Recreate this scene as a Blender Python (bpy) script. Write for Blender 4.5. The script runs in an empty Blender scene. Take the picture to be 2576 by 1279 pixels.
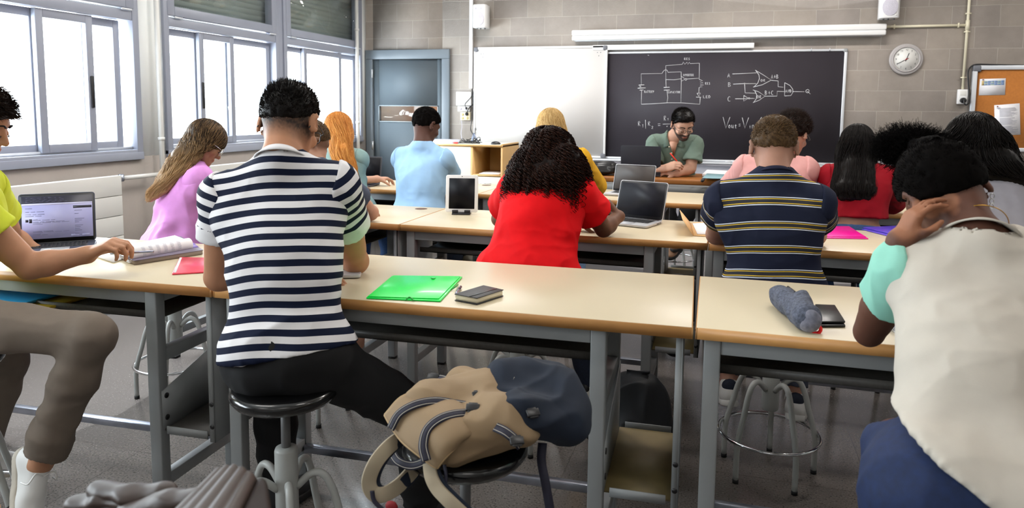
import bpy, math, random
import numpy as np
from mathutils import Vector, Matrix

# ------------------------------------------------------------------ camera, world, sun, exposure
C = bpy.context.scene.collection
scn = bpy.context.scene
FPX, CYP = 1807.04, 461.05            # focal length and principal row for a 2576 x 1279 frame
PIT, ROL, YAW = -0.102143, -0.0109827, 0.2914768
def _rot(rx, ry, rz):
    cx,sx=math.cos(rx),math.sin(rx);cy,sy=math.cos(ry),math.sin(ry);cz,sz=math.cos(rz),math.sin(rz)
    Rx=np.array([[1,0,0],[0,cx,-sx],[0,sx,cx]]);Ry=np.array([[cy,0,sy],[0,1,0],[-sy,0,cy]]);Rz=np.array([[cz,-sz,0],[sz,cz,0],[0,0,1]])
    return Rz@Rx@Ry
RC = _rot(PIT, ROL, YAW)
CAM = np.array([0,0,1.5])
cam_d = bpy.data.cameras.new('camera'); cam = bpy.data.objects.new('camera', cam_d); C.objects.link(cam)
cam_d.sensor_width = 36; cam_d.lens = FPX/2576*36; cam_d.shift_y = (CYP-639.5)/2576
cam_d.clip_start = 0.05
M = Matrix([[RC[0][0],RC[0][2],-RC[0][1],0],[RC[1][0],RC[1][2],-RC[1][1],0],[RC[2][0],RC[2][2],-RC[2][1],1.5],[0,0,0,1]])
cam.matrix_world = M
cam_d.dof.use_dof = True; cam_d.dof.focus_distance = 3.0; cam_d.dof.aperture_fstop = 5.0
scn.camera = cam
w = bpy.data.worlds.new('world'); scn.world = w; w.use_nodes = True
bg = w.node_tree.nodes['Background']; bg.inputs[0].default_value = (0.88,0.94,1,1); bg.inputs[1].default_value = 20.0
vs = scn.view_settings; vs.view_transform = 'Standard'; vs.look = 'None'; vs.exposure = 0.30; vs.gamma = 1
vs.use_curve_mapping = False
scn.cycles.max_bounces = 8; scn.cycles.diffuse_bounces = 5; scn.cycles.glossy_bounces = 3
scn.cycles.transmission_bounces = 4; scn.cycles.transparent_max_bounces = 10
scn.cycles.caustics_reflective = False; scn.cycles.caustics_refractive = False
scn.cycles.sample_clamp_indirect = 6
def area_light(name, loc, size, power, col, rot=(0,0,0), portal=False, parent=None):
    d = bpy.data.lights.new(name,'AREA'); d.shape='RECTANGLE'; d.size, d.size_y = size; d.energy = power; d.color = col
    o = bpy.data.objects.new(name,d); C.objects.link(o); o.location = loc; o.rotation_euler = rot
    if portal: d.cycles.is_portal = True
    if parent: o.parent = parent
    return o

# ------------------------------------------------------------------ helpers
PI = math.pi
def V(*a): return np.array(a if len(a)>1 else a[0], float)
def ray(x, y): return RC@np.array([(x-1288)/FPX, 1, -(y-CYP)/FPX])
def at(x, y, Y):                       # the point at depth Y seen at pixel (x, y)
    d = ray(x,y); return CAM + d*(Y/d[1])
def atz(x, y, z):                      # the point at height z seen at pixel (x, y)
    d = ray(x,y); return CAM + d*((z-1.5)/d[2])
def atx(x, y, X):
    d = ray(x,y); return CAM + d*(X/d[0])
def lin(h):
    h = h.lstrip('#'); v = [int(h[i:i+2],16)/255 for i in (0,2,4)]
    return tuple([c/12.92 if c <= .04045 else ((c+.055)/1.055)**2.4 for c in v]) + (1,)
def tag(o, label=None, cat=None, group=None, kind=None):
    if label: o['label'] = label
    if cat: o['category'] = cat
    if group: o['group'] = group
    if kind: o['kind'] = kind
    return o
def empty(name, loc=(0,0,0), rz=0, label=None, cat=None, group=None):
    o = bpy.data.objects.new(name, None); C.objects.link(o); o.location = loc; o.rotation_euler = (0,0,rz)
    o.empty_display_size = .05
    return tag(o, label, cat, group)
def kids(o): return [c for c in bpy.data.objects if c.parent == o]
def copy_tree(o, parent=None):
    c = o.copy(); C.objects.link(c); c.parent = parent
    for ch in kids(o): copy_tree(ch, c)
    return c
def npmesh(name, Vt, Q, mat, parent=None, smooth=True, col=None, uv=None, loc=None):
    """mesh object from numpy arrays of vertices and equal-sized faces (or a list of faces)"""
    me = bpy.data.meshes.new(name)
    Vt = np.asarray(Vt, np.float32)
    if isinstance(Q, np.ndarray):
        n = len(Q); k = Q.shape[1]; flat = Q.astype(np.int32).ravel(); starts = np.arange(n, dtype=np.int32)*k
    else:
        flat = np.array([i for f in Q for i in f], np.int32); ln = np.array([len(f) for f in Q], np.int32)
        n = len(ln); starts = np.concatenate([[0], np.cumsum(ln)[:-1]]).astype(np.int32)
    me.vertices.add(len(Vt)); me.vertices.foreach_set('co', Vt.ravel())
    me.loops.add(len(flat)); me.loops.foreach_set('vertex_index', flat)
    me.polygons.add(n); me.polygons.foreach_set('loop_start', starts)
    me.update(calc_edges=True); me.validate()
    if smooth: me.polygons.foreach_set('use_smooth', np.ones(len(me.polygons), bool))
    if col is not None:
        a = me.color_attributes.new('Col','FLOAT_COLOR','POINT')
        cc = np.ones((len(Vt),4), np.float32); cc[:,:3] = col; a.data.foreach_set('color', cc.ravel())
    if uv is not None:                 # a float per face corner
        a = me.attributes.new('band','FLOAT','CORNER'); a.data.foreach_set('value', np.asarray(uv,np.float32).ravel())
    if mat: me.materials.append(mat)
    o = bpy.data.objects.new(name, me); C.objects.link(o)
    if parent: o.parent = parent
    if loc is not None: o.location = loc
    return o
class MB:
    """collects simple solids and links them as one mesh"""
    def __init__(s): s.v=[]; s.f=[]
    def add(s, v, f):
        b=len(s.v); s.v += [tuple(map(float,p)) for p in v]; s.f += [tuple(i+b for i in q) for q in f]; return s
    def box(s, x0,x1,y0,y1,z0,z1, m=None):
        v=[(x,y,z) for x in (x0,x1) for y in (y0,y1) for z in (z0,z1)]
        if m is not None: v=[tuple(m@Vector(p)) for p in v]
        return s.add(v,[(0,1,3,2),(4,6,7,5),(0,4,5,1),(2,3,7,6),(0,2,6,4),(1,5,7,3)])
    def hexa(s, b, t):                 # bottom quad, top quad
        return s.add(list(b)+list(t),[(3,2,1,0),(4,5,6,7)]+[(i,(i+1)%4,4+(i+1)%4,4+i) for i in range(4)])
    def bar(s, a, b, w, h, up=(0,0,1)):
        a,b=V(a),V(b); d=b-a; d/=np.linalg.norm(d); sd=np.cross(d,V(up)); n=np.linalg.norm(sd)
        sd = sd/n if n>1e-6 else V(1,0,0); u=np.cross(sd,d)
        q=[(-1,-1),(1,-1),(1,1),(-1,1)]
        return s.hexa([a+sd*i*w/2+u*j*h/2 for i,j in q],[b+sd*i*w/2+u*j*h/2 for i,j in q])
    def prism(s, poly, h0, h1, m=None):
        n=len(poly); v=[(p[0],p[1],h0) for p in poly]+[(p[0],p[1],h1) for p in poly]
        if m is not None: v=[tuple(m@Vector(p)) for p in v]
        return s.add(v,[tuple(range(n))[::-1],tuple(range(n,2*n))]+[(i,(i+1)%n,n+(i+1)%n,n+i) for i in range(n)])
    def tube(s, pts, r, n=10, closed=False, cap=True):
        P=[V(p) for p in pts]; m=len(P); rs = r if hasattr(r,'__len__') else [r]*m
        T=[]
        for i in range(m):
            a=P[(i-1)%m] if (closed or i>0) else P[i]; b=P[(i+1)%m] if (closed or i<m-1) else P[i]
            t=b-a; T.append(t/(np.linalg.norm(t)+1e-12))
        u=np.cross(T[0],V(0,0,1)); 
        if np.linalg.norm(u)<1e-3: u=np.cross(T[0],V(1,0,0))
        u/=np.linalg.norm(u); vv=[]
        for i in range(m):
            u=u-T[i]*(u@T[i]); u/=np.linalg.norm(u)+1e-12; w_=np.cross(T[i],u)
            for k in range(n):
                a=2*PI*k/n; vv.append(P[i]+(u*math.cos(a)+w_*math.sin(a))*rs[i])
        f=[]
        for i in range(m if closed else m-1):
            j=(i+1)%m
            for k in range(n): f.append((i*n+k,i*n+(k+1)%n,j*n+(k+1)%n,j*n+k))
        if cap and not closed: f += [tuple(range(n))[::-1], tuple((m-1)*n+k for k in range(n))]
        return s.add(vv,f)
    def lathe(s, prof, c=(0,0,0), n=32):
        v=[];m=len(prof)
        for r,z in prof:
            for k in range(n):
                a=2*PI*k/n; v.append((c[0]+r*math.cos(a),c[1]+r*math.sin(a),c[2]+z))
        f=[(i*n+k,i*n+(k+1)%n,(i+1)*n+(k+1)%n,(i+1)*n+k) for i in range(m-1) for k in range(n)]
        f += [tuple(range(n))[::-1], tuple((m-1)*n+k for k in range(n))]
        return s.add(v,f)
    def ribbon(s, pts, w, t, nrm=None, n_up=(0,0,1)):
        """strap: flat band w wide, t thick following pts; nrm list of normals"""
        P=[V(p) for p in pts]; m=len(P); vv=[]
        for i in range(m):
            a=P[max(0,i-1)]; b=P[min(m-1,i+1)]; d=(b-a)/(np.linalg.norm(b-a)+1e-12)
            nn=V(nrm[i]) if nrm is not None else V(n_up); sd=np.cross(d,nn); sd/=np.linalg.norm(sd)+1e-12; nn=np.cross(sd,d)
            vv += [P[i]-sd*w/2-nn*t/2, P[i]+sd*w/2-nn*t/2, P[i]+sd*w/2+nn*t/2, P[i]-sd*w/2+nn*t/2]
        f=[(0,1,2,3)[::-1],tuple((m-1)*4+k for k in range(4))]
        for i in range(m-1):
            for k in range(4): f.append((i*4+k,i*4+(k+1)%4,(i+1)*4+(k+1)%4,(i+1)*4+k))
        return s.add(vv,f)
    def build(s, name, mat, parent=None, bev=0, smooth=False, seg=2):
        o = npmesh(name, np.array(s.v), s.f, mat, parent, smooth=smooth)
        if bev:
            b = o.modifiers.new('bevel','BEVEL'); b.width=bev; b.segments=seg; b.limit_method='ANGLE'; b.angle_limit=math.radians(40)
            b.harden_normals=False
        return o
def box(name, x0,x1,y0,y1,z0,z1, mat, parent=None, bev=0):
    return MB().box(x0,x1,y0,y1,z0,z1).build(name, mat, parent, bev)
def spline(pts, n=8):
    """Catmull-Rom through the points"""
    P=[V(p) for p in pts]; P=[2*P[0]-P[1]]+P+[2*P[-1]-P[-2]]; out=[]
    for i in range(1,len(P)-2):
        a,b,c,d=P[i-1:i+3]
        for k in range(n):
            t=k/n; out.append(.5*((2*b)+(c-a)*t+(2*a-5*b+4*c-d)*t*t+(3*b-a-3*c+d)*t**3))
    out.append(P[-2]); return out

# ------------------------------------------------------------------ materials
def mat(name, col, rough=.6, metal=0, spec=.5, noise=None, bump=None, emit=None, attr=False, coat=0, sheen=0, alpha=1, trans=0):
    """noise=(scale, amount) mottles the colour, bump=(scale, strength, distance)"""
    m = bpy.data.materials.new(name); m.use_nodes = True; nt = m.node_tree; b = nt.nodes['Principled BSDF']
    c = lin(col) if isinstance(col,str) else col
    b.inputs['Base Color'].default_value = c; b.inputs['Roughness'].default_value = rough; b.inputs['Metallic'].default_value = metal
    b.inputs['Specular IOR Level'].default_value = spec
    if coat: b.inputs['Coat Weight'].default_value = coat; b.inputs['Coat Roughness'].default_value=.1
    if sheen: b.inputs['Sheen Weight'].default_value = sheen
    if trans: b.inputs['Transmission Weight'].default_value = trans
    tc = nt.nodes.new('ShaderNodeTexCoord'); src = None
    if attr:
        a = nt.nodes.new('ShaderNodeAttribute'); a.attribute_name='Col'; src = a.outputs['Color']
    n = nt.nodes.new('ShaderNodeTexNoise'); n.inputs['Scale'].default_value = (noise or (3,0))[0]; n.inputs['Detail'].default_value = 5
    nt.links.new(tc.outputs['Object'], n.inputs['Vector'])
    amt = noise[1] if noise else .04
    mr = nt.nodes.new('ShaderNodeMapRange'); mr.inputs[1].default_value=.25; mr.inputs[2].default_value=.75
    mr.inputs[3].default_value = 1-amt; mr.inputs[4].default_value = 1+amt; nt.links.new(n.outputs['Fac'], mr.inputs[0])
    vm = nt.nodes.new('ShaderNodeVectorMath'); vm.operation='SCALE'
    if src: nt.links.new(src, vm.inputs[0])
    else: vm.inputs[0].default_value = c[:3]
    nt.links.new(mr.outputs[0], vm.inputs['Scale']); nt.links.new(vm.outputs[0], b.inputs['Base Color'])
    if bump:
        n2 = nt.nodes.new('ShaderNodeTexNoise'); n2.inputs['Scale'].default_value = bump[0]; n2.inputs['Detail'].default_value=4
        nt.links.new(tc.outputs['Object'], n2.inputs['Vector'])
        bp = nt.nodes.new('ShaderNodeBump'); bp.inputs['Strength'].default_value=bump[1]; bp.inputs['Distance'].default_value=bump[2]
        nt.links.new(n2.outputs['Fac'], bp.inputs['Height']); nt.links.new(bp.outputs[0], b.inputs['Normal'])
    if emit: b.inputs['Emission Color'].default_value = lin(emit[0]); b.inputs['Emission Strength'].default_value = emit[1]
    return m
def nodes_of(m): return m.node_tree, m.node_tree.nodes['Principled BSDF']
MT = {}
def mk(k, *a, **kw): MT[k] = mat(k, *a, **kw); return MT[k]
mk('steel_paint', '#8f9293', .45, noise=(6,.05), bump=(300,.08,.001))
mk('steel_dark', '#5e5e5e', .5)
mk('tray_metal', '#4a4743', .5, noise=(90,.15))
mk('aluminium', '#9398a6', .4, metal=0, noise=(4,.03))
mk('alu_bright', '#d4d7dc', .3, metal=.3)
mk('chrome', '#d8dadd', .12, metal=1)
mk('chrome_rub', '#a9aebb', .28, metal=1, noise=(14,.2))
mk('white_plastic', '#e6e6e6', .35)
mk('cream_plastic', '#e4dcc2', .4)
mk('black_plastic', '#141417', .35)
mk('rubber', '#0d0d0e', .7)
mk('white_paint', '#dddcd8', .4)
mk('radiator_paint', '#d6d5d0', .4)
mk('laminate', '#d0c2a5', .33, noise=(2.5,.03))
mk('beech', '#c48e52', .45, noise=(9,.10))
mk('beech_cab', '#cfa66a', .45, noise=(9,.08))
mk('cherry', '#915a27', .4, noise=(7,.14))
mk('shelf_board', '#776844', .6, noise=(7,.25))
mk('paper', '#efeef2', .7)
mk('cork', '#a9682a', .9, noise=(60,.10), bump=(120,.3,.002))
mk('black_leather', '#101012', .3, bump=(60,.1,.002))
mk('seat_black', '#0c0c0d', .22, coat=.4)
mk('denim', '#1f3d66', .85, noise=(120,.25), bump=(400,.2,.001))
mk('denim_light', '#7f9fc4', .85, noise=(120,.2))
mk('denim_dark', '#1a2438', .85, noise=(120,.25))
mk('denim_deep', '#0c2148', .8, noise=(60,.25), bump=(400,.2,.001))
mk('black_cloth', '#07070a', .9, noise=(40,.1))
mk('shoe_white', '#dcdbd8', .55)
mk('shoe_black', '#16161a', .5)
mk('chalk', '#d9d9dc', .9)
mk('ink', '#26262c', .7)
mk('grey_ink', '#a6a6b2', .8)
# glass: mostly see-through with a weak mirror
g = bpy.data.materials.new('glass'); g.use_nodes = True; nt = g.node_tree; nt.nodes.clear()
o_ = nt.nodes.new('ShaderNodeOutputMaterial'); mx = nt.nodes.new('ShaderNodeMixShader'); tr = nt.nodes.new('ShaderNodeBsdfTransparent'); gl = nt.nodes.new('ShaderNodeBsdfGlossy')
gl.inputs['Roughness'].default_value = .02; mx.inputs[0].default_value = .06; tr.inputs[0].default_value=(.96,.98,.98,1)
nt.links.new(tr.outputs[0], mx.inputs[1]); nt.links.new(gl.outputs[0], mx.inputs[2]); nt.links.new(mx.outputs[0], o_.inputs[0]); MT['glass'] = g
# ------------------------------------------------------------------ room
WY, LX, RX, BY, CZ = 7.882, -4.22, 4.6, -2.6, 3.3
def floor_mat():
    m = mat('terrazzo', '#857f7b', .23, noise=(3,.05)); nt, b = nodes_of(m)
    tc = nt.nodes.new('ShaderNodeTexCoord')
    v = nt.nodes.new('ShaderNodeTexNoise'); v.inputs['Scale'].default_value=130; v.inputs['Detail'].default_value=3
    nt.links.new(tc.outputs['Object'], v.inputs['Vector'])
    cr = nt.nodes.new('ShaderNodeValToRGB'); e=cr.color_ramp.elements
    e[0].position=.33; e[0].color=lin('#393634'); e[1].position=.42; e[1].color=lin('#69635f')
    e2=cr.color_ramp.elements.new(.62); e2.color=lin('#716a65'); e3=cr.color_ramp.elements.new(.72); e3.color=lin('#8b8581')
    nt.links.new(v.outputs['Fac'], cr.inputs[0])
    br = nt.nodes.new('ShaderNodeTexBrick'); br.offset=0; br.inputs['Scale'].default_value=1
    br.inputs['Brick Width'].default_value=.6; br.inputs['Row Height'].default_value=.6; br.inputs['Mortar Size'].default_value=.0022
    br.inputs['Color1'].default_value=(1,1,1,1); br.inputs['Color2'].default_value=(.96,.96,.96,1); br.inputs['Mortar'].default_value=(.62,.6,.6,1)
    nt.links.new(tc.outputs['Object'], br.inputs['Vector'])
    mx = nt.nodes.new('ShaderNodeMixRGB'); mx.blend_type='MULTIPLY'; mx.inputs[0].default_value=1
    nt.links.new(cr.outputs[0], mx.inputs[1]); nt.links.new(br.outputs[0], mx.inputs[2]); nt.links.new(mx.outputs[0], b.inputs['Base Color'])
    n3 = nt.nodes.new('ShaderNodeTexNoise'); n3.inputs['Scale'].default_value=2.2; nt.links.new(tc.outputs['Object'], n3.inputs['Vector'])
    mr = nt.nodes.new('ShaderNodeMapRange'); mr.inputs[3].default_value=.20; mr.inputs[4].default_value=.25
    nt.links.new(n3.outputs['Fac'], mr.inputs[0]); nt.links.new(mr.outputs[0], b.inputs['Roughness'])
    return m
def block_mat():
    """grey concrete block: 0.4 x 0.2 m running bond, phase matched to the wall"""
    m = mat('concrete_block', '#8c8782', .9); nt, b = nodes_of(m)
    tc = nt.nodes.new('ShaderNodeTexCoord'); sp = nt.nodes.new('ShaderNodeSeparateXYZ'); cb = nt.nodes.new('ShaderNodeCombineXYZ')
    nt.links.new(tc.outputs['Object'], sp.inputs[0])
    ax = nt.nodes.new('ShaderNodeMath'); ax.operation='ADD'; ax.inputs[1].default_value = 4.001 + 40.0
    az = nt.nodes.new('ShaderNodeMath'); az.operation='ADD'; az.inputs[1].default_value = -(1.5+1.0313) + 8.0
    nt.links.new(sp.outputs['X'], ax.inputs[0]); nt.links.new(sp.outputs['Z'], az.inputs[0])
    # wobble the joints a little
    nz = nt.nodes.new('ShaderNodeTexNoise'); nz.inputs['Scale'].default_value=3; nt.links.new(tc.outputs['Object'], nz.inputs['Vector'])
    wv = nt.nodes.new('ShaderNodeVectorMath'); wv.operation='MULTIPLY_ADD'; wv.inputs[1].default_value=(.012,.012,0); 
    nt.links.new(ax.outputs[0], cb.inputs['X']); nt.links.new(az.outputs[0], cb.inputs['Y'])
    nt.links.new(nz.outputs['Color'], wv.inputs[0]); nt.links.new(cb.outputs[0], wv.inputs[2])
    br = nt.nodes.new('ShaderNodeTexBrick'); br.offset=.5; br.inputs['Scale'].default_value=1
    br.inputs['Brick Width'].default_value=.4; br.inputs['Row Height'].default_value=.2; br.inputs['Mortar Size'].default_value=.0045; br.inputs['Mortar Smooth'].default_value=.4
    br.inputs['Bias'].default_value=0
    br.inputs['Color1'].default_value=lin('#9c938a'); br.inputs['Color2'].default_value=lin('#918983'); br.inputs['Mortar'].default_value=lin('#aaa29a')
    nt.links.new(wv.outputs[0], br.inputs['Vector'])
    n1 = nt.nodes.new('ShaderNodeTexNoise'); n1.inputs['Scale'].default_value=2.5; n1.inputs['Detail'].default_value=8; n1.inputs['Roughness'].default_value=.65
    nt.links.new(tc.outputs['Object'], n1.inputs['Vector'])
    mr = nt.nodes.new('ShaderNodeMapRange'); mr.inputs[1].default_value=.3; mr.inputs[2].default_value=.7; mr.inputs[3].default_value=.86; mr.inputs[4].default_value=1.14
    nt.links.new(n1.outputs['Fac'], mr.inputs[0])
    vm = nt.nodes.new('ShaderNodeVectorMath'); vm.operation='SCALE'; nt.links.new(br.outputs['Color'], vm.inputs[0]); nt.links.new(mr.outputs[0], vm.inputs['Scale'])
    nt.links.new(vm.outputs[0], b.inputs['Base Color'])
    bp = nt.nodes.new('ShaderNodeBump'); bp.inputs['Strength'].default_value=.5; bp.inputs['Distance'].default_value=.006; bp.invert=True
    nt.links.new(br.outputs['Fac'], bp.inputs['Height'])
    n2 = nt.nodes.new('ShaderNodeTexNoise'); n2.inputs['Scale'].default_value=90; n2.inputs['Detail'].default_value=6; nt.links.new(tc.outputs['Object'], n2.inputs['Vector'])
    b2 = nt.nodes.new('ShaderNodeBump'); b2.inputs['Strength'].default_value=.35; b2.inputs['Distance'].default_value=.004
    nt.links.new(n2.outputs['Fac'], b2.inputs['Height']); nt.links.new(bp.outputs[0], b2.inputs['Normal']); nt.links.new(b2.outputs[0], b.inputs['Normal'])
    return m
def S(o): return tag(o, kind='structure')
S(box('floor', LX-.3, RX+.2, BY-.2, WY+.3, -.1, 0, floor_mat()))
S(box('ceiling', LX-.3, RX+.2, BY-.2, WY+.3, CZ, CZ+.1, mk('ceiling_paint','#e8e6e2',.8)))
BM = block_mat()
DX0, DX1, DZ = -4.122, -3.228, 2.08      # door leaf opening in the front wall
fw = MB().box(LX-.3, DX0, WY, WY+.2, 0, CZ).box(DX1, RX+.2, WY, WY+.2, 0, CZ).box(DX0, DX1, WY, WY+.2, DZ, CZ)
S(fw.build('wall_front', BM))
S(box('wall_right', RX, RX+.2, BY-.2, WY, 0, CZ, mk('plaster_light','#d2cfca',.8)))
S(box('wall_back', LX-.3, RX, BY-.2, BY, 0, CZ, MT['plaster_light']))
# left wall: grey plaster below the windows, pale paint between and above them
W1, W2, W0 = (2.1, 4.361), (4.611, 7.751), (-1.2, 1.85)   # window spans along Y
ZB, ZT = 1.12, 2.92
plaster = mk('plaster_grey', '#a49b94', .85, noise=(5,.05), bump=(60,.15,.004))
pale = mk('plaster_pale', '#eef1f0', .7, noise=(3,.02))
S(box('wall_left', LX-.3, LX, BY, WY, 0, ZB, plaster))
up = MB()
for a,b in ((BY,W0[0]),(W0[1],W1[0]),(W1[1],W2[0]),(W2[1],WY)): up.box(LX-.3, LX, a, b, ZB, ZT)
up.box(LX-.3, LX, BY, WY, ZT, CZ)
S(up.build('trim_1', pale))
S(box('baseboard_left', LX, LX+.012, BY, WY, 0, .08, mk('skirting','#8d8a88',.5)))
S(box('baseboard_front', DX1+.1, RX, WY-.012, WY, 0, .08, MT['skirting']))
wn = [0]
SH = mk('shutter', '#8b9088', .5)
def frame(mb, y0,y1,z0,z1, w, x0, x1):
    mb.box(x0,x1,y0,y0+w,z0,z1).box(x0,x1,y1-w,y1,z0,z1).box(x0,x1,y0+w,y1-w,z0,z0+w).box(x0,x1,y0+w,y1-w,z1-w,z1)
def window(y0, y1, sashes, hr=False):
    """one window unit: outer frame, sliding sashes below, top-hung light with a roller shutter above"""
    wn[0]+=1; r = empty('window_%d'%wn[0], (LX, (y0+y1)/2, ZB)); tag(r, kind='structure')
    def loc(o): o.location = (-LX, -(y0+y1)/2, -ZB); return o
    mb = MB(); frame(mb, y0, y1, ZB, ZT, .055, LX-.09, LX+.025)
    mb.box(LX-.09, LX+.02, y0+.055, y1-.055, 2.115, 2.185)
    mb.box(LX-.09, LX+.03, y0, y1, ZB-.02, ZB+.035)
    loc(mb.build('window_frame', MT['aluminium'], r, .004))
    sl = MB(); sl.box(LX-.088, LX-.02, y0+.055,y1-.055, ZB+.055, ZB+.075); loc(sl.build('sill_track', MT['alu_bright'], r))
    for (a,b,tr) in sashes:
        x = LX-.025 if tr==0 else LX-.065
        m1 = MB(); frame(m1, a, b, ZB+.065, 2.11, .055, x-.018, x+.018)
        sf = loc(m1.build('sash', MT['aluminium'], r, .003))
        g1 = MB().box(x-.003,x+.003,a+.055,b-.055,ZB+.12,2.055).build('pane', MT['glass'], sf)
        if tr==0:
            ha = (b-.04) if hr else (a+.014)
            MB().box(x+.018,x+.03,ha,ha+.026,1.48,1.7).build('sash_handle', MT['black_plastic'], sf, .006)
    m2 = MB(); frame(m2, y0+.04, y1-.04, 2.2, ZT-.05, .075, LX-.05, LX+.03)
    tf = loc(m2.build('top_light_frame', MT['aluminium'], r, .005))
    MB().box(LX-.02,LX-.014,y0+.115,y1-.115,2.275,ZT-.12).build('pane', MT['glass'], tf)
    hg = MB()
    for yy in (y0+.1, y1-.16): hg.box(LX+.03,LX+.042,yy,yy+.09,2.183,2.197)
    hg.build('hinge', MT['alu_bright'], tf, .003)
    sh = MB(); z=2.2; slot=MB()
    while z < ZT:
        sh.box(LX-.085, LX-.072, y0+.05, y1-.02, z, z+.0462)
        q = y0+.06
        while q < y1-.04: sh.box(LX-.083, LX-.074, q, q+.012, z+.0462, z+.05); q += .021
        z += .05
    loc(sh.build('roller_shutter', SH, r))
    return r
window(*W0, [(-1.15,-.1,0),(-.2,.85,1),(.8,1.8,0)])
window(*W1, [(2.15,3.60,1),(3.555,3.985,0),(3.93,4.25,1)], True)
window(W2[0],6.1, [(4.66,5.07,1),(5.03,5.47,0),(5.40,6.04,1)])
window(6.18,W2[1], [(6.23,6.62,1),(6.57,7.32,0),(7.28,7.70,1)])
S(box('trim_2', LX-.09, LX+.01, 6.1, 6.18, ZB, ZT, MT['aluminium'], bev=.004))
for (a,b) in (W0,W1,W2):
    area_light('daylight_portal', (LX-.2,(a+b)/2,(ZB+2.2)/2+.02), (2.15-ZB, b-a), 0, (1,1,1), (0,-PI/2,0), portal=True)
# door with frame, leaf, glazed slot and hinges
DM = mk('door_paint', '#5a646b', .6,spec=.25, noise=(2,.05)); DF = mk('door_frame_paint','#6f7982',.4)
d = tag(empty('door_1', (0,0,0)), kind='structure')
f = MB().box(-4.215,DX0,WY-.03,WY+.12,0,DZ).box(DX1,DX1+.095,WY-.03,WY+.12,0,DZ).box(-4.215,DX1+.095,WY-.03,WY+.12,DZ,DZ+.11)
f.build('door_frame', DF, d, .006)
lf = MB(); y0,y1=WY+.0,WY+.04
lf.box(DX0+.005,-4.045,y0,y1,.01,DZ-.006).box(-3.29,DX1-.005,y0,y1,.01,DZ-.006).box(-4.045,-3.29,y0,y1,.01,1.345).box(-4.045,-3.29,y0,y1,1.525,DZ-.006)
lfo = lf.build('door_leaf', DM, d)
MB().box(-4.045,-3.29,WY+.018,WY+.024,1.345,1.525).build('door_pane', MT['glass'], lfo)
bd = MB(); 
for a,b,c,e in ((-4.055,-3.28,1.335,1.345),(-4.055,-3.28,1.525,1.535),(-4.055,-4.045,1.335,1.535),(-3.29,-3.28,1.335,1.535)): bd.box(a,b,WY-.006,WY,c,e)
bd.build('glazing_bead', mk('bead','#9aa4aa',.4), lfo)
hg = MB()
for z in (1.86,1.0,.25): hg.box(DX0-.012,DX0+.006,WY-.034,WY-.02,z,z+.1)
hg.build('hinge', MT['alu_bright'], d)
# corridor behind the door
brick = mk('corridor_brick', '#b98767', .85, noise=(30,.15))
S(box('wall_corridor', -4.52, -2.6, WY+2.2, WY+2.3, 0, 3, brick))
S(box('floor_corridor', -4.52, -2.6, WY+.2, WY+2.3, -.05, 0, MT['skirting']))
cp = MB()
for x in (-4.62,-4.02): cp.box(x,x+.06,WY+2.1,WY+2.2,0,3)
S(cp.build('trim_3', MT['steel_dark']))
S(box('wall_corridor_left', -4.52,-4.46,WY+.2,WY+2.3,0,3,pale)); S(box('wall_corridor_right', -2.6,-2.5,WY+.2,WY+2.3,0,3,brick)); S(box('ceiling_corridor', -4.52,-2.5,WY+.2,WY+2.3,3,3.1,MT['ceiling_paint']))
area_light('corridor_fill', (-3.9,WY+1.2,2.9), (1.2,.3), 26, (1,.95,.88))  # unseen area light added to brighten the brick behind the door pane
# heating pipes on the left wall
def pipe(name, pts, r, label, clips=()):
    mb = MB().tube(pts, r, 12)
    o = mb.build(name, MT['white_paint'], None, smooth=True); tag(o, label, 'pipe')
    for c in clips:
        MB().lathe([(r+.001,-.012),(r+.006,-.012),(r+.006,.012),(r+.001,.012)], c, 14).build('clip', MT['white_paint'], o)
    return o
pipe('heating_pipe', [(LX+.09,4.47,.1),(LX+.09,4.47,CZ)], .019, 'white vertical pipe on the pale wall between two windows', [(LX+.09,4.47,1.25),(LX+.09,4.47,2.6)])
pipe('heating_pipe', [(LX+.06,7.56,.1),(LX+.06,7.56,CZ)], .02, 'white vertical pipe in the corner beside the grey door', [(LX+.06,7.56,1.33),(LX+.06,7.56,2.4)])
# radiators
def radiator(y0,y1,label,valve=True):
    r = empty('radiator', (LX+.105, y0, .3), 0, label, 'radiator', None)
    n=5; zs=np.linspace(.30,1.01,n+1)
    mb = MB().box(0,.015,0,y1-y0,0,.71)
    for i in range(n): mb.box(.015,.035,0,y1-y0,zs[i]-.3+.002,zs[i+1]-.3-.002)
    mb.build('panel', MT['radiator_paint'], r, .003)
    MB().box(-.06,0,0.02,y1-y0-.02,.02,.69).build('convector', MT['radiator_paint'], r)
    if valve:
        v=MB().tube([(-.02,y1-y0,.68),(-.02,y1-y0+.05,.68)],.014,10); v.lathe([(.02,-.02),(.022,0),(.02,.03)],(-.02,y1-y0+.05,.68),12); v.build('valve', MT['chrome_rub'], r, smooth=True)
    for q in (.2,y1-y0-.24): MB().box(-.104,-.06,q,q+.04,.1,.6).build('bracket', MT['steel_dark'], r)
    return r
radiator(2.3,4.03,'white ribbed panel radiator on the left wall behind the open laptop')
radiator(4.95,6.9,'white panel radiator under the window behind the girl in pink',False)
tag(MB().tube([(LX+.08,4.1,.98),(LX+.08,4.47,.98)],.016,10).build('radiator_pipe',MT['white_paint'],smooth=True),'short white horizontal pipe leaving the radiator valve','pipe')

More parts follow.
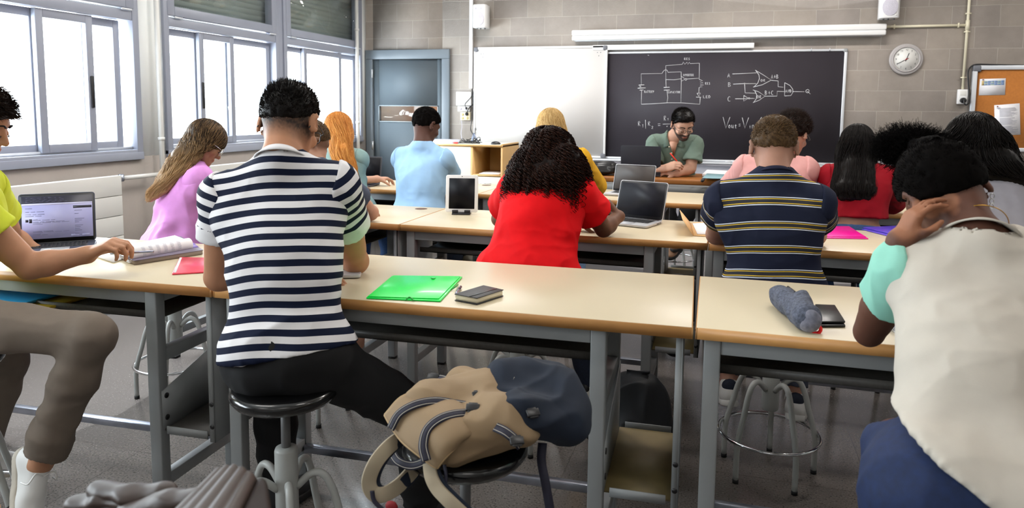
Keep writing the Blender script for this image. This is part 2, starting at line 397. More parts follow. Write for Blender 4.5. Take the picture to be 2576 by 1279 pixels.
# ceiling luminaires added out of view, to brighten the right side and front wall
for i,(x,y,p) in enumerate([(x,y,1) for x in (-2.2,.6,3.2) for y in (-1.2,1.4,4.0,6.4)]):
    lb = 'white ceiling luminaire %s, %s' % ({-1.2:'behind the camera',1.4:'above the nearest desks',4.0:'above the second and third desk rows',6.4:'above the brown desk'}[y], {-2.2:'window side',.6:'middle of the room',3.2:'right side'}[x])
    r = empty('added_ceiling_lamp',(x,y,CZ-.06)); tag(r,lb,'ceiling lamp','ceiling lamps')
    box('housing',-.62,.62,-.12,.12,0,.06,MT['white_paint'],r)
    box('diffuser',-.58,.58,-.1,.1,-.01,0,mk('added_lamp_diffuser','#ffffff',.5) if 'added_lamp_diffuser' not in MT else MT['added_lamp_diffuser'],r)
    area_light('fill_light',(0,0,-.03),(1.1,.18),{-1.2:9,1.4:11,4.0:26,6.4:36}[y]*(.55 if x>3 else 1),(1,.95,.90),parent=r)
# ------------------------------------------------------------------ writing: single-stroke letters
GL={'A':[[(0,1),(.45,0),(.9,1)],[(.2,.62),(.75,.62)]],'B':[[(.05,0),(.05,1)],[(.05,0),(.6,.08),(.7,.28),(.1,.48),(.75,.62),(.75,.85),(.05,1)]],
'C':[[(.85,.12),(.5,0),(.15,.25),(.08,.65),(.35,.97),(.85,.92)]],'D':[[(.08,0),(.08,1),(.55,.9),(.85,.5),(.55,.08),(.08,0)]],
'E':[[(.85,0),(.15,.05),(.1,.95),(.9,.95)],[(.12,.5),(.7,.45)]],'I':[[(.5,0),(.5,1)]],'L':[[(.15,0),(.1,.95),(.85,.95)]],
'N':[[(.05,1),(.1,0),(.75,1),(.85,0)]],'O':[[(.5,.02),(.15,.2),(.08,.65),(.4,1),(.8,.75),(.85,.3),(.5,.02)]],'P':[[(.1,1),(.1,0),(.7,.1),(.75,.4),(.12,.55)]],
'Q':[[(.5,.02),(.12,.2),(.05,.6),(.4,.85),(.75,.65),(.8,.25),(.5,.02)],[(.4,.5),(1.1,1.1)]],'R':[[(.1,1),(.08,.05),(.6,0),(.75,.25),(.15,.5),(.85,1)]],
'S':[[(.8,.05),(.25,.1),(.2,.42),(.7,.55),(.7,.9),(.1,1)]],'T':[[(0,.04),(.95,0)],[(.5,0),(.48,1)]],'V':[[(0,0),(.4,1),(1,0)]],'Y':[[(.05,0),(.4,.45)],[(.9,0),(.25,1)]],
'+':[[(.1,.5),(.9,.5)],[(.5,.1),(.5,.9)]],'=':[[(0,.3),(1,.25)],[(0,.75),(1,.7)]],'|':[[(.5,0),(.5,1)]],
'o':[[(.5,.1),(.15,.3),(.15,.8),(.6,.95),(.85,.5),(.5,.1)]],'u':[[(.1,.1),(.15,.85),(.6,.9),(.8,.1),(.85,1)]],'t':[[(.5,0),(.4,.95),(.8,.95)],[(.1,.3),(.9,.25)]],
'i':[[(.5,.3),(.5,1)],[(.5,.05),(.52,.08)]],'n':[[(.1,1),(.12,.2),(.5,.15),(.8,.35),(.8,1)]],
'0':[[(.5,0),(.15,.2),(.15,.8),(.5,1),(.85,.8),(.85,.2),(.5,0)]],'1':[[(.2,.3),(.6,0),(.6,1)]],'2':[[(.15,.2),(.5,0),(.85,.25),(.15,1),(.9,1)]],
'3':[[(.15,.08),(.75,.05),(.8,.35),(.4,.47),(.85,.65),(.75,.95),(.12,.95)]],'4':[[(.7,1),(.7,0),(.1,.65),(.95,.65)]],'5':[[(.85,0),(.25,0),(.2,.45),(.7,.42),(.85,.7),(.6,1),(.12,.92)]],
'6':[[(.75,0),(.25,.4),(.15,.75),(.5,1),(.85,.75),(.6,.5),(.2,.65)]],'7':[[(.1,0),(.9,0),(.4,1)]],'8':[[(.5,0),(.2,.22),(.75,.7),(.5,1),(.2,.72),(.8,.25),(.5,0)]],'9':[[(.8,.4),(.4,.5),(.15,.25),(.5,0),(.8,.2),(.75,.6),(.4,1)]]}
def write(mb, text, p0, p1, h, pos, w, nrm_, t=.001, gap=.25):
    """letters between plane points p0 and p1 (baseline left/right in the plane's own coordinates); pos maps (x, y) to the world"""
    n=len(text); L=p1-p0; adv=L/(n-gap*0); cw=adv*(1-gap)
    for i,c in enumerate(text):
        for s_ in GL.get(c,[]):
            mb.ribbon([pos(p0+adv*i+x*cw, y*h) for x,y in s_], w, t, [nrm_]*len(s_))
# ------------------------------------------------------------------ front wall fittings
S(box('trim_4', DX1+.1, RX, WY-.012, WY, .08, 1.06, mk('wall_lower_paint','#c6c3cb',.7)))
BBY=WY-.03
def wp(px,py,off=0.): return at(px,py,WY-off)
bb=empty('blackboard',(0,WY,1.5),0,'large dark blackboard covered in chalk circuit diagrams','board')
def L0(o,ox,oy,oz): o.location=(-ox,-oy,-oz); return o
slate=mk('slate','#38343a',.6,spec=.25,noise=(3,.07))
L0(box('slate_panel',-1.42,1.075,WY-.028,WY-.002,.995,2.118,slate,bb),0,WY,1.5)
fr=MB().box(-1.42,1.095,WY-.036,WY-.001,2.112,2.135).box(-1.42,1.095,WY-.036,WY-.001,.975,.998).box(1.068,1.095,WY-.036,WY-.001,.975,2.135)
L0(fr.build('board_frame',MT['alu_bright'],bb,.004),0,WY,1.5)
L0(box('chalk_tray',-1.42,1.095,WY-.11,WY-.036,.955,.975,MT['alu_bright'],bb,.004),0,WY,1.5)
for x in (.76,.93): L0(MB().tube([(x,WY-.04,2.115),(x,WY-.055,2.13),(x,WY-.04,2.145)],.004,6).build('hook',MT['alu_bright'],bb,smooth=True),0,WY,1.5)
L0(box('corner_cap',1.058,1.098,WY-.04,WY-.002,2.10,2.138,MT['steel_paint'],bb,.01),0,WY,1.5)
K=5.152
def cp(x,y): return at(1580+x/K,130+y/K,WY-.0292)
cm=MB()
def cl(*pts,w=.0045): cm.ribbon([cp(*p) for p in pts],w*random.uniform(.8,1.1),.0006,[V(0,-1,0)]*len(pts))
random.seed(4)
def circ(x,y,r): cl(*[(x+r*math.cos(t),y+r*math.sin(t)) for t in np.linspace(0,2*PI,13)])
cl((172,430),(170,288),(440,283)); cl((440,283),(452,262),(468,243),(490,234),(507,243),(517,268),(688,262)); cl((688,262),(690,385),(685,660))
cl((490,360),(488,182),(702,165)); cl((702,165),(717,133),(735,165),(765,135),(775,165),(795,135),(805,155),(925,150)); cl((925,150),(922,360))
cl((922,360),(965,378),(932,392),(972,405),(932,420),(978,432),(932,445),(965,455),(920,465),(917,540))
cl((490,360),(493,462)); cl((462,465),(538,463),w=.007); cl((465,500),(540,497),w=.007); cl((505,500),(515,600),(505,660))
cl((493,363),(600,365),(688,352)); cl((690,320),(740,355),(690,385)); circ(748,360,12); cl((762,355),(922,345)); circ(490,360,4)
cl((138,435),(210,430),w=.007); cl((148,455),(170,452),w=.007); cl((125,475),(228,470),w=.007); cl((150,500),(200,497),w=.007)
cl((175,500),(172,682)); cl((172,682),(400,672),(520,663),(700,665),(930,682)); cl((893,540),(938,538),(918,580),(893,540)); cl((882,590),(947,592)); cl((935,595),(930,682)); cl((255,45),(272,50))
L0(cm.build('circuit_drawing',MT['chalk'],bb),0,WY,1.5); cm=MB()
cl((1352,290),(1665,275)); cl((1362,422),(1510,415),(1662,415)); circ(1510,413,5); circ(1510,413,2); cl((1510,413),(1517,535),(1655,540))
cl((1648,240),(1750,300),(1855,370)); cl((1855,370),(1740,430),(1622,460)); cl((1655,245),(1695,300),(1702,350),(1680,410),(1635,455))
cl((1855,372),(1945,380),(1945,455),(2012,462)); cl((1618,497),(1690,520),(1775,578),(1700,630),(1618,662)); cl((1640,505),(1668,560),(1662,610),(1630,655))
cl((1775,578),(1930,577),(1933,515),(2028,518)); cl((1388,612),(1498,612),(1558,607)); cl((1500,568),(1560,605),(1498,642),(1500,568)); circ(1568,605,9); cl((1577,607),(1640,607))
cl((2030,402),(2028,575)); cl((2030,402),(2100,440),(2135,490),(2135,530),(2110,570),(2028,575)); cl((2138,518),(2285,520))
L0(cm.build('logic_drawing',MT['chalk'],bb),0,WY,1.5); cm=MB()
cl((450,940),(548,938)); cl((225,885),(228,1000)); cl((385,938),(418,935)); cl((387,960),(418,958)); cl((1435,942),(1456,940)); cl((1435,964),(1456,962))
cl((1730,850),(1700,900),(1688,950),(1694,1000)); cl((1985,822),(1993,830)); cl((498,965),(505,975),(512,962))
TXT={'c':MB(),'l':MB(),'f':MB()}
def tx(s_,x0,y0,x1,y1,w=.0038): write(TXT['f' if y0>800 else ('c' if x0<1200 else 'l')],s_,x0,x1,y1-y0,lambda x,y: cp(x,y0+y),w,V(0,-1,0),.0006)
for a in (('RES',728,80,808,108),('INVERTER',712,290,855,318),('RES',1000,398,1070,427),('LED',972,568,1078,603),('BATTERY',212,505,340,535),('CAPACITOR',520,512,680,540),
  ('A',1290,285,1333,335),('B',1298,402,1348,455),('C',1290,582,1345,645),('OR',1718,360,1788,388),('A+B',1855,300,1958,350),('OR',1668,568,1738,605),('B+C',1775,508,1895,560),
  ('AND',2040,492,2125,530),('Q',2300,488,2378,545),('R',130,905,175,965),('1',182,940,206,985),('R',260,908,302,962),('2',300,965,338,1000),('R',465,835,505,895),('1',508,862,532,895),
  ('V',1232,850,1350,995),('out',1300,945,1420,995),('V',1480,855,1590,995),('in',1565,945,1645,995),('R',1892,855,1935,892)): tx(*a)
L0(cm.build('formula_strokes',MT['chalk'],bb),0,WY,1.5)
for k_,n_ in (('c','circuit_lettering'),('l','logic_lettering'),('f','formula_lettering')): L0(TXT[k_].build(n_,MT['chalk'],bb),0,WY,1.5)
# whiteboard that slides in front
wb=empty('whiteboard',(0,WY,1.5),0,'white board mounted over the left end of the blackboard','board')
wm=mk('enamel_white','#eeeeee',.45,noise=(2,.02))
L0(box('board_surface',-2.80,-1.30,WY-.062,WY-.045,.995,2.18,wm,wb),0,WY,1.5)
L0(MB().box(-2.815,-1.285,WY-.07,WY-.04,2.175,2.20).box(-2.815,-1.285,WY-.07,WY-.04,.98,1.0).box(-2.815,-2.795,WY-.07,WY-.04,.98,2.2).box(-1.305,-1.285,WY-.07,WY-.04,.98,2.2).build('board_frame',MT['white_plastic'],wb,.004),0,WY,1.5)
for x,z in ((-2.79,2.175),(-1.31,2.175),(-1.31,1.005)): L0(box('corner_cap',x-.028,x+.028,WY-.074,WY-.04,z-.026,z+.028,mk('cap_grey','#6c6e75',.5) if 'cap_grey' not in MT else MT['cap_grey'],wb,.012),0,WY,1.5)
for x,z in ((-1.395,2.125),(-1.36,2.125),(-1.38,2.09),(-2.73,2.125),(-2.70,2.125),(-2.71,2.09)): L0(box('screw_hole',x-.004,x+.004,WY-.0635,WY-.061,z-.004,z+.004,MT['cap_grey'],wb),0,WY,1.5)
L0(MB().box(-2.7,-2.66,WY-.046,WY,1.3,1.34).box(-1.5,-1.46,WY-.046,WY,2.0,2.04).box(-2.7,-2.66,WY-.046,WY,2.0,2.04).build('spacer',MT['steel_dark'],wb),0,WY,1.5)
tag(box('board_rail',-1.45,.215,WY-.07,WY-.036,2.15,2.205,MT['white_plastic'],None,.006),'short white aluminium rail just above the blackboard','rail')
# projector screen case
sc=empty('projection_screen',(0,WY,2.3),0,'long white rolled-up projection screen case above the boards','projection screen')
a,b,c_=at(1438,76,WY-.12),at(2232,58,WY-.12),at(1438,102,WY-.12)
L0(MB().box(a[0],b[0],WY-.12,WY-.002,c_[2]+.052,a[2]).box(a[0]+.004,b[0]-.004,WY-.128,WY-.006,c_[2],c_[2]+.05).build('case',MT['white_plastic'],sc,.012,seg=3),0,WY,2.3)
L0(box('bottom_bar',a[0]+.03,b[0]-.03,WY-.085,WY-.05,c_[2]-.006,c_[2]+.004,MT['alu_bright'],sc),0,WY,2.3)
# loudspeakers
def speaker(px0,px1,py,label):
    a=at(px0,py,WY-.2); b=at(px1,py,WY-.2); w_=b[0]-a[0]; h_=w_*1.55
    r=empty('loudspeaker',((a[0]+b[0])/2,WY-.2,a[2]+h_/2),0,label,'loudspeaker')
    MB().prism([(-w_*.42,.17),(-w_/2,.02),(-w_*.40,-.012),(0,-.02),(w_*.40,-.012),(w_/2,.02),(w_*.42,.17)],-h_/2,h_/2).build('cabinet',MT['white_plastic'],r,.008)
    ce=lambda cx,cz,rx,rz,nm,m,yy: MB().prism([(cx+rx*math.cos(t),cz+rz*math.sin(t)) for t in np.linspace(0,2*PI,29)[:-1]],yy,yy+.006,Matrix(((1,0,0,0),(0,0,-1,0),(0,1,0,0),(0,0,0,1)))).build(nm,m,r,.002)
    gm=MT.get('grille') or mk('grille','#c2bfcb',.6,noise=(200,.2))
    ce(0,-h_*.13,w_*.38,h_*.30,'woofer_grille',gm,.018); ce(w_*.12,h_*.33,w_*.09,w_*.09,'tweeter',gm,.018); ce(-w_*.24,h_*.32,w_*.07,w_*.07,'bass_port',gm,.018)
    MB().box(w_*.26,w_*.33,-.0245,-.019,-h_*.43,-h_*.39).build('badge',MT['white_paint'],r)
    MB().box(-.03,.03,.17,.198,-.05,.05).box(-.01,.01,.1,.18,-.01,.01).build('wall_bracket',MT['white_paint'],r)
    for x in (-.04,.0,.05): MB().lathe([(.008,-.012),(.008,0)],(x,.05,-h_/2),10).build('mounting_knob',MT['steel_dark'],r)
speaker(1188,1223,70,'white loudspeaker on the wall above the whiteboard left corner')
speaker(2211,2263,46,'white loudspeaker on the wall above the right end of the screen case')
# trunking, sockets, cables at left
tr=tag(box('cable_trunking',-2.885,-2.845,WY-.035,WY-.001,1.735,CZ,MT['white_plastic'],None,.003),'white vertical cable trunking between door and whiteboard','cable trunking')
def wallbox(name,p0,p1,dep,m,label,cat,n=0):
    a=at(*p0,WY-dep); b=at(*p1,WY-dep); r=empty(name,((a[0]+b[0])/2,WY,(a[2]+b[2])/2),0,label,cat)
    w_,h_=(b[0]-a[0])/2,(a[2]-b[2])/2
    MB().box(-w_,w_,-dep,-.001,-h_,h_).build('housing',m,r,.006); return r,w_,h_
def hole(r,x,z,rad,dep,m):
    MB().prism([(x+rad*math.cos(t),z+rad*math.sin(t)) for t in np.linspace(0,2*PI,21)[:-1]],dep,dep+.002,Matrix(((1,0,0,0),(0,0,-1,0),(0,1,0,0),(0,0,0,1)))).build('socket',m,r)
r,w_,h_=wallbox('wall_connection_box',(1147,231),(1185,266),.05,MT['white_plastic'],'white connection box on the wall right of the door','wall box')
MB().box(-.012,-.008,-.052,-.049,-h_*.8,h_*.8).build('cover_seam',MT['grille'],r)
r,w_,h_=wallbox('double_socket',(1151,267),(1181,281),.04,MT['white_plastic'],'white double socket under the connection box','socket')
hole(r,-w_*.5,0,.018,.040,MT['grille']); hole(r,w_*.4,0,.018,.040,MT['grille'])
r,w_,h_=wallbox('socket_strip',(1158,282),(1182,303),.045,MT['cream_plastic'],'cream four-way socket block hanging below the double socket','socket')
for x in (-.5,.5):
    for z in (-.45,.4): hole(r,x*w_,z*h_,.016,.045,mk('socket_inner','#c8b67e',.5) if 'socket_inner' not in MT else MT['socket_inner'])
def cable(pts,rad,label,m='black_plastic',name='cable'):
    return tag(MB().tube(spline(pts,6),rad,6).build(name,MT[m],None,smooth=True),label,'cable')
q=lambda x,y,o=.06: at(x,y,WY-o)
pl=MB().tube([q(1173,272,.05),q(1173,272,.09)],.014,10).tube([q(1174,287,.05),q(1174,287,.085)],.02,12).build('plug',MT['black_plastic'],None,smooth=True); tag(pl,'pair of black plugs in the white wall sockets','plug')
cable([q(1187,224,.03),q(1187,240),q(1180,250),q(1170,262),q(1173,273,.085)],.004,'thin black cable curling to the upper plug')
cable([q(1188,224,.03),q(1190,245),q(1189,262),q(1180,272),q(1174,285,.085)],.006,'thick black cable reaching the lower plug')
cable([q(1188,224,.04),q(1190,260,.05),q(1187,300,.05),q(1184,325,.06),q(1190,340,.2),at(1192,357,7.55)],.005,'black cable dropping from trunking to cabinet top')
cable([q(1187,224,.03),q(1193,240,.02),q(1197,262,.02),q(1196,300,.02),q(1195,330,.1),at(1193,350,7.5)],.004,'second black cable dropping beside the whiteboard edge')
cable([q(1161,303,.03),q(1162,320,.03),q(1160,335,.04),at(1162,350,7.7)],.004,'pale grey cable hanging from the cream socket block','grille')
# conduit, socket and corkboard at right
cz=at(2300,66,WY-.02)[2]
cdt=tag(MB().tube([(2.125,WY-.018,1.74),(2.125,WY-.018,CZ)],.0125,12).tube([(1.43,WY-.018,cz),(2.125,WY-.018,cz)],.0125,12).lathe([(.018,-.045),(.018,.045)],(2.125,WY-.018,cz+.0),14).build('conduit',MT['cream_plastic'],None,smooth=True),'cream conduit running from the screen case to the right socket','conduit')
for x,z in ((2.125,1.85),(2.125,2.28),(2.125,2.45)): MB().box(x-.024,x+.024,WY-.03,WY-.001,z-.006,z+.006).build('clip',MT['cream_plastic'],cdt)
for x in (1.50,2.05): MB().box(x-.006,x+.006,WY-.03,WY-.001,cz-.022,cz+.022).build('clip',MT['cream_plastic'],cdt)
r,w_,h_=wallbox('wall_socket',(2411,225),(2434,262),.045,MT['white_plastic'],'white wall socket with a black plug beside the corkboard','socket')
MB().box(-w_*.6,w_*.6,-.048,-.044,h_*.15,h_*.8).build('cover_plate',MT['white_paint'],r,.002)
MB().prism([(.0+.026*math.cos(t),-.035+.026*math.sin(t)) for t in np.linspace(0,2*PI,21)[:-1]],.04,.075,Matrix(((1,0,0,0),(0,0,-1,0),(0,1,0,0),(0,0,0,1)))).build('plug',MT['black_plastic'],r,.004)
cable([q(2424,250,.08),q(2426,260,.09),q(2431,264,.09),q(2436,258,.07),q(2438,235,.05),q(2436,205,.05),q(2436,180,.05),q(2444,167,.04),q(2460,162,.03),q(2500,163,.03),q(2600,165,.03)],.007,'black cable looping from the right socket over the corkboard')
ck=empty('corkboard',(2.2,WY,1.5),0,'corkboard in a pale frame with two white notices','notice board')
zb=at(2540,381,WY)[2]; x0,x1,zt=2.195,3.75,1.963
L0(box('cork_panel',x0+.02,x1-.02,WY-.022,WY-.002,zb+.02,zt-.02,MT['cork'],ck),2.2,WY,1.5)
L0(MB().box(x0,x0+.04,WY-.04,WY-.001,zb,zt).box(x1-.04,x1,WY-.04,WY-.001,zb,zt).box(x0,x1,WY-.04,WY-.001,zt-.04,zt).box(x0,x1,WY-.04,WY-.001,zb,zb+.035).build('board_frame',MT['alu_bright'],ck,.004),2.2,WY,1.5)
L0(box('corner_cap',x0-.003,x0+.07,WY-.043,WY-.001,zt-.06,zt+.003,MT['cap_grey'],ck,.012),2.2,WY,1.5)
def notice(c4,label,rows):
    P4=[at(x,y,WY-.0235) for x,y in c4]; r=empty('notice',P4[3],0,label,'notice')
    loc=[p-P4[3] for p in P4]; off=V(0,-.0015,0)
    MB().hexa(loc,[p+off for p in loc]).build('sheet',MT['paper'],r)
    def uvp(u_,v_): return (loc[0]*(1-u_)+loc[1]*u_)*(1-v_)+(loc[3]*(1-u_)+loc[2]*u_)*v_+off*1.4
    rows(r,uvp); 
    MB().lathe([(.0001,-.006),(.006,-.004),(.006,.004),(.0001,.006)],tuple(uvp(.12,.05)+V(0,-.006,0)),10).build('pin',mk('pin_brown','#7d3b1c',.4) if 'pin_brown' not in MT else MT['pin_brown'],r)
def quad(r,uvp,u0,u1,v0,v1,m,name,mb=None):
    b=[uvp(u0,v0),uvp(u1,v0),uvp(u1,v1),uvp(u0,v1)]; t_=[p+V(0,-.0005,0) for p in b]
    if mb is not None: mb.hexa(b,t_); return
    MB().hexa(b,t_).build(name,m,r)
def rows1(r,uvp):
    quad(r,uvp,.08,.17,.12,.40,mk('tab_yellow','#c9b27a',.7),'timetable_cells')
    mb=MB(); mb2=MB(); rr=random.Random(3)
    for j in range(4):
        for i in range(6):
            u0=.18+i*.13
            (mb if (i*3+j*5)%4 else mb2).__class__
            quad(r,uvp,u0,u0+.12,.13+j*.07,.18+j*.07,None,'',mb if (i*3+j*2)%4 else mb2)
    mb.build('timetable_cells',mk('tab_blue','#4f7fb8',.7),r); mb2.build('timetable_cells',mk('tab_green','#8fb3a2',.7),r)
def rows2(r,uvp):
    mb=MB(); rr=random.Random(5)
    quad(r,uvp,.1,.24,.095,.115,None,'',mb)
    v_=.12
    while v_<.92:
        if not (.40<v_<.43 or .66<v_<.69): quad(r,uvp,.14 if v_<.15 else .2,.14+rr.uniform(.5,.78),v_,v_+.009,None,'',mb)
        v_+=.021
    mb.build('text_lines',MT['grey_ink'],r)
notice([(2465,199),(2530,197),(2528,239),(2462,240)],'white timetable sheet with a coloured header pinned to cork',rows1)
notice([(2501,265),(2565,260),(2567,339),(2503,342)],'white typed sheet pinned to cork below the timetable',rows2)
# clock
cc=at(2280,149,WY-.03); cr=.150
k_=empty('wall_clock',cc,0,'round grey-rimmed wall clock showing twenty to one','clock')
Mc=Matrix(((1,0,0,0),(0,0,-1,0),(0,1,0,0),(0,0,0,1)))
def disc(rad,a,b,m,nm,bev=0,smooth=False):
    return MB().prism([(rad*math.cos(t),rad*math.sin(t)) for t in np.linspace(0,2*PI,65)[:-1]],a,b,Mc).build(nm,m,k_,bev)
disc(cr,-.028,.0,mk('clock_rim','#aaa5a4',.4),'case',.012); disc(cr*.76,.0005,.002,MT['white_paint'],'dial')
MB().tube([(cr*.79*math.cos(t),-.004,cr*.79*math.sin(t)) for t in np.linspace(0,2*PI,49)[:-1]],.008,8,closed=True).build('bezel',MT['clock_rim'],k_,smooth=True)
nm=MB()
for i in range(1,13):
    a=PI/2-i*PI/6; x,z=cr*.60*math.cos(a),cr*.60*math.sin(a); s_=str(i); w1=.011*len(s_)
    write(nm,s_,x-w1/2,x+w1/2+.003,.018,lambda X,Y_,z=z:(X,-.003,z+.009-Y_),.0022,V(0,-1,0),.0006)
nm.build('numerals',MT['ink'],k_)
def handm(ang,L1,w,m,nm,y): 
    a=PI/2-math.radians(ang); d=V(math.cos(a),0,math.sin(a)); MB().ribbon([-d*.022+V(0,y,0),d*L1+V(0,y,0)],w,.001,[V(0,-1,0)]*2).build(nm,m,k_)
handm(20,.062,.006,MT['ink'],'hour_hand',-.005); handm(240,.088,.0045,MT['ink'],'minute_hand',-.0065); handm(240,.02,.003,mk('red_hand','#b01018',.4),'second_hand',-.008)
disc(.006,.004,.009,MT['red_hand'],'hub')
# ------------------------------------------------------------------ cabinet and what stands on it
cb=empty('low_cabinet',(-2.72,7.35,0),0,'beech and white low cabinet with an open cubby by the whiteboard','cabinet')
X0,X1,Y0,Y1,ZT_=-.50,.49,-.26,.33,1.13
bc=MT['beech_cab']
MB().box(X0,X1,Y0,Y1,ZT_-.022,ZT_).build('top_board',mk('cab_white','#ece7da',.4),cb,.002)
MB().box(X0,X1,Y0-.003,Y0,ZT_-.024,ZT_+.001).build('edge_band',bc,cb)
for x in (X0,X1-.022): MB().box(x,x+.022,Y0,Y1,0,ZT_+.012 if x>0 else ZT_-.022).build('side_panel',bc,cb,.002)
XM=.16
MB().box(XM-.02,XM,Y0,Y1-.02,.1,ZT_-.022).build('divider',bc,cb)
MB().box(X0+.02,X1-.02,Y1-.02,Y1,0,ZT_-.022).build('back_panel',bc,cb)
MB().box(XM,X1-.022,Y0,Y1-.02,.80,.818).build('cubby_shelf',bc,cb)
MB().box(X0+.02,X1-.022,Y0+.02,Y1-.02,.08,.1).build('bottom_board',bc,cb)
MB().box(X0+.024,XM-.022,Y0-.001,Y0+.017,.1,ZT_-.026).build('door',MT['cab_white'],cb,.002)
for i,(a,b) in enumerate(((.56,.795),(.33,.555),(.1,.325))):
    dr=MB().box(XM+.002,X1-.024,Y0-.001,Y0+.017,a,b).build('drawer',MT['cab_white'],cb,.002)
    MB().tube([(XM+.10,Y0,b-.07),(XM+.10,Y0-.025,b-.07),(XM+.2,Y0-.025,b-.07),(XM+.2,Y0,b-.07)],.005,8).build('handle',MT['chrome'],dr,smooth=True)
tag(MB().box(-2.50,-2.28,7.12,7.42,.820,.828).box(-2.48,-2.27,7.14,7.40,.828,.834).build('paper_stack',MT['paper'],None),'thin stack of white paper in the cabinet cubby','paper')
tag(box('plastic_case',-3.12,-2.84,7.2,7.45,1.132,1.165,mk('clear_lilac','#d5d8ea',.3),None,.006),'pale translucent flat case on the cabinet top','box')
# ------------------------------------------------------------------ desks
DL, DD, DH = 1.545, .66, .90
def desk(x0, y0, label, rz=0, hole=False, dark=False, holder=True, xt=None):
    r = empty('student_desk', (x0,y0,0), math.radians(rz), label, 'desk', 'long desks in rows')
    L = DL if xt is None else xt
    g=.0025
    top = MB().box(g,L-g,.004,DD-.004,DH-.032,DH); 
    t = top.build('tabletop', MT['laminate'], r, .0015)
    e = MB().box(g,L-g,0,.006,DH-.033,DH-.001).box(g,L-g,DD-.006,DD,DH-.033,DH-.001).box(0,g+.002,0,DD,DH-.033,DH-.001).box(L-g-.002,L,0,DD,DH-.033,DH-.001)
    e.build('edge_band', MT['beech'], t)
    lx, rx = .024, L-.29 if holder else L-.07
    w_=.046
    for nm,x in (('leg',lx),('leg',rx)):
        for yy in (.03,.44):
            lg = MB().box(x,x+w_,yy,yy+.045,.012,DH-.033).build('leg', MT['steel_paint'], r, .004)
            MB().box(x+.002,x+w_-.002,yy+.002,yy+.043,0,.014).build('foot', MT['rubber'], lg)
        for zc in (.14,.60): MB().box(x+.004,x+w_-.004,.075,.44,zc,zc+.045).build('crossbar', MT['steel_paint'], r, .003)
    ap = MB().box(lx+w_,rx,.034,.06,DH-.083,DH-.033)
    MB().box(lx+w_,rx,.45,.476,DH-.083,DH-.033).build('rear_apron', MT['steel_paint'], r, .003)
    for x in (lx,rx): MB().box(x+.002,x+w_-.002,.075,.44,DH-.083,DH-.033).build('side_apron', MT['steel_paint'], r, .003)
    # corner gussets
    ap.build('apron', MT['steel_paint'], r, .003)
    tr = MB().box(lx+w_,rx,.10,.44,.742,.746).box(lx+w_,rx,.10,.104,.742,.768).box(lx+w_,rx,.436,.44,.742,.82)
    tr.build('tray', MT['tray_metal'], r)
    MB().box(lx+w_,rx,.42,.45,.135,.165).build('foot_rail', MT['chrome_rub'], r, .003)
    if holder:
        X0=rx+w_
        # inner plate on the leg frame (slanted top edge), outer plate at the end of the desk, shelf with lips between
        Mx = Matrix(((0,0,1,0),(1,0,0,0),(0,1,0,0),(0,0,0,1)))
        ip = MB().prism([(.04,.36),(.47,.36),(.47,.62),(.04,.50)], X0, X0+.003, Mx)
        ip.build('holder_plate', MT['steel_paint'], r)
        for zz in (.40,.48):
            MB().tube([(X0+.0025,.06,zz),(X0+.006,.06,zz)],.010,14).build('rivet', MT['black_plastic'], r)
            MB().tube([(L-.0445,.032,zz),(L-.0445,.029,zz)],.001,6) 
            MB().tube([(L-.035,.0305,zz),(L-.035,.0285,zz)],.008,14).build('rivet', MT['black_plastic'], r)
        MB().box(L-.028,L-.024,.03,.50,.345,DH-.034).box(L-.045,L-.024,.03,.034,.345,DH-.034).build('holder_plate', MT['steel_paint'], r)
        sb = MB().box(X0+.002,L-.028,.05,.50,.355,.362).build('holder_shelf', MT['tray_metal'] if dark else MT['shelf_board'], r)
        for yy in (.036,.51): MB().box(X0+.02,L-.06,yy,yy+.004,.35,.378).build('shelf_lip', MT['steel_paint'], sb)
    if hole: gr = MB().lathe([(.036,-.001),(.038,.0004),(.03,.0008),(.0,.0006)],(L-.13 if holder else .13,DD-.085,DH),24).build('cable_grommet', mk('grommet','#5b3a20',.6) if 'grommet' not in MT else MT['grommet'], r)
    return r
R1, R2, R3 = 1.985, 3.366, 4.79
XA, XB = -1.617, -.072
desk(XA-DL-.006, 1.873, 'cream-topped desk under the open laptop and rolled magazine, nearest row at left', 2.9, dark=True)
desk(XA, 1.953, 'cream-topped desk with the green folder and black notebook on it', 2.3)
desk(XB+.006, 2.018, 'cream-topped desk with the grey pencil case, nearest row at right', 1.2)
desk(XA-DL-.004, R2, 'cream-topped desk in front of the girl in pink, second row', hole=True)
desk(XA, R2, 'cream-topped desk carrying the white tablet, second row')
desk(XB+.004, R2, 'cream-topped desk with the magenta folder, second row')
desk(XA-.07-DL-.004, R3, 'cream-topped desk before the boy in light blue, third row', hole=True)
desk(XA-.07, R3, 'cream-topped desk with the grey-screened laptop, third row')
desk(XB-.07+.004, R3+.01, 'cream-topped desk before the girl in dark red, third row')
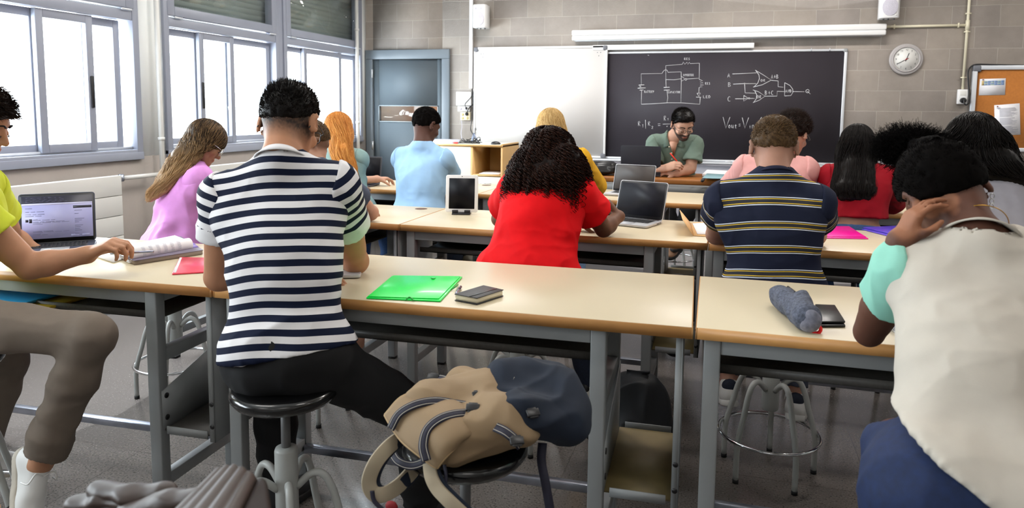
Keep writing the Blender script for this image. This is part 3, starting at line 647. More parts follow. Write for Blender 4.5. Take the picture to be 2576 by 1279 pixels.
# ------------------------------------------------------------------ implicit surfaces: rounded solids blended and meshed
def nrm(v): v=V(v); return v/(np.linalg.norm(v)+1e-12)
class Field:
    """a distance grid; solids are blended into it and the zero surface is meshed"""
    def __init__(s, lo, hi, h):
        s.lo=V(lo); s.h=h; s.n=np.ceil((V(hi)-s.lo)/h).astype(int)+1
        s.D=np.full(s.n, .3, np.float32)
        s.ax=[(s.lo[i]+h*np.arange(s.n[i])).astype(np.float32) for i in range(3)]
    def win(s, lo, hi):
        a=np.clip(np.floor((V(lo)-s.lo)/s.h).astype(int),0,s.n); b=np.clip(np.ceil((V(hi)-s.lo)/s.h).astype(int)+1,0,s.n)
        if np.any(b<=a): return None
        sl=tuple(slice(a[i],b[i]) for i in range(3))
        return sl, s.ax[0][sl[0]][:,None,None], s.ax[1][sl[1]][None,:,None], s.ax[2][sl[2]][None,None,:]
    def put(s, sl, d, k, op):
        o=s.D[sl]
        if op=='u':
            if k>0: hh=np.clip(.5+.5*(o-d)/k,0,1); s.D[sl]=o+(d-o)*hh-k*hh*(1-hh)
            else: s.D[sl]=np.minimum(o,d)
        elif op=='s':
            d=-d
            if k>0: hh=np.clip(.5-.5*(o-d)/k,0,1); s.D[sl]=o+(d-o)*hh+k*hh*(1-hh)
            else: s.D[sl]=np.maximum(o,d)
        else:
            if k>0: hh=np.clip(.5-.5*(o-d)/k,0,1); s.D[sl]=o+(d-o)*hh+k*hh*(1-hh)
            else: s.D[sl]=np.maximum(o,d)
    def cone(s, a, b, ra, rb=None, k=.02, op='u', flat=None):
        """tapered capsule; flat=(direction, factor) squeezes it along that direction"""
        a,b=V(a),V(b); rb=ra if rb is None else rb
        f=1.; fd=None
        if flat: fd=nrm(flat[0]); f=flat[1]
        R=max(ra,rb)*max(1,f)+k+2*s.h
        w=s.win(np.minimum(a,b)-R, np.maximum(a,b)+R)
        if w is None: return s
        sl,X,Y,Z=w; d=b-a; L2=float(d@d)+1e-9
        px,py,pz=X-a[0],Y-a[1],Z-a[2]
        t=np.clip((px*d[0]+py*d[1]+pz*d[2])/L2,0,1)
        qx,qy,qz=px-t*d[0],py-t*d[1],pz-t*d[2]
        q2=qx*qx+qy*qy+qz*qz
        r=ra+(rb-ra)*t
        if fd is not None:
            c=qx*fd[0]+qy*fd[1]+qz*fd[2]; q2n=q2-c*c+(c/f)**2
            l=np.sqrt(q2n+1e-12); dd=(l-r)*np.where(l>0, np.sqrt((q2+1e-12)/(q2n+1e-12)),1)
            dd=np.where(l<r,(l-r)*min(1,f),dd)
        else: dd=np.sqrt(q2)-r
        s.put(sl,dd.astype(np.float32),k,op); return s
    def ell(s, c, r, ax=None, k=.02, op='u'):
        """ellipsoid, radii r along axes ax (rows)"""
        c=V(c); r=V(r); A=np.eye(3) if ax is None else np.array([nrm(a) for a in ax])
        ext=np.sqrt(((A*r[:,None])**2).sum(0))+k+2*s.h
        w=s.win(c-ext,c+ext)
        if w is None: return s
        sl,X,Y,Z=w; px,py,pz=X-c[0],Y-c[1],Z-c[2]
        k0=0;k1=0
        for i in range(3):
            u=px*A[i,0]+py*A[i,1]+pz*A[i,2]; k0=k0+(u/r[i])**2; k1=k1+(u/r[i]**2)**2
        k0=np.sqrt(k0); k1=np.sqrt(k1)+1e-9
        s.put(sl,(k0*(k0-1)/k1).astype(np.float32),k,op); return s
    def rbox(s, c, hlf, ax=None, rad=.01, k=.0, op='u'):
        c=V(c); hlf=V(hlf); A=np.eye(3) if ax is None else np.array([nrm(a) for a in ax])
        ext=(np.abs(A)*hlf[:,None]).sum(0)+k+2*s.h+rad
        w=s.win(c-ext,c+ext)
        if w is None: return s
        sl,X,Y,Z=w; px,py,pz=X-c[0],Y-c[1],Z-c[2]; o=0; m=None
        for i in range(3):
            q=np.abs(px*A[i,0]+py*A[i,1]+pz*A[i,2])-(hlf[i]-rad); o=o+np.maximum(q,0)**2; m=q if m is None else np.maximum(m,q)
        s.put(sl,(np.sqrt(o)+np.minimum(m,0)-rad).astype(np.float32),k,op); return s
    def cut(s, p, n, k=0):
        """keep the side the normal n points away from"""
        p=V(p); n=nrm(n); X,Y,Z=s.ax[0][:,None,None],s.ax[1][None,:,None],s.ax[2][None,None,:]
        d=((X-p[0])*n[0]+(Y-p[1])*n[1]+(Z-p[2])*n[2]).astype(np.float32)
        s.put((slice(None),)*3, d, k, 'i'); return s
    def mesh(s):
        D=s.D; h=s.h
        I=D<0
        c=I[:-1,:-1,:-1].astype(np.int8)
        for dx,dy,dz in ((0,0,1),(0,1,0),(0,1,1),(1,0,0),(1,0,1),(1,1,0),(1,1,1)):
            c=c+I[dx:I.shape[0]-1+dx,dy:I.shape[1]-1+dy,dz:I.shape[2]-1+dz]
        act=(c>0)&(c<8); ii=np.argwhere(act); idx=np.full(act.shape,-1,np.int32); idx[tuple(ii.T)]=np.arange(len(ii))
        corners=np.array([(x,y,z) for x in (0,1) for y in (0,1) for z in (0,1)])
        val=[D[tuple((ii+cc).T)] for cc in corners]
        acc=np.zeros((len(ii),3)); cnt=np.zeros(len(ii))
        for a in range(8):
            for b in range(a+1,8):
                if np.abs(corners[a]-corners[b]).sum()!=1: continue
                va,vb=val[a],val[b]; m=(va<0)!=(vb<0); t=np.where(m,va/(va-vb+1e-20),0)
                p=corners[a]+(corners[b]-corners[a])*t[:,None]; acc+=p*m[:,None]; cnt+=m
        v=s.lo+(ii+acc/cnt[:,None])*h
        F=[]
        for axs in range(3):
            o1,o2=[(1,2),(2,0),(0,1)][axs]
            sh=list(I.shape); 
            A_=I[tuple(slice(0,-1) if i==axs else slice(None) for i in range(3))]; B_=I[tuple(slice(1,None) if i==axs else slice(None) for i in range(3))]
            e=np.argwhere(A_!=B_)
            e=e[(e[:,o1]>0)&(e[:,o2]>0)&(e[:,o1]<sh[o1]-1)&(e[:,o2]<sh[o2]-1)]
            ins=A_[tuple(e.T)]
            q=[]
            for d1,d2 in ((1,1),(0,1),(0,0),(1,0)):
                cidx=e.copy(); cidx[:,o1]-=d1; cidx[:,o2]-=d2; q.append(idx[tuple(cidx.T)])
            q=np.stack(q,1); q[~ins]=q[~ins][:,::-1]; F.append(q)
        F=np.concatenate(F); F=F[(F>=0).all(1)]
        return v,F
def vnormals(v,F):
    a=v[F[:,0]];b=v[F[:,1]];c=v[F[:,2]];d=v[F[:,3]]; n=np.cross(c-a,d-b); N=np.zeros_like(v)
    for k in range(4): np.add.at(N,F[:,k],n)
    return N/(np.linalg.norm(N,axis=1)[:,None]+1e-12)
def vrelax(v,F,it=2,lam=.5):
    E=np.concatenate([F[:,[0,1]],F[:,[1,2]],F[:,[2,3]],F[:,[3,0]]])
    deg=np.bincount(E[:,0],minlength=len(v))+np.bincount(E[:,1],minlength=len(v))
    for _ in range(it):
        S_=np.zeros_like(v)
        for k in range(3):
            S_[:,k]=np.bincount(E[:,0],weights=v[E[:,1],k],minlength=len(v))+np.bincount(E[:,1],weights=v[E[:,0],k],minlength=len(v))
        v=v+lam*(S_/np.maximum(deg,1)[:,None]-v)
    return v
def _hash(i,j,k,s):
    n=(i*374761393+j*668265263+k*2147483647+s*1274126177).astype(np.int64)&0xffffffff
    n=((n^(n>>13))*1274126177)&0xffffffff; return ((n^(n>>16))&0xffff)/65535.
def vnoise(p, s=0):
    f=np.floor(p).astype(np.int64); t=p-f; t=t*t*(3-2*t); r=0
    for a in (0,1):
        for b in (0,1):
            for c in (0,1):
                wt=(t[:,0] if a else 1-t[:,0])*(t[:,1] if b else 1-t[:,1])*(t[:,2] if c else 1-t[:,2])
                r=r+wt*_hash(f[:,0]+a,f[:,1]+b,f[:,2]+c,s)
    return r*2-1
def folds(v, N, specs, seed=0):
    """push vertices along their normals: specs = (amplitude, wavelength, direction of the crease, stretch, centre, radius)"""
    out=v.copy()
    for q,(amp,wl,dr,st,*ctr) in enumerate(specs):
        d=nrm(dr); p=v/wl; c=(p@d)[:,None]*d; p=p-c+c/st
        p=p+.35*np.stack([vnoise(v/wl/2.3,seed+50+q),vnoise(v/wl/2.3,seed+60+q),vnoise(v/wl/2.3,seed+70+q)],1)
        n=vnoise(p,seed+q); n=1-2*np.abs(n)-.4
        wgt=1.
        if ctr: wgt=np.exp(-((v-V(ctr[0]))**2).sum(1)/ctr[1]**2)
        out=out+N*(amp*n*wgt)[:,None]
    return out
def strand_mesh(P, r0, r1, sides=3):
    """P: strands x segments x 3 -> thin tapering tubes"""
    n,m,_=P.shape; T=np.gradient(P,axis=1); T/=np.linalg.norm(T,axis=2,keepdims=True)+1e-12
    ref=np.zeros_like(T); ref[...,0]=.3; ref[...,1]=.8; ref[...,2]=.45
    U=np.cross(T,ref); U/=np.linalg.norm(U,axis=2,keepdims=True)+1e-12; W_=np.cross(T,U)
    r=(r0+(r1-r0)*np.linspace(0,1,m))[None,:,None]
    if hasattr(r0,'__len__'): pass
    ring=[P+r*(U*math.cos(2*PI*k/sides)+W_*math.sin(2*PI*k/sides)) for k in range(sides)]
    v=np.stack(ring,2).reshape(-1,3)
    base=(np.arange(n)*m*sides)[:,None,None]; i=(np.arange(m-1)*sides)[None,:,None]; k=np.arange(sides)[None,None,:]
    a=base+i+k; b=base+i+(k+1)%sides; F=np.stack([a,b,b+sides,a+sides],-1).reshape(-1,4)
    return v,F
def join(*vf):
    vs=[];fs=[];o=0
    for v,f in vf: vs.append(v); fs.append(f+o); o+=len(v)
    return np.concatenate(vs),np.concatenate(fs)
# ------------------------------------------------------------------ stools
mk('stool_paint','#a9aba8',.4)
def stool(x, y, sz, label, rot=0., ring=True, seatmat='seat_black'):
    r = empty('lab_stool', (x,y,0), rot, label, 'stool', 'lab stools')
    R=.157
    MB().lathe([(0,-.045),(R-.035,-.045),(R-.012,-.040),(R,-.024),(R,-.012),(R-.008,-.002),(R-.03,.0),(0,-.006)],(0,0,sz),40).build('seat',MT[seatmat],r,smooth=True)
    MB().lathe([(.014,.40),(.014,sz-.045)],n=14).build('screw_rod',MT['steel_dark'],r,smooth=True)
    MB().lathe([(.06,sz-.052),(.06,sz-.045)],n=20).build('seat_plate',MT['steel_dark'],r)
    MB().lathe([(.03,.27),(.034,.275),(.034,.475),(.031,.483),(.015,.486)],n=22).build('column',MT['stool_paint'],r,smooth=True)
    for k in range(5):
        a=2*PI*k/5
        def q(rr,z): return (rr*math.cos(a),rr*math.sin(a),z)
        pts=spline([q(.03,.36),q(.075,.40),q(.112,.395),q(.138,.345),q(.158,.27),q(.183,.18),q(.19,.12),q(.19,.015)],5)
        lg=MB().tube(pts,.0115,10).build('leg',MT['stool_paint'],r,smooth=True)
        MB().lathe([(.0125,0),(.0125,.016)],q(.19,0),12).build('foot',MT['rubber'],lg,smooth=True)
    if ring:
        MB().tube([( .2*math.cos(t),.2*math.sin(t),.17) for t in np.linspace(0,2*PI,49)[:-1]],.0075,8,closed=True).build('foot_ring',MT['chrome'],r,smooth=True)
    return r

# ------------------------------------------------------------------ people
def skinmat(name, rough=.5):
    m = mk(name,'#ffffff',rough,spec=.3,noise=(25,.05),attr=True,bump=(220,.10,.0008)); nt,b=nodes_of(m)
    b.inputs['Subsurface Weight'].default_value=.12; b.inputs['Subsurface Radius'].default_value=(.012,.005,.003); b.inputs['Subsurface Scale'].default_value=1
    return m
skinmat('skin',.58)
def hand(F, W, d, pn, th, curl=.5, s=1., spread=.0, thumb=.4, pts=None, fing=None):
    """W wrist, d towards the fingers, pn out of the palm, th towards the thumb"""
    W=V(W); d=nrm(d); pn=V(pn)-d*(V(pn)@d); pn=nrm(pn); th=V(th)-d*(V(th)@d)-pn*(V(th)@pn); th=nrm(th)
    kn=[(.088,.029),(.093,.0095),(.089,-.010),(.080,-.028)]
    ln=[(.042,.025,.021),(.046,.028,.022),(.043,.026,.021),(.034,.020,.018)]
    K=[W+(d*a+th*b)*s for a,b in kn]
    for i,kp in enumerate(K):
        base=W+(d*.012+th*(.018-.012*i))*s
        F.cone(base,kp,.0155*s,.0125*s,k=.012)
    F.ell(W+d*.05*s+pn*.004*s,(.045*s,.038*s,.016*s),(d,th,pn),k=.01)
    ends=[]
    for i,kp in enumerate(K):
        c=(fing[i] if fing else curl); a=0; p=kp; rr=[.0098,.0090,.0083,.0074]
        if i==3: rr=[x*.88 for x in rr]
        for j in range(3):
            a+=c*(.9,1.05,.75)[j]; dirv=d*math.cos(a)+pn*math.sin(a)+th*(spread*(1.5-i)*.5)
            q=p+nrm(dirv)*ln[i][j]*s; F.cone(p,q,rr[j]*s,rr[j+1]*s,k=.0025 if j else .006); p=q
        ends.append(p)
    p0=W+(d*.022+th*.022+pn*.006)*s; p1=p0+nrm(d*.62+th*.62+pn*.45)*.043*s
    p2=p1+nrm(d*.85+th*(.35-.5*thumb)+pn*(.25+thumb))*.033*s; p3=p2+nrm(d*.9+th*(.1-.8*thumb)+pn*(.2+thumb))*.026*s
    F.cone(p0,p1,.0165*s,.0125*s,k=.012); F.cone(p1,p2,.0118*s,.0105*s,k=.004); F.cone(p2,p3,.0105*s,.0085*s,k=.003)
    ends.append(p3)
    return ends
def head(F, c, f, up, s, fem, ears=True):
    f=nrm(f); up=nrm(V(up)-f*(V(up)@f)); sd=np.cross(f,up)     # sd: the person's right
    L=lambda a,b,e: c+(sd*a+f*b+up*e)*s
    F.ell(L(0,-.008,.012),(.077*s,.096*s,.088*s),(sd,f,up),k=.02)
    F.ell(L(0,.022,-.055),(.060*s,.072*s,.075*s),(sd,f,up),k=.03)
    F.cone(L(-.05,.0,-.05),L(-.018,.068,-.112),.018*s,.015*s,k=.03); F.cone(L(.05,.0,-.05),L(.018,.068,-.112),.018*s,.015*s,k=.03)
    F.ell(L(0,.078,-.108),(.020*s,.016*s,.014*s),(sd,f,up),k=.018)
    F.cone(L(-.045,.066,.006),L(.045,.066,.006),.016*s,k=.014)
    for g in (-1,1):
        F.ell(L(g*.031,.098,-.020),(.019*s,.014*s,.011*s),(sd,f,up),k=.010,op='s')
        F.ell(L(g*.031,.082,-.021),(.0135*s,.012*s,.011*s),(sd,f,up),k=.003)
        F.ell(L(g*.044,.068,-.045),(.022*s,.020*s,.018*s),(sd,f,up),k=.02)
    F.cone(L(0,.086,-.010),L(0,.108,-.048),.008*s,.0115*s,k=.010)
    for g in (-1,1): F.ell(L(g*.012,.098,-.053),(.008*s,.009*s,.007*s),(sd,f,up),k=.006)
    F.ell(L(0,.091,-.076),(.024*s,.010*s,.0055*s),(sd,f,up),k=.005); F.ell(L(0,.089,-.086),(.020*s,.0105*s,.0065*s),(sd,f,up),k=.005)
    for g in ((-1,1) if ears else ()):
        ax=(nrm(sd*g*.8-f*.6),nrm(f*.8+sd*g*.6),nrm(up+f*-.15))
        F.ell(L(g*.088,-.014,-.018),(.0085*s,.020*s,.034*s),ax,k=.008)
        F.ell(L(g*.097,-.007,-.015),(.006*s,.012*s,.021*s),ax,k=.004,op='s')
        F.ell(L(g*.080,.004,-.045),(.007*s,.008*s,.010*s),ax,k=.006)
    return L
def torso(F, J, t=0., fem=False, k=.05, loose=0., bulk=1.):
    P,N,A,B=J['hip'],J['neck'],J['A'],J['B']; s=J['s']; sd=nrm(B-A); sp=N-P; u=nrm(sp); fr=nrm(np.cross(u,sd)); sd=np.cross(fr,u)
    mid=(A+B)/2; w_=np.linalg.norm(B-A)/2
    ax=(sd,fr,u)
    F.ell(mid-u*.11*s,(w_*.86+t,(.108*bulk)*s+t,.17*s+t),ax,k=k)
    F.ell(P+sp*.40,((.116 if fem else .128)*s*bulk+t+loose*.6,.095*s*bulk+t+loose*.5,.15*s+t),ax,k=k)
    F.ell(P,((.165 if fem else .158)*s*bulk+t+loose,.118*s*bulk+t+loose*.6,.115*s+t),ax,k=k)
    for q in (A,B):
        F.ell(q,(.058*s+t,.056*s+t,.058*s+t),ax,k=k)
        F.cone(N-u*.026*s,q-u*.002,.049*s+t*.8,.040*s+t*.8,k=k*.8)
        F.cone(q*.72+mid*.28-u*.09*s-fr*.015,P+sp*.42+(q-mid)*.42,(.050 if fem else .062)*s*bulk+t,(.050 if fem else .056)*s*bulk+t,k=k)
        F.ell(q*.55+mid*.45-u*.08*s-fr*.062*s,(.055*s+t*.5,.03*s+t*.5,.075*s),ax,k=.04)   # shoulder blades
        if fem: F.ell(q*.46+mid*.54-u*.15*s+fr*.085*s,(.055*s+t*.5,.055*s+t*.5,.055*s+t*.5),ax,k=.03)
    return sd,fr,u
def legs(F, J, t=0., bulk=1., k=.05, fem=False, calf=True, flare=0.):
    s=J['s']; P=J['hip']; sd=J['sd']
    for g,kn,an in ((-1,J.get('kL'),J.get('aL')),(1,J.get('kR'),J.get('aR'))):
        if kn is None: continue
        h=P+sd*g*(.080 if fem else .064)*s-V(0,0,.01)
        th=nrm(kn-h)
        F.cone(h,kn,(.084*bulk)*s+t,.055*s*bulk+t,k=k)
        F.ell(h-V(0,0,.02)-th*.02,((.092 if fem else .087)*s+t,.092*s+t,.088*s+t),k=k)
        if calf:
            c1=kn+(an-kn)*.33; F.cone(kn,c1,.054*s*bulk+t,.052*s*bulk+t,k=.03); F.cone(c1,an,.052*s*bulk+t,.036*s+t+flare,k=.03)
def shoe(J, ank, d, base, sole, parent, s=1., tongue=None, stripe=None, laces=True, side=(1,0,0), up=(0,0,1), heel=None):
    d=nrm(d); up=nrm(V(up)-d*(V(up)@d)); sd=np.cross(d,up); c=ank-up*.075*s     # sole level under the ankle
    P=lambda a,b,e: c+(d*a+sd*b+up*e)*s
    lo=np.minimum.reduce([P(a,b,e) for a in (-.1,.22) for b in (-.07,.07) for e in (-.03,.13)]); hi=np.maximum.reduce([P(a,b,e) for a in (-.1,.22) for b in (-.07,.07) for e in (-.03,.13)])
    F=Field(lo,hi,.005)
    ax=(d,sd,up)
    F.cone(P(-.015,0,.075),P(-.025,0,.03),.037*s,.036*s,k=.02); F.cone(P(-.02,0,.03),P(.09,0,.022),.038*s,.038*s,k=.03); F.ell(P(.135,0,.018),(.06*s,.042*s,.032*s),ax,k=.03)
    F.cone(P(.0,0,.075),P(.08,0,.045),.033*s,.028*s,k=.02)
    F.cut(P(0,0,.0),-up); F.cut(P(0,0,.098),up)
    F.cone(P(-.005,0,.06),P(-.005,0,.2),.028*s,.03*s,k=.006,op='s')
    v,f=F.mesh(); v=vrelax(v,f,1); o=npmesh('shoe',v,f,base,parent)
    F=Field(lo,hi,.005)
    F.cone(P(-.025,0,-.004),P(.07,0,-.004),.041*s,.040*s,k=.03); F.ell(P(.125,0,-.004),(.075*s,.047*s,.04*s),ax,k=.03); F.cut(P(0,0,.012),up); F.cut(P(0,0,-.018),-up)
    v,f=F.mesh(); npmesh('sole',vrelax(v,f,1),f,sole,o)
    if heel:
        F=Field(lo,hi,.005); F.ell(P(-.035,0,.068),(.028*s,.034*s,.034*s),ax,k=.01); F.cut(P(-.02,0,0),d); F.cone(P(-.005,0,.04),P(-.005,0,.2),.029*s,.03*s,k=.004,op='s'); F.cut(P(0,0,.103),up)
        v,f=F.mesh(); npmesh('heel_tab',vrelax(v,f,1),f,heel,o)
    if laces:
        mb=MB()
        for i in range(5):
            x=.045+.016*i; z=.083-.0085*i
            mb.tube([P(x,-.024,z-.008),P(x+.004,0,z+.004),P(x,.024,z-.008)],.003*s,6)
        for g in (-1,1):
            mb.tube(spline([P(.045,0,.088),P(.035,.03*g,.10),P(.06,.045*g,.085),P(.05,.05*g,.055)],4),.0026*s,6)
        l=mb.build('laces',MT['shoe_white'],o,smooth=True); tag(l,kind='stuff') if False else None
    if stripe:
        for g in (-1,1):
            for i in range(3):
                x=.045+.022*i; 
                MB().ribbon([P(x-.012,g*.0385,.012),P(x,g*.0375,.03),P(x+.012,g*.030,.052)],.011*s,.004,[sd*g]*3).build('stripe',stripe,o)
    return o
def person(label, J, skin=(.5,.3,.2), fem=False, h=.007, bulk=1., hands=None, group=None, paint=None, legs_on=True, ears=True):
    """J: world joints (A left shoulder, B right shoulder, eA/eB elbows, wA/wB wrists, hip, neck, head, face, kL/kR, aL/aR)"""
    r=empty('person',(0,0,0),0,label,'person','students at the desks' if group is None else (group or None))
    for k in list(J):
        if k not in('s','footL','footR') and J[k] is not None: J[k]=V(J[k])
    J.setdefault('s',1.); s=J['s']
    pts=[J[k] for k in J if k not in('s','footL','footR','face','up','sd','fr','u') and J[k] is not None]
    lo=np.min(pts,0)-.2; hi=np.max(pts,0)+.2; hi[2]=max(hi[2],J['head'][2]+.15)
    F=Field(lo,hi,h)
    sd,fr,u=torso(F,J,0,fem,.05,bulk=bulk); J['sd'],J['fr'],J['u']=sd,fr,u
    J.setdefault('up',V(0,0,1))
    Lf=head(F,J['head'],J['face'],J['up'],s,fem,ears); J['L']=Lf
    nr=(.046 if fem else .053)*s
    F.cone(J['neck']-u*.03,Lf(0,-.012,-.055),nr,nr*.92,k=.03); F.cone(J['neck']-u*.02-fr*.01,Lf(0,-.045,-.03),nr*.75,nr*.7,k=.03)
    a_=(.040 if fem else .047)*s*bulk
    for g,(S0,E,W) in enumerate(((J['A'],J['eA'],J['wA']),(J['B'],J['eB'],J['wB']))):
        F.cone(S0,E,a_,a_*.84,k=.03); m1=E+(W-E)*.3
        F.cone(S0*.55+E*.45,S0*.2+E*.8,a_*1.04,a_*.85,k=.02)
        F.cone(E,m1,a_*.84,a_*.88,k=.02); F.cone(m1,W,a_*.88,.027*s,k=.02); F.ell(W,(.028*s,.026*s,.026*s),k=.02)
        hd=(hands or {}).get('AB'[g])
        if hd is None:
            d=nrm(W-E); hd=dict(d=d,pn=(0,0,-1),th=(sd if g==0 else -sd),curl=.5)
        J['tips'+'AB'[g]]=hand(F,W,hd['d'],hd['pn'],hd['th'],hd.get('curl',.5),s*(.93 if fem else 1.)*hd.get('s',1.),hd.get('spread',0),hd.get('thumb',.4),fing=hd.get('fing'))
    if legs_on:
        legs(F,J,0,bulk,fem=fem)
        for an,ft in ((J.get('aL'),J.get('footL')),(J.get('aR'),J.get('footR'))):
            if an is not None:
                dd,uu=(fr,V(0,0,1)) if ft is None else (nrm(ft[0]),nrm(ft[1]))
                F.cone(an,an-uu*.045*s+dd*.01,.033*s,.028*s,k=.02)
    v,f=F.mesh(); v=vrelax(v,f,1,.4)
    col=np.tile(V(skin),(len(v),1))
    hc=J['head']; q=v-hc; f0=nrm(J['face']); up=nrm(J['up']-f0*(J['up']@f0)); sd0=np.cross(f0,up)
    loc=np.stack([q@sd0,q@f0,q@up],1)/s
    lip=np.exp(-((loc[:,0]/.024)**2+((loc[:,1]-.098)/.02)**2+((loc[:,2]+.081)/.010)**2)**2)
    col=col*(1-lip[:,None])+lip[:,None]*col*V(.85,.5,.5)
    knuck=.06*vnoise(v/.03,3); col=col*(1+knuck[:,None])
    if paint is not None: col=paint(v,loc,col)
    body=npmesh('body',v,f,MT['skin'],r,col=np.clip(col,0,1)); J['loc']=loc
    return r
def shirt(r, J, m, fem=False, t=.014, loose=.01, bulk=1., sleeve=.55, hem=None, hemn=None, neckr=.064, fold=(), seed=1, name='t_shirt', smat=None, h=.008, band=None, hs=.0065, sr=1.0, cuffmat=None, cuff=.035, collar=None, wid=1., bofs=.5, bclamp=-9., hollow=True, pt=.010, neckcut=None, sfold=None, smooth=2):
    s=J['s']; P,N,A,B=J['hip'],J['neck'],J['A'],J['B']; u,sd,fr=J['u'],J['sd'],J['fr']
    hem=P-u*.03 if hem is None else V(hem); hemn=-u if hemn is None else nrm(hemn)
    pts=[P,N,A,B]; lo=np.min(pts,0)-.28; hi=np.max(pts,0)+.2
    F=Field(lo,hi,h); torso(F,J,t,fem,.06,loose,bulk)
    F.cone(P+(N-P)*.5,P-u*.06,(.110 if fem else .118)*s*bulk*wid+loose,(.148 if fem else .138)*s*bulk*wid+loose,k=.06,flat=(fr,.74))
    for g,kn in ((-1,J.get('kL')),(1,J.get('kR'))):
        if kn is None: continue
        h_=P+sd*g*(.080 if fem else .064)*s-V(0,0,.01)-nrm(kn-P)*.02
        F.ell(h_,((.092 if fem else .087)*s+pt+.012,.092*s+pt+.012,.088*s+pt+.02),k=.05); F.cone(h_,h_+nrm(kn-h_)*.10,.084*s*bulk+pt+.010,.080*s*bulk+pt+.010,k=.04)
        F.cone(h_,h_+u*.12,.085*s+pt+.010,.062*s+pt,k=.05)
    Lf=J['L']
    nc=neckcut if neckcut is not None else .02
    F.cut(hem,hemn)
    F.cone(N-u*(-nc),Lf(0,-.02,-.05),neckr*s,neckr*s*1.0,k=.006,op='s')
    F.cone(N-u*(-nc)+fr*.05,N+fr*.09-u*.01,neckr*s*.9,neckr*s*.8,k=.006,op='s')
    # hollow at the hem
    if hollow: F.ell(hem+hemn*.03,(.13*s*bulk,.085*s*bulk,.08),(sd,fr,u),k=.005,op='s')
    v,f=F.mesh(); v=vrelax(v,f,smooth,.5); Nn=vnormals(v,f)
    v=folds(v,Nn,list(fold)+[(.0022,.05,fr,2.,)],seed)
    uv=None
    if band:
        uv=band(v)[f]
    o=npmesh(name,v,f,m,r,uv=uv)
    o2=[]
    for g,(S0,E) in enumerate(((A,J['eA']),(B,J['eB']))):
        sl=sleeve[g] if hasattr(sleeve,'__len__') else sleeve
        if sl<=0: continue
        a_=(.040 if fem else .047)*s*bulk*sr
        d=nrm(E-S0); end=S0+(E-S0)*sl
        lo=np.minimum(S0,end)-.13; hi=np.maximum(S0,end)+.13
        F=Field(lo,hi,hs); mid=(A+B)/2
        F.ell(S0,(.058*s+t+.004,.056*s+t+.004,.058*s+t+.004),(sd,fr,u),k=.0); F.cone(S0,end,.056*s+t+.002,a_+t+.010,k=.03); F.cone(S0-u*.025,end,a_+t*.7,a_+t+.008,k=.04); F.cut(end,d)
        g_=-1 if g==0 else 1; F.cut(S0-g_*sd*.012,nrm(-g_*sd-d*.45+u*.1))
        F.cone(end-d*.045,end+d*.1,a_+.004,a_+.006,k=.003,op='s')
        v,f=F.mesh(); v=vrelax(v,f,smooth,.5); Nn=vnormals(v,f)
        v=folds(v,Nn,sfold or [(.004,.05,np.cross(d,fr)+d*.4,2.5)],seed+9+g)
        uv=None
        dist=(v-S0)@d
        if band: uv=(bofs+np.maximum(bclamp,(v-S0)@nrm(d-u*.4+(-1 if g==0 else 1)*sd*.25)))[f]
        so=npmesh('sleeve',v,f,smat or m,o,uv=uv)
        if cuffmat is not None:
            so.data.materials.append(cuffmat); L_=(end-S0)@d
            fd=dist[f].mean(1); so.data.polygons.foreach_set('material_index',(fd>L_-cuff).astype(np.int32))
        o2.append(so)
    return o,o2
def neckband(shirt_o, J, m, r=.066, w=.022, drop=.0, t=.004, back=.01, front=-.03):
    """ribbed band round the neck opening"""
    s=J['s']; N,u,sd,fr=J['neck'],J['u'],J['sd'],J['fr']; mb=MB(); pts=[];nn=[]
    for a in np.linspace(0,2*PI,41):
        d=sd*math.cos(a)+fr*math.sin(a)
        p=N+d*r*s*(1.0+.12*max(0,math.sin(a)))+u*(front+(back-front)*(1-math.sin(a))/2+drop)
        pts.append(p); nn.append(d*.55+u*.85)
    return mb.ribbon(pts,w,t,nn).build('neckband',m,shirt_o,smooth=True)
def trousers(r, J, m, t=.012, bulk=1., fem=False, flare=.0, to=1., fold=(), seed=4, name='trousers', top=None, h=.008):
    s=J['s']; P=J['hip']; u,sd,fr=J['u'],J['sd'],J['fr']
    pts=[P]+[J[k] for k in ('kL','kR','aL','aR') if J.get(k) is not None]
    lo=np.min(pts,0)-.22; hi=np.max(pts,0)+.22
    F=Field(lo,hi,h); ax=(sd,fr,u)
    F.ell(P,((.165 if fem else .156)*s*bulk+t*.5,.118*s*bulk+t*.6,.115*s+t*.5),ax,k=.05); F.cone(P,P+(J['neck']-P)*.25,.105*s*bulk+.004,.098*s*bulk+.004,k=.05,flat=(sd,1.2))
    JJ=dict(J); 
    for g in ('L','R'):
        if J.get('a'+g) is not None: JJ['a'+g]=J['k'+g]+(J['a'+g]-J['k'+g])*to
    legs(F,JJ,t,bulk,fem=fem,flare=flare)
    tp=P+u*(.07 if top is None else top); F.cut(tp,u)
    for g in ('L','R'):
        if J.get('a'+g) is not None:
            d=nrm(J['a'+g]-J['k'+g]); e=JJ['a'+g]
            # flat trouser end with the leg hollowed out
            sph=np.sqrt(sum(((F.ax[i]-e[i]).reshape([-1 if j==i else 1 for j in range(3)]))**2 for i in range(3)))
            pl=sum(((F.ax[i]-e[i])*d[i]).reshape([-1 if j==i else 1 for j in range(3)]) for i in range(3))
            F.D=np.where(sph<.13,np.maximum(F.D,pl),F.D).astype(np.float32)
            F.cone(e-d*.03,e+d*.1,.037*s,.037*s,k=.003,op='s')
    v,f=F.mesh(); v=vrelax(v,f,2,.5); Nn=vnormals(v,f); v=folds(v,Nn,list(fold)+[(.003,.06,fr+sd*.3,2.,)],seed)
    return npmesh(name,v,f,m,r)
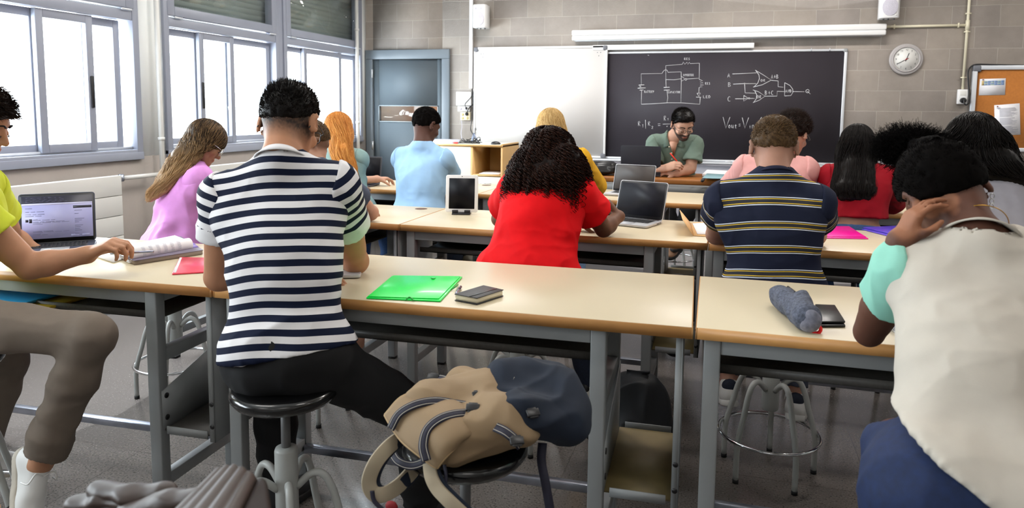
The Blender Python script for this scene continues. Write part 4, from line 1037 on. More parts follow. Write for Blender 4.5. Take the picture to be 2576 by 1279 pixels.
# ---- hair
rng=np.random.default_rng(7)
def hairmat(name,c1,c2,rough=.45,sc=40):
    m=mk(name,c1,rough,spec=.12); nt,b=nodes_of(m)
    a=nt.nodes.new('ShaderNodeAttribute'); a.attribute_name='Col'; cr=nt.nodes.new('ShaderNodeMixRGB')
    cr.inputs[1].default_value=lin(c1); cr.inputs[2].default_value=lin(c2); nt.links.new(a.outputs['Fac'],cr.inputs[0]); nt.links.new(cr.outputs[0],b.inputs['Base Color'])
    return m
def headframe(J):
    f0=nrm(J['face']); up=nrm(J['up']-f0*(J['up']@f0)); return np.cross(f0,up),f0,up
def scalp(J,n,infl=.004,low=0.,line=True,seed=0,front=.085,fe=.05,nb=-.07,ne=-.085):
    g=np.random.default_rng(seed); q=g.normal(size=(n*4,3)); q/=np.linalg.norm(q,axis=1)[:,None]
    p=q*V(.078+infl,.097+infl,.090+infl)+V(0,-.008,.012)
    if line:
        d=V(0,nb-front,ne-fe); nn=nrm(V(0,-d[2],d[1])); nn=nn if nn[2]<0 else -nn
        m=((p-V(0,front,fe))@nn)<low; p=p[m]; q=q[m]
    p=p[:n];q=q[:n]; sd,f0,up=headframe(J); Rm=np.stack([sd,f0,up]); s=J['s']
    N=nrm_rows(q/V(.078,.097,.09)@Rm)
    return J['head']+(p*s)@Rm, N
def nrm_rows(a): return a/(np.linalg.norm(a,axis=1)[:,None]+1e-12)
def cap_field(J,lo,hi,h,infl,extra=None,front=.085,fe=.05,nb=-.07,ne=-.085,off=0.):
    sd,f0,up=headframe(J); s=J['s']; L=J['L']; F=Field(lo,hi,h)
    F.ell(L(0,-.008,.012),((.078+infl)*s,(.097+infl)*s,(.090+infl)*s),(sd,f0,up),k=0)
    d=V(0,nb-front,ne-fe); nn=nrm(V(0,-d[2],d[1])); nn=nn if nn[2]<0 else -nn
    F.cut(L(0,front,fe)+(f0*nn[1]+up*nn[2])*off,f0*nn[1]+up*nn[2],k=.012)
    if extra: extra(F)
    return F
def hair_object(r,parts,m,cols=None,name='hair'):
    v,f=join(*parts); c=np.concatenate(cols) if cols is not None else vnoise(v/.01,5)*.5+.5
    col=np.repeat(c[:,None],3,1); return npmesh(name,v,f,m,r,col=col)
def short_hair(r,J,m,infl=.008,n=2500,ln=(.015,.035),topbias=1.,seed=1,front=.088,fe=.052,nb=-.078,ne=-.07,comb=(0,.3,.4),mess=.5,bump=.006,h=.006,extra=None,thick=.0011,top_only=None):
    hc=J['head']; F=cap_field(J,hc-.17*J['s'],hc+.17*J['s'],h,infl,extra,front,fe,nb,ne)
    v,f=F.mesh(); Nn=vnormals(v,f); v=v+Nn*(bump*vnoise(v/.012,seed))[:,None]
    c0=vnoise(v/.006,5)*.25+.3
    p,N=scalp(J,n,infl-.002,seed=seed,front=front,fe=fe,nb=nb,ne=ne); sd,f0,up=headframe(J)
    g=np.random.default_rng(seed); e=((p-hc)@up)/J['s']
    wgt=np.clip((e+.03)/.09,0,1)**topbias
    L=(ln[0]+(ln[1]-ln[0])*g.random(len(p)))*(.25+.75*wgt)
    cd=sd*comb[0]+f0*comb[1]+up*comb[2]
    d0=nrm_rows(N+cd*.6+g.normal(size=p.shape)*mess*.5); d1=nrm_rows(d0*.5+cd*.9+g.normal(size=p.shape)*mess*.5)
    t=np.linspace(0,1,5)[None,:,None]; P=p[:,None]+d0[:,None]*L[:,None,None]*t+(d1-d0)[:,None]*L[:,None,None]*t*t*.5
    sv,sf=strand_mesh(P,thick,.0003,3); cs=np.repeat(g.random(len(p)),5*3)
    return hair_object(r,[(v,f),(sv,sf)],m,[c0,cs])
def push_out(P, ells):
    for c,rad,ax in ells:
        A=np.array([nrm(a) for a in ax]); q=(P-c)@A.T/V(rad); l=np.linalg.norm(q,axis=-1,keepdims=True); m=l<1
        q=np.where(m,q/(l+1e-9),q); P=(q*V(rad))@A+c
    return P
def long_hair(r,J,m,path,n=1800,seed=1,wave=.004,wfreq=5,thick=.0014,infl=.014,segs=16,front=.088,fe=.06,nb=-.07,ne=-.1,h=.008,fill=.85,off=0.,sides=3,tipvar=.06,clump=.35,obst=(),grad=.15,basec=.32):
    """path: list of (centre, half width, half thickness) the mass of hair runs through, from nape to tips"""
    sd,f0,up=headframe(J); s=J['s']; hc=J['head']; g=np.random.default_rng(seed)
    cs=[V(q[0]) for q in path]; lo=np.minimum(np.min(cs,0),hc)-.2; hi=np.maximum(np.max(cs,0),hc)+.2
    # side direction of every station
    F=cap_field(J,lo,hi,h,infl*.45,None,front,fe,nb,ne,off)
    sds=[nrm(q[3]) if len(q)>3 else sd for q in path]
    chain=[(J['L'](0,-.045,-.01),.075*s,.055*s,sd)]+[(c,q[1],q[2],w) for c,q,w in zip(cs,path,sds)]
    for (c0,w0,t0,s0),(c1,w1,t1,s1) in zip(chain[:-1],chain[1:]):
        for q in (-1,-.33,.33,1):
            F.cone(c0+s0*q*max(w0-t0*.8,0)*fill,c1+s1*q*max(w1-t1*.8,0)*fill,t0*fill*.85,t1*fill*.85,k=.02)
    v,f=F.mesh(); v=vrelax(v,f,1); Nn=vnormals(v,f)
    lx=(v-hc)@sd; v=v+Nn*(.0012*np.sin(lx*420+3*vnoise(v/V(.05,.05,.12),2)))[:,None]
    tz=np.clip((hc[2]-v[:,2])/(hc[2]-cs[-1][2]+1e-6),0,1)
    c0=vnoise(v*V(160,160,18),3)*.2*basec/.32+basec*.8+grad*tz
    # strands
    p,N=scalp(J,n,infl-.004,seed=seed,front=front,fe=fe,nb=nb,ne=ne,low=.01)
    n=len(p); L=(p-hc)@sd/(.085*s); L=np.clip(L+g.normal(size=n)*.18,-1,1)
    tv=g.uniform(-1,1,size=n); ctrl=[p]
    back=-f0
    mid=p+N*.012+(-up*.03+back*.012)
    tc=np.clip(1-np.abs(L),0,1)
    K=[p]
    K.append(p*.55+(chain[1][0]+chain[1][3]*(L*chain[1][1])[:,None])*.45+N*.018)
    for (c,w_,t_,s_) in chain[1:]:
        thick_dir=nrm(np.cross(s_,V(0,0,1))); 
        lim=np.sqrt(np.clip(1-L**2,0,1))
        K.append(c+s_*(L*w_)[:,None]+thick_dir*(tv*lim*t_*1.08)[:,None]+g.normal(size=(n,3))*.004)
    K[-1]=K[-1]+V(0,0,1)*(g.random(n)*tipvar)[:,None]
    K=np.stack(K,1); m_=K.shape[1]; t=np.linspace(0,m_-1.001,segs); i=t.astype(int); fr_=(t-i)[None,:,None]
    Kp=np.concatenate([2*K[:,:1]-K[:,1:2],K,2*K[:,-1:]-K[:,-2:-1]],1)
    a,b,c,d=Kp[:,i],Kp[:,i+1],Kp[:,i+2],Kp[:,i+3]
    P=.5*((2*b)+(c-a)*fr_+(2*a-5*b+4*c-d)*fr_**2+(3*b-a-3*c+d)*fr_**3)
    ph=g.random(n)*6.28; cl=np.round(L*7)/7
    tt=np.linspace(0,1,segs)[None,:]
    P=P+sd*(wave*np.sin(tt*wfreq*2*PI+cl[:,None]*9+ph[:,None]*clump)*np.minimum(1,tt*3))[...,None]+f0*(wave*.7*np.cos(tt*wfreq*2*PI+cl[:,None]*7+ph[:,None]*clump)*np.minimum(1,tt*3))[...,None]
    kk=g.random(n)[:,None,None]*.05
    P=push_out(P,[(J['L'](0,-.008,.012),V(.078+infl,.097+infl,.09+infl)*s,(sd,f0,up))]+list(obst))
    P=P+(P-J['L'](0,-.008,.012))*kk*np.linspace(1,0,segs)[None,:,None]
    sv,sf=strand_mesh(P,thick,.0005,sides); cs_=np.repeat(np.clip((basec+.16*g.normal(size=n)+.10*np.sin(L*23))[:,None]+grad*1.3*np.linspace(0,1,segs)[None,:],0,1).ravel(),sides)
    return hair_object(r,[(v,f),(sv,sf)],m,[c0,cs_])
def eyes(r,J,iris='#2a1a10'):
    L=J['L']; s=J['s']
    em=MT.get('eye_dark') or mk('eye_dark','#1a0f0a',.25)
    for g in (-1,1):
        MB().tube(spline([L(g*.017,.0925,-.026),L(g*.026,.0965,-.029),L(g*.036,.0955,-.029),L(g*.045,.088,-.026)],4),[.0012*s,.0018*s]+[.0022*s]*9+[.0018*s,.0008*s],6).build('eyelashes',em,r,smooth=True)
def eyebrows(r,J,m,w=.0045):
    L=J['L']; s=J['s']
    for g in (-1,1):
        MB().tube(spline([L(g*.012,.0955,.004),L(g*.03,.095,.011),L(g*.048,.082,.006)],4),[w*s*q for q in np.linspace(.9,.5,9)],6).build('eyebrow',m,r,smooth=True)
def glasses(r,J,m,lens=None,w=.026,hh=.019,sq=4.,drop=-.020,thick=.0016,fwd=.108,parentname='glasses'):
    L=J['L']; s=J['s']; mb=MB()
    for g in (-1,1):
        pts=[]
        for t in np.linspace(0,2*PI,33)[:-1]:
            ct,st=math.cos(t),math.sin(t); k_=(abs(ct)**sq+abs(st)**sq)**(-1/sq)
            pts.append(L(g*(.034)+w*ct*k_,fwd-abs(g*.034+w*ct*k_)*.12,drop+hh*st*k_))
        mb.tube(pts,thick*s,6,closed=True)
        mb.tube(spline([L(g*(.034+w),fwd-.008,drop+.008),L(g*.074,.085,drop+.010),L(g*.083,.02,drop+.012),L(g*.084,-.015,drop+.006),L(g*.082,-.03,drop-.02)],4),thick*s*1.1,6)
    mb.tube([L(-.009,fwd-.001,drop+.004),L(0,fwd+.002,drop+.007),L(.009,fwd-.001,drop+.004)],thick*s,6)
    o=mb.build('glasses',m,r,smooth=True)
    if lens:
        for g in (-1,1):
            pts=[]
            for t in np.linspace(0,2*PI,25)[:-1]:
                ct,st=math.cos(t),math.sin(t); k_=(abs(ct)**sq+abs(st)**sq)**(-1/sq); pts.append(L(g*.034+w*.96*ct*k_,fwd-abs(g*.034+w*ct*k_)*.12,drop+hh*.96*st*k_))
            MB().add(pts,[tuple(range(24))]).build('lens',MT['glass'],o)
    return o
# ------------------------------------------------------------------ small things built from blended solids
def blob(name,prims,m,label=None,cat=None,parent=None,h=.004,relax=1,fold=None,group=None):
    pts=[];R=0
    for p in prims:
        if p[0]=='c': pts+=[V(p[1]),V(p[2])]; R=max(R,p[3],p[4])
        elif p[0] in 'eb': pts.append(V(p[1])); R=max(R,max(p[2]))
    F=Field(np.min(pts,0)-R-.03,np.max(pts,0)+R+.03,h)
    for p in prims:
        kw=p[-1] if isinstance(p[-1],dict) else {}
        if p[0]=='c': F.cone(p[1],p[2],p[3],p[4],**kw)
        elif p[0]=='e': F.ell(p[1],p[2],**kw)
        elif p[0]=='b': F.rbox(p[1],p[2],**kw)
        elif p[0]=='x': F.cut(p[1],p[2])
    v,f=F.mesh(); v=vrelax(v,f,relax)
    if fold: v=folds(v,vnormals(v,f),fold,3)
    o=npmesh(name,v,f,m,parent)
    if label: tag(o,label,cat,group)
    return o
ms=at(1247,358,7.22); ms[2]=1.131
blob('computer_mouse',[('e',ms+V(0,0,.004),(.055,.033,.030),dict(k=0)),('x',ms,V(0,0,-1))],MT['black_plastic'],'small black computer mouse on the cabinet top','mouse')
# tangle of leads and little metal stand on the cabinet
tg=MB(); g=random.Random(2)
for i in range(5):
    c=at(1180+g.uniform(-8,14),354,7.28); c[2]=1.14
    pts=[c+V(.07*math.cos(t+i)+g.uniform(-.02,.02),.05*math.sin(t+i),abs(g.gauss(0,.02))) for t in np.linspace(0,2*PI,9)]
    tg.tube(spline(pts,5),.004,6)
tag(tg.build('cable_bundle',MT['black_plastic'],None,smooth=True),'tangle of black leads on the cabinet top','cable')
pc=at(1192,335,7.3); b0=at(1192,357,7.3); b0[2]=1.133
st=MB()
for a in (0,2.1,4.2): st.tube([pc,(b0+V(.05*math.cos(a),.05*math.sin(a),0)+pc)/2+V(0,0,.0),b0+V(.055*math.cos(a+.6),.055*math.sin(a+.6),.003)],[.006,.006,.009],6)
tag(st.build('mini_tripod',mk('pewter','#8b97b0',.35,metal=.6),None,smooth=True),'small grey tripod stand among the leads on the cabinet','stand')
rc=at(1152,358,7.15); rc[2]=1.14
lead=tag(MB().tube(spline([rc+V(.22,.08,.0),rc+V(.1,.02,.004),rc],5),.006,6).build('cable',MT['black_plastic'],None,smooth=True),'black lead with red plugs lying on the cabinet edge','cable')
MB().tube([rc,rc-V(.05,0,0)],.009,8).build('red_plug',mk('plug_red','#c8332c',.5),lead)
# ------------------------------------------------------------------ the brown desk at the front
td=empty('teacher_desk',(-.62,6.1,0),0,'brown wooden-topped desk in front of the bearded person','desk')
TZ=.94
MB().box(-1.15,.95,0,.62,TZ-.05,TZ).build('tabletop',MT['cherry'],td,.016,seg=4)
MB().box(-1.08,.88,.03,.055,TZ-.13,TZ-.05).box(-1.08,.88,.55,.575,TZ-.13,TZ-.05).build('apron',MT['steel_paint'],td)
for x in (-1.08,.84):
    for y in (.03,.53): MB().box(x,x+.045,y,y+.045,0,TZ-.05).build('leg',MT['steel_paint'],td,.003)
# ------------------------------------------------------------------ laptops
KEY=mk('key_black','#131318',.5); SILVER=mk('silver_alu','#c3c4c8',.35,metal=.35); SPG=mk('space_grey','#4b4f5c',.35,metal=.5)
def laptop(hl, hr, user, tilt, label, body, scr, dep=.215, hgt=.205, screen_fn=None, group='laptops', ports=True, lid=None):
    """hl, hr: hinge ends on the table; user: a point on the user's side; tilt: how far the lid leans back"""
    hl,hr=V(hl),V(hr); z=hl[2]; W_=np.linalg.norm((hr-hl)[:2]); xa=nrm((hr-hl)*V(1,1,0)); ya=V(-xa[1],xa[0],0)
    c=(hl+hr)/2
    if (V(user)-c)@ya<0: ya=-ya           # ya points at the user
    Wd=min(max(W_,.28),.34)
    Rz=Matrix(((xa[0],ya[0],0,c[0]),(xa[1],ya[1],0,c[1]),(0,0,1,z),(0,0,0,1)))
    if np.cross(xa,ya)[2]<0: xa=-xa; Rz=Matrix(((xa[0],ya[0],0,c[0]),(xa[1],ya[1],0,c[1]),(0,0,1,z),(0,0,0,1)))
    r=empty('laptop',(0,0,0),0,label,'laptop',group); r.matrix_world=Rz
    hw=Wd/2
    def rr(x0,x1,y0,y1,rad=.012,n=5):
        o=[]
        for cx,cy,a0 in ((x1-rad,y1-rad,0),(x0+rad,y1-rad,90),(x0+rad,y0+rad,180),(x1-rad,y0+rad,270)):
            for k in range(n+1): a=math.radians(a0+90*k/n); o.append((cx+rad*math.cos(a),cy+rad*math.sin(a)))
        return o
    base=MB().prism(rr(-hw,hw,0,dep),.002,.014).build('base',body,r,.002)
    kb=MB()
    for j in range(6):
        n=14 if j<5 else 9; x=-hw+.035; tw=(2*hw-.07)
        for i in range(n):
            w_=tw/n; y=.028+j*.0175
            kb.box(x+i*w_+.0012,x+(i+1)*w_-.0012,y,y+.0145,.014,.0155)
    kw=MB().box(-hw+.03,hw-.03,.022,.022+.112,.0138,.0143).build('keyboard_well',KEY,base); k_=kb.build('keys',KEY,base)
    MB().prism(rr(-.05,.05,dep-.078,dep-.008,.006),.0141,.0145).build('trackpad',mk('trackpad','#aeb0b6',.3) if 'trackpad' not in MT else MT['trackpad'],base)
    MB().box(-hw+.02,hw-.02,.002,.012,.008,.0165).build('hinge',KEY,base)
    if ports:
        for y in (.03,.052,.07):
            for sx in (-1,1): MB().box(sx*hw-.001 if sx<0 else hw-.0005,sx*hw+.0005 if sx<0 else hw+.001,y,y+.012,.005,.0095).build('port',KEY,base)
    T=math.radians(tilt)
    # lid plane: local x, and up direction leaning away from the user
    Lm=Matrix.Translation((0,.006,.014))@Matrix.Rotation(T,4,'X')@Matrix(((1,0,0,0),(0,0,1,0),(0,1,0,0),(0,0,0,1)))
    # after Lm: (x, z_out, up)->; prism is drawn in (x, up) with thickness along y
    Lm=Matrix.Translation((0,.006,.014))@Matrix.Rotation(T,4,'X')@Matrix.Rotation(PI/2,4,'X')
    # Rotation(+90,X): (x,y,z)->(x,-z,y): drawing y becomes up, thickness z becomes -y (away from the user)
    ld=MB().prism(rr(-hw,hw,0,hgt),0,.006,Lm).build('lid',lid or body,r,.001)
    MB().prism(rr(-hw+.003,hw-.003,.003,hgt-.003),-.0006,0.0002,Lm).build('bezel',KEY,ld)
    sm=MB().prism(rr(-hw+.011,hw-.011,.018,hgt-.012,.003,2),-.0009,-.0004,Lm).build('screen',scr,ld)
    if screen_fn: screen_fn(ld,Lm,hw,hgt)
    return r
off1=mk('screen_off_a','#17171f',.45,spec=.2,noise=(12,.5)); off2=mk('screen_off_b','#4a4645',.45,spec=.2,noise=(4,.1)); off3=mk('screen_off_c','#0a0a10',.5,spec=.15)
# ------------------------------------------------------------------ the people
def JJ(hip, mid, hw, hd, neck=None, **k):
    """joints: pelvis, shoulder centre, half width between the shoulder joints, heading in degrees (0 looks at the board)"""
    a=math.radians(hd); sd=V(math.cos(a),-math.sin(a),0); tilt=k.pop('tilt',0); sd=nrm(sd+V(0,0,tilt))
    hip,mid=V(hip),V(mid); u=nrm(mid-hip); fr=nrm(np.cross(u,sd))
    d=dict(hip=hip,A=mid-sd*hw,B=mid+sd*hw,neck=V(neck) if neck is not None else mid+u*.088-fr*.012,s=k.pop('s',1.))
    d.update(k); return d
BROWN=(.155,.068,.037); TAN=(.42,.20,.11); LIGHT=(.50,.28,.195); DARK=(.075,.03,.02); MID=(.33,.15,.085); DEEP=(.11,.045,.028)
H_MATTE=hairmat('hair_matte','#060505','#100c0a',.9)
MT['hair_matte'].node_tree.nodes['Principled BSDF'].inputs['Specular IOR Level'].default_value=.05
H_BLACK=hairmat('hair_black','#060505','#1c1613',.4); H_DARK=hairmat('hair_dark_brown','#0f0907','#2c1c14',.45)
H_CURL=hairmat('hair_curly','#0c0706','#33190f',.5); H_BROWN=hairmat('hair_brown','#2a1a10','#8a6c48',.45)
H_GINGER=hairmat('hair_ginger','#9c5518','#eeb060',.45); H_BLOND=hairmat('hair_blond','#b08a52','#ecd29a',.45)
H_LBROWN=hairmat('hair_light_brown','#251a13','#b8946a',.4); H_MOUSE=hairmat('hair_mouse','#22170f','#7a5f40',.5)
def stripes(name, stops, base, period=1.0, rough=.8):
    """bands along the attribute 'band' (metres); stops = [(start, colour)] inside one period"""
    m=mk(name,base,rough,spec=.15,bump=(500,.15,.0008)); nt,b=nodes_of(m)
    a=nt.nodes.new('ShaderNodeAttribute'); a.attribute_name='band'
    dv=nt.nodes.new('ShaderNodeMath'); dv.operation='DIVIDE'; dv.inputs[1].default_value=period; nt.links.new(a.outputs['Fac'],dv.inputs[0])
    fr=nt.nodes.new('ShaderNodeMath'); fr.operation='FRACT'; nt.links.new(dv.outputs[0],fr.inputs[0])
    cr=nt.nodes.new('ShaderNodeValToRGB'); cr.color_ramp.interpolation='CONSTANT'; e=cr.color_ramp.elements
    e[0].position=0; e[0].color=lin(stops[0][1]); e[1].position=stops[1][0]/period; e[1].color=lin(stops[1][1])
    for p,c in stops[2:]: q=e.new(p/period); q.color=lin(c)
    nt.links.new(fr.outputs[0],cr.inputs[0]); nt.links.new(cr.outputs[0],b.inputs['Base Color']); return m
def fabric(name,c,rough=.85,n=.05,sc=30): return mk(name,c,rough,spec=.15,noise=(sc,n),bump=(450,.2,.0008))

# --- the man in the navy and white striped knit shirt
J=JJ((-1.245,1.82,.765), at(706,480,1.95), .172, -18, neck=at(708,390,1.92), tilt=.10, head=at(729,300,2.03), face=(-.12,.90,-.42),
     eA=atz(551,697,.948), wA=atz(551,697,.948)+V(.19,.15,.0), eB=atz(895,658,.948), wB=atz(895,658,.948)+V(-.17,.13,.0),
     kL=at(690,1000,2.16), aL=atz(700,1225,.10), kR=at(1040,1035,2.10), aR=atz(1062,1275,.09), s=1.07)
def fade(v,loc,col):
    e=loc[:,2]; w_=np.clip((e+.095)/.055,0,1)*np.clip((.03-loc[:,1])/.03,0,1)*np.clip((.080-np.abs(loc[:,0]))/.006,0,1)
    n=1+.25*vnoise(v/.003,4); d=V(.02,.014,.012)
    return col*(1-(w_*.93*n.clip(.6,1.2))[:,None].clip(0,1))+d*(w_*.93)[:,None]
p2=person('person in a navy and white striped knit shirt seen from behind, on the black stool',J,skin=TAN,h=.0065,bulk=1.03,paint=fade,
   hands=dict(A=dict(d=(.8,.5,-.1),pn=(0,0,-1),th=(.5,-.8,0),curl=.4),B=dict(d=(-.75,.6,-.12),pn=(0,0,-1),th=(-.6,-.7,0),curl=.45)))
knit=stripes('striped_knit',[(0,'#dcdadc'),(.0195,'#10182f')],'#dcdadc',.039)
cuffw=fabric('white_knit','#dddbdd')
u=J['u']; P_=J['hip']; Jm=J
def band_m(v):
    d=(v-Jm['hip'])@Jm['u']; x=(v-Jm['hip'])@Jm['sd']
    return 1.0+d-.030*np.cos(np.clip(x/.2,-1.6,1.6))+.002*np.sin(x/.035)+.03*x*np.clip((.25-d)/.25,0,1)+.004*vnoise(v/.12,8)
sh,sl=shirt(p2,J,knit,t=.012,loose=.012,bulk=1.02,sleeve=(.52,.50),hem=J['hip']+V(0,0,.008)+V(.0,-.08,0),hemn=(.20,-.12,-1),band=band_m,hollow=False,cuffmat=cuffw,cuff=.05,h=.0065,
   fold=[(.015,.10,(1,0,.35),3.,J['hip']+V(.05,-.08,.06),.17),(.006,.09,(1,0,-.5),3.,J['A']+V(.05,-.05,-.2),.12),(.005,.09,(1,0,.6),3.,J['B']+V(-.04,-.05,-.2),.12)],neckcut=.012,neckr=.056)
neckband(sh,J,cuffw,r=.063,w=.034,back=.016,front=-.03)
trousers(p2,J,MT['black_cloth'],t=.010,top=.11,flare=.022,bulk=1.07,fold=[(.006,.08,(0,1,.2),2.)],to=.93)
sd_,f_,up_=headframe(J)
short_hair(p2,J,H_BLACK,infl=.004,n=5600,ln=(.010,.024),front=.088,fe=.055,nb=-.085,ne=-.036,comb=(0,-.1,.7),mess=.35,topbias=1.4,bump=.003,seed=2,
   extra=lambda F:F.ell(Jm['L'](0,-.005,.058),(.070*Jm['s'],.085*Jm['s'],.048*Jm['s']),(sd_,f_,up_),k=.02))
glasses(p2,J,MT['black_plastic'],lens=True)
for q,dd in ((J['aL'],(.1,.9,0)),(J['aR'],(.35,.9,0))): shoe(J,q,dd,MT['shoe_black'],MT['rubber'],p2,laces=False)
MB().lathe([(.0001,-.003),(.003,0),(.0001,.003)],J['L'](-.091,-.010,-.048),10).build('earring',MT['chrome'],p2,smooth=True)
stool(-1.235,1.785,.678,'black-seated stool under the man in the striped knit shirt',.35,ring=False)

# --- the young man at the left edge in a yellow-green shirt
eB_=atz(75,672,.95)
J=JJ(at(-150,800,1.66), at(-78,482,1.80), .165, 50, head=at(-58,298,1.84), face=(.80,.42,-.36),
     eB=eB_, wB=at(220,641,1.93), eA=at(30,600,2.2), wA=at(85,632,2.24),
     kR=at(232,848,1.74), aR=at(102,1165,1.70), kL=at(20,900,1.95), aL=at(-60,1150,1.9), footR=((.30,-.30,-.85),(.86,-.05,.45)), s=1.02)
p1=person('person in a yellow-green shirt and beige trousers writing at the left edge',J,skin=(.44,.22,.125),h=.006,
   hands=dict(B=dict(d=(.80,.25,.42),pn=(.45,.35,-.8),th=(-.25,.75,.3),curl=.85,thumb=.6,fing=[.75,.8,.85,.9]),A=dict(d=(.95,.15,-.1),pn=(0,0,-1),th=(0,-1,0),curl=.25)))
yel=fabric('lime_cotton','#bfc83a')
sh,sl=shirt(p1,J,yel,t=.012,loose=.015,sleeve=.52,fold=[(.006,.08,(1,0,.3),2.)])
beige=fabric('beige_chino','#6f645a',.85,.05)
trousers(p1,J,beige,t=.012,flare=.022,to=.93,fold=[(.011,.11,(1,0,.35),4.,J['kR']+V(-.12,0,-.02),.16),(.009,.06,(.6,0,-.2),2.5,J['aR']+V(.03,0,.07),.13),(.005,.10,(1,0,-.4),2.5)],h=.0065)
short_hair(p1,J,H_DARK,infl=.018,n=3500,ln=(.02,.04),front=.094,fe=.038,nb=-.078,ne=-.07,comb=(.2,.5,-.3),mess=.3,seed=3,bump=.004)
eyes(p1,J); eyebrows(p1,J,H_DARK)
shoe(J,J['aR'],(.30,-.30,-.85),MT['shoe_white'],mk('sole_worn','#b9b0a2',.7),p1,up=(.86,-.05,.45),heel=mk('navy_suede','#1a2233',.8))
shoe(J,J['aL'],(.6,.8,0),MT['shoe_white'],MT['sole_worn'],p1,heel=MT['navy_suede'])
tips=J['tipsB']; pm=(V(tips[0])+V(tips[4]))/2
pn_=MB().tube([pm-V(.085,.0,.004),pm+V(.075,.03,.008)],.0042,8).build('pen',mk('pen_metal','#9a9db0',.25,metal=.7),None,smooth=True); tag(pn_,'slim metal pen in the fist of the boy in yellow-green','pen')
stool(J['hip'][0]+.02,J['hip'][1],J['hip'][2]-.125,'black-seated stool under the boy at the left edge',.2)

# --- the girl in pink
J=JJ((-2.72,3.0,.775), at(483,447,3.13), .145, 38, head=at(520,352,3.17), face=(.68,.45,-.58), up=(.1,.3,1),
     eB=at(512,548,3.22), wB=atz(560,575,.96), eA=at(430,540,3.45), wA=(-2.45,3.55,.96), kL=(-2.68,3.42,.72),aL=(-2.70,3.33,.30),kR=(-2.46,3.34,.72),aR=(-2.52,3.28,.30), s=.94)
p3=person('person with long light-brown hair and glasses in a pink shirt',J,skin=(.34,.165,.10),fem=True,ears=False,h=.0065)
pink=fabric('pink_cotton','#d290d2')
sh,sl=shirt(p3,J,pink,True,t=.014,loose=.018,sleeve=.6,hem=J['hip']+V(0,0,-.02),hemn=(-.15,0,-1),sr=1.15,fold=[(.013,.11,(.2,0,1),3.),(.008,.06,(.7,0,1),2.)],neckr=.06,h=.007)
trousers(p3,J,MT['denim'],t=.010,fem=True)
long_hair(p3,J,H_LBROWN,[(at(468,392,3.07),.080,.05,(.85,.3,.1)),(at(436,440,2.99),.085,.035,(.8,.3,.35)),(at(396,492,2.94),.065,.02,(.75,.3,.5))],n=4200,seed=4,wave=.005,grad=.75,basec=.06,infl=.010,front=.092,fe=.055,nb=-.06,ne=-.11,tipvar=.05,thick=.0014)
glasses(p3,J,MT['chrome'],lens=True,w=.024,hh=.022,sq=2.2); eyes(p3,J); eyebrows(p3,J,H_DARK)
shoe(J,J['aR'],(.7,.7,0),MT['shoe_white'],MT['shoe_white'],p3,s=.92); shoe(J,J['aL'],(.7,.7,0),MT['shoe_white'],MT['shoe_white'],p3,s=.92)
stool(-2.72,2.99,.655,'grey-legged stool under the girl in pink',.15)

# --- the boy with cropped hair mostly hidden behind the striped shirt
J=JJ((-1.93,2.98,.77), at(790,450,3.10), .16, 15, head=at(783,352,3.15), face=(.45,.75,-.48),
     eB=atz(905,560,.948), wB=atz(905,560,.948)+V(-.02,.03,.17), eA=(-2.16,3.42,.95), wA=(-1.98,3.52,.95), kL=(-2.05,3.38,.655),aL=(-2.05,3.3,.3),kR=(-1.83,3.38,.655),aR=(-1.83,3.3,.3), s=.97)
J['eB']=V(-1.80,3.40,.948); J['wB']=at(902,540,3.33)
def buzz(v,loc,col):
    w_=np.clip((loc[:,2]+.06+loc[:,1]*-.35)/.03,0,1)*(loc[:,2]>-.07)*.8
    return col*(1-w_[:,None])+V(.09,.05,.03)*w_[:,None]
p4=person('person with cropped hair almost hidden behind the striped shirt',J,skin=LIGHT,h=.0075,paint=buzz,hands=dict(B=dict(d=(.1,.2,1),pn=(-1,.2,0),th=(0,1,0),curl=.3)))
sh,sl=shirt(p4,J,fabric('slate_cotton','#4c5566'),sleeve=.55); trousers(p4,J,MT['denim'],t=.010)
short_hair(p4,J,H_MOUSE,infl=.004,n=2200,ln=(.006,.010),front=.088,fe=.05,seed=5,bump=.002,comb=(0,0,.5))
stool(-1.93,2.98,.65,'stool under the boy with cropped hair',.5)

# --- the ginger-haired girl
J=JJ((-2.46,4.35,.78), at(858,400,4.45), .14, 5, head=at(852,322,4.48), face=(.25,.85,-.45),
     eB=V(*(at(872,470,4.64)*V(1,1,0)))+V(0,0,.955), wB=atz(888,468,.962), eA=(-2.70,4.83,.948), wA=(-2.58,4.98,.955), kL=(-2.56,4.72,.655),aL=(-2.56,4.7,.3),kR=(-2.36,4.72,.655),aR=(-2.36,4.7,.3), s=.95)
p5=person('person with long ginger hair and a pale teal top typing on a laptop',J,skin=LIGHT,fem=True,ears=False,h=.0065,hands=dict(B=dict(d=(.55,.80,-.02),pn=(0,0,-1),th=(-.8,.5,0),curl=.35,spread=.3,s=.9)))
teal=fabric('teal_jersey','#7c9592')
sh,sl=shirt(p5,J,teal,True,sleeve=1.0,t=.012,loose=.02)
sv=MB().tube([J['eB'],J['wB']*.93+J['eB']*.07],[.038,.034],14).build('forearm_sleeve',teal,sh,smooth=True)
MB().tube([J['wB']+V(0,0,.0)+(sd_*0)+V(.032*math.cos(t)*.55,-.032*math.cos(t)*.75,.032*math.sin(t)) for t in np.linspace(0,2*PI,25)[:-1]],.0045,8,closed=True).build('bracelet',MT['black_plastic'],p5,smooth=True)
trousers(p5,J,MT['denim'],t=.010,fem=True)
long_hair(p5,J,H_GINGER,[(at(858,375,4.36),.085,.06),(at(870,420,4.32),.088,.045),(at(886,462,4.32),.065,.03),(at(900,505,4.34),.035,.02)],n=3600,seed=6,wave=.004,infl=.013,grad=.25,front=.09,fe=.055,ne=-.12,tipvar=.12)
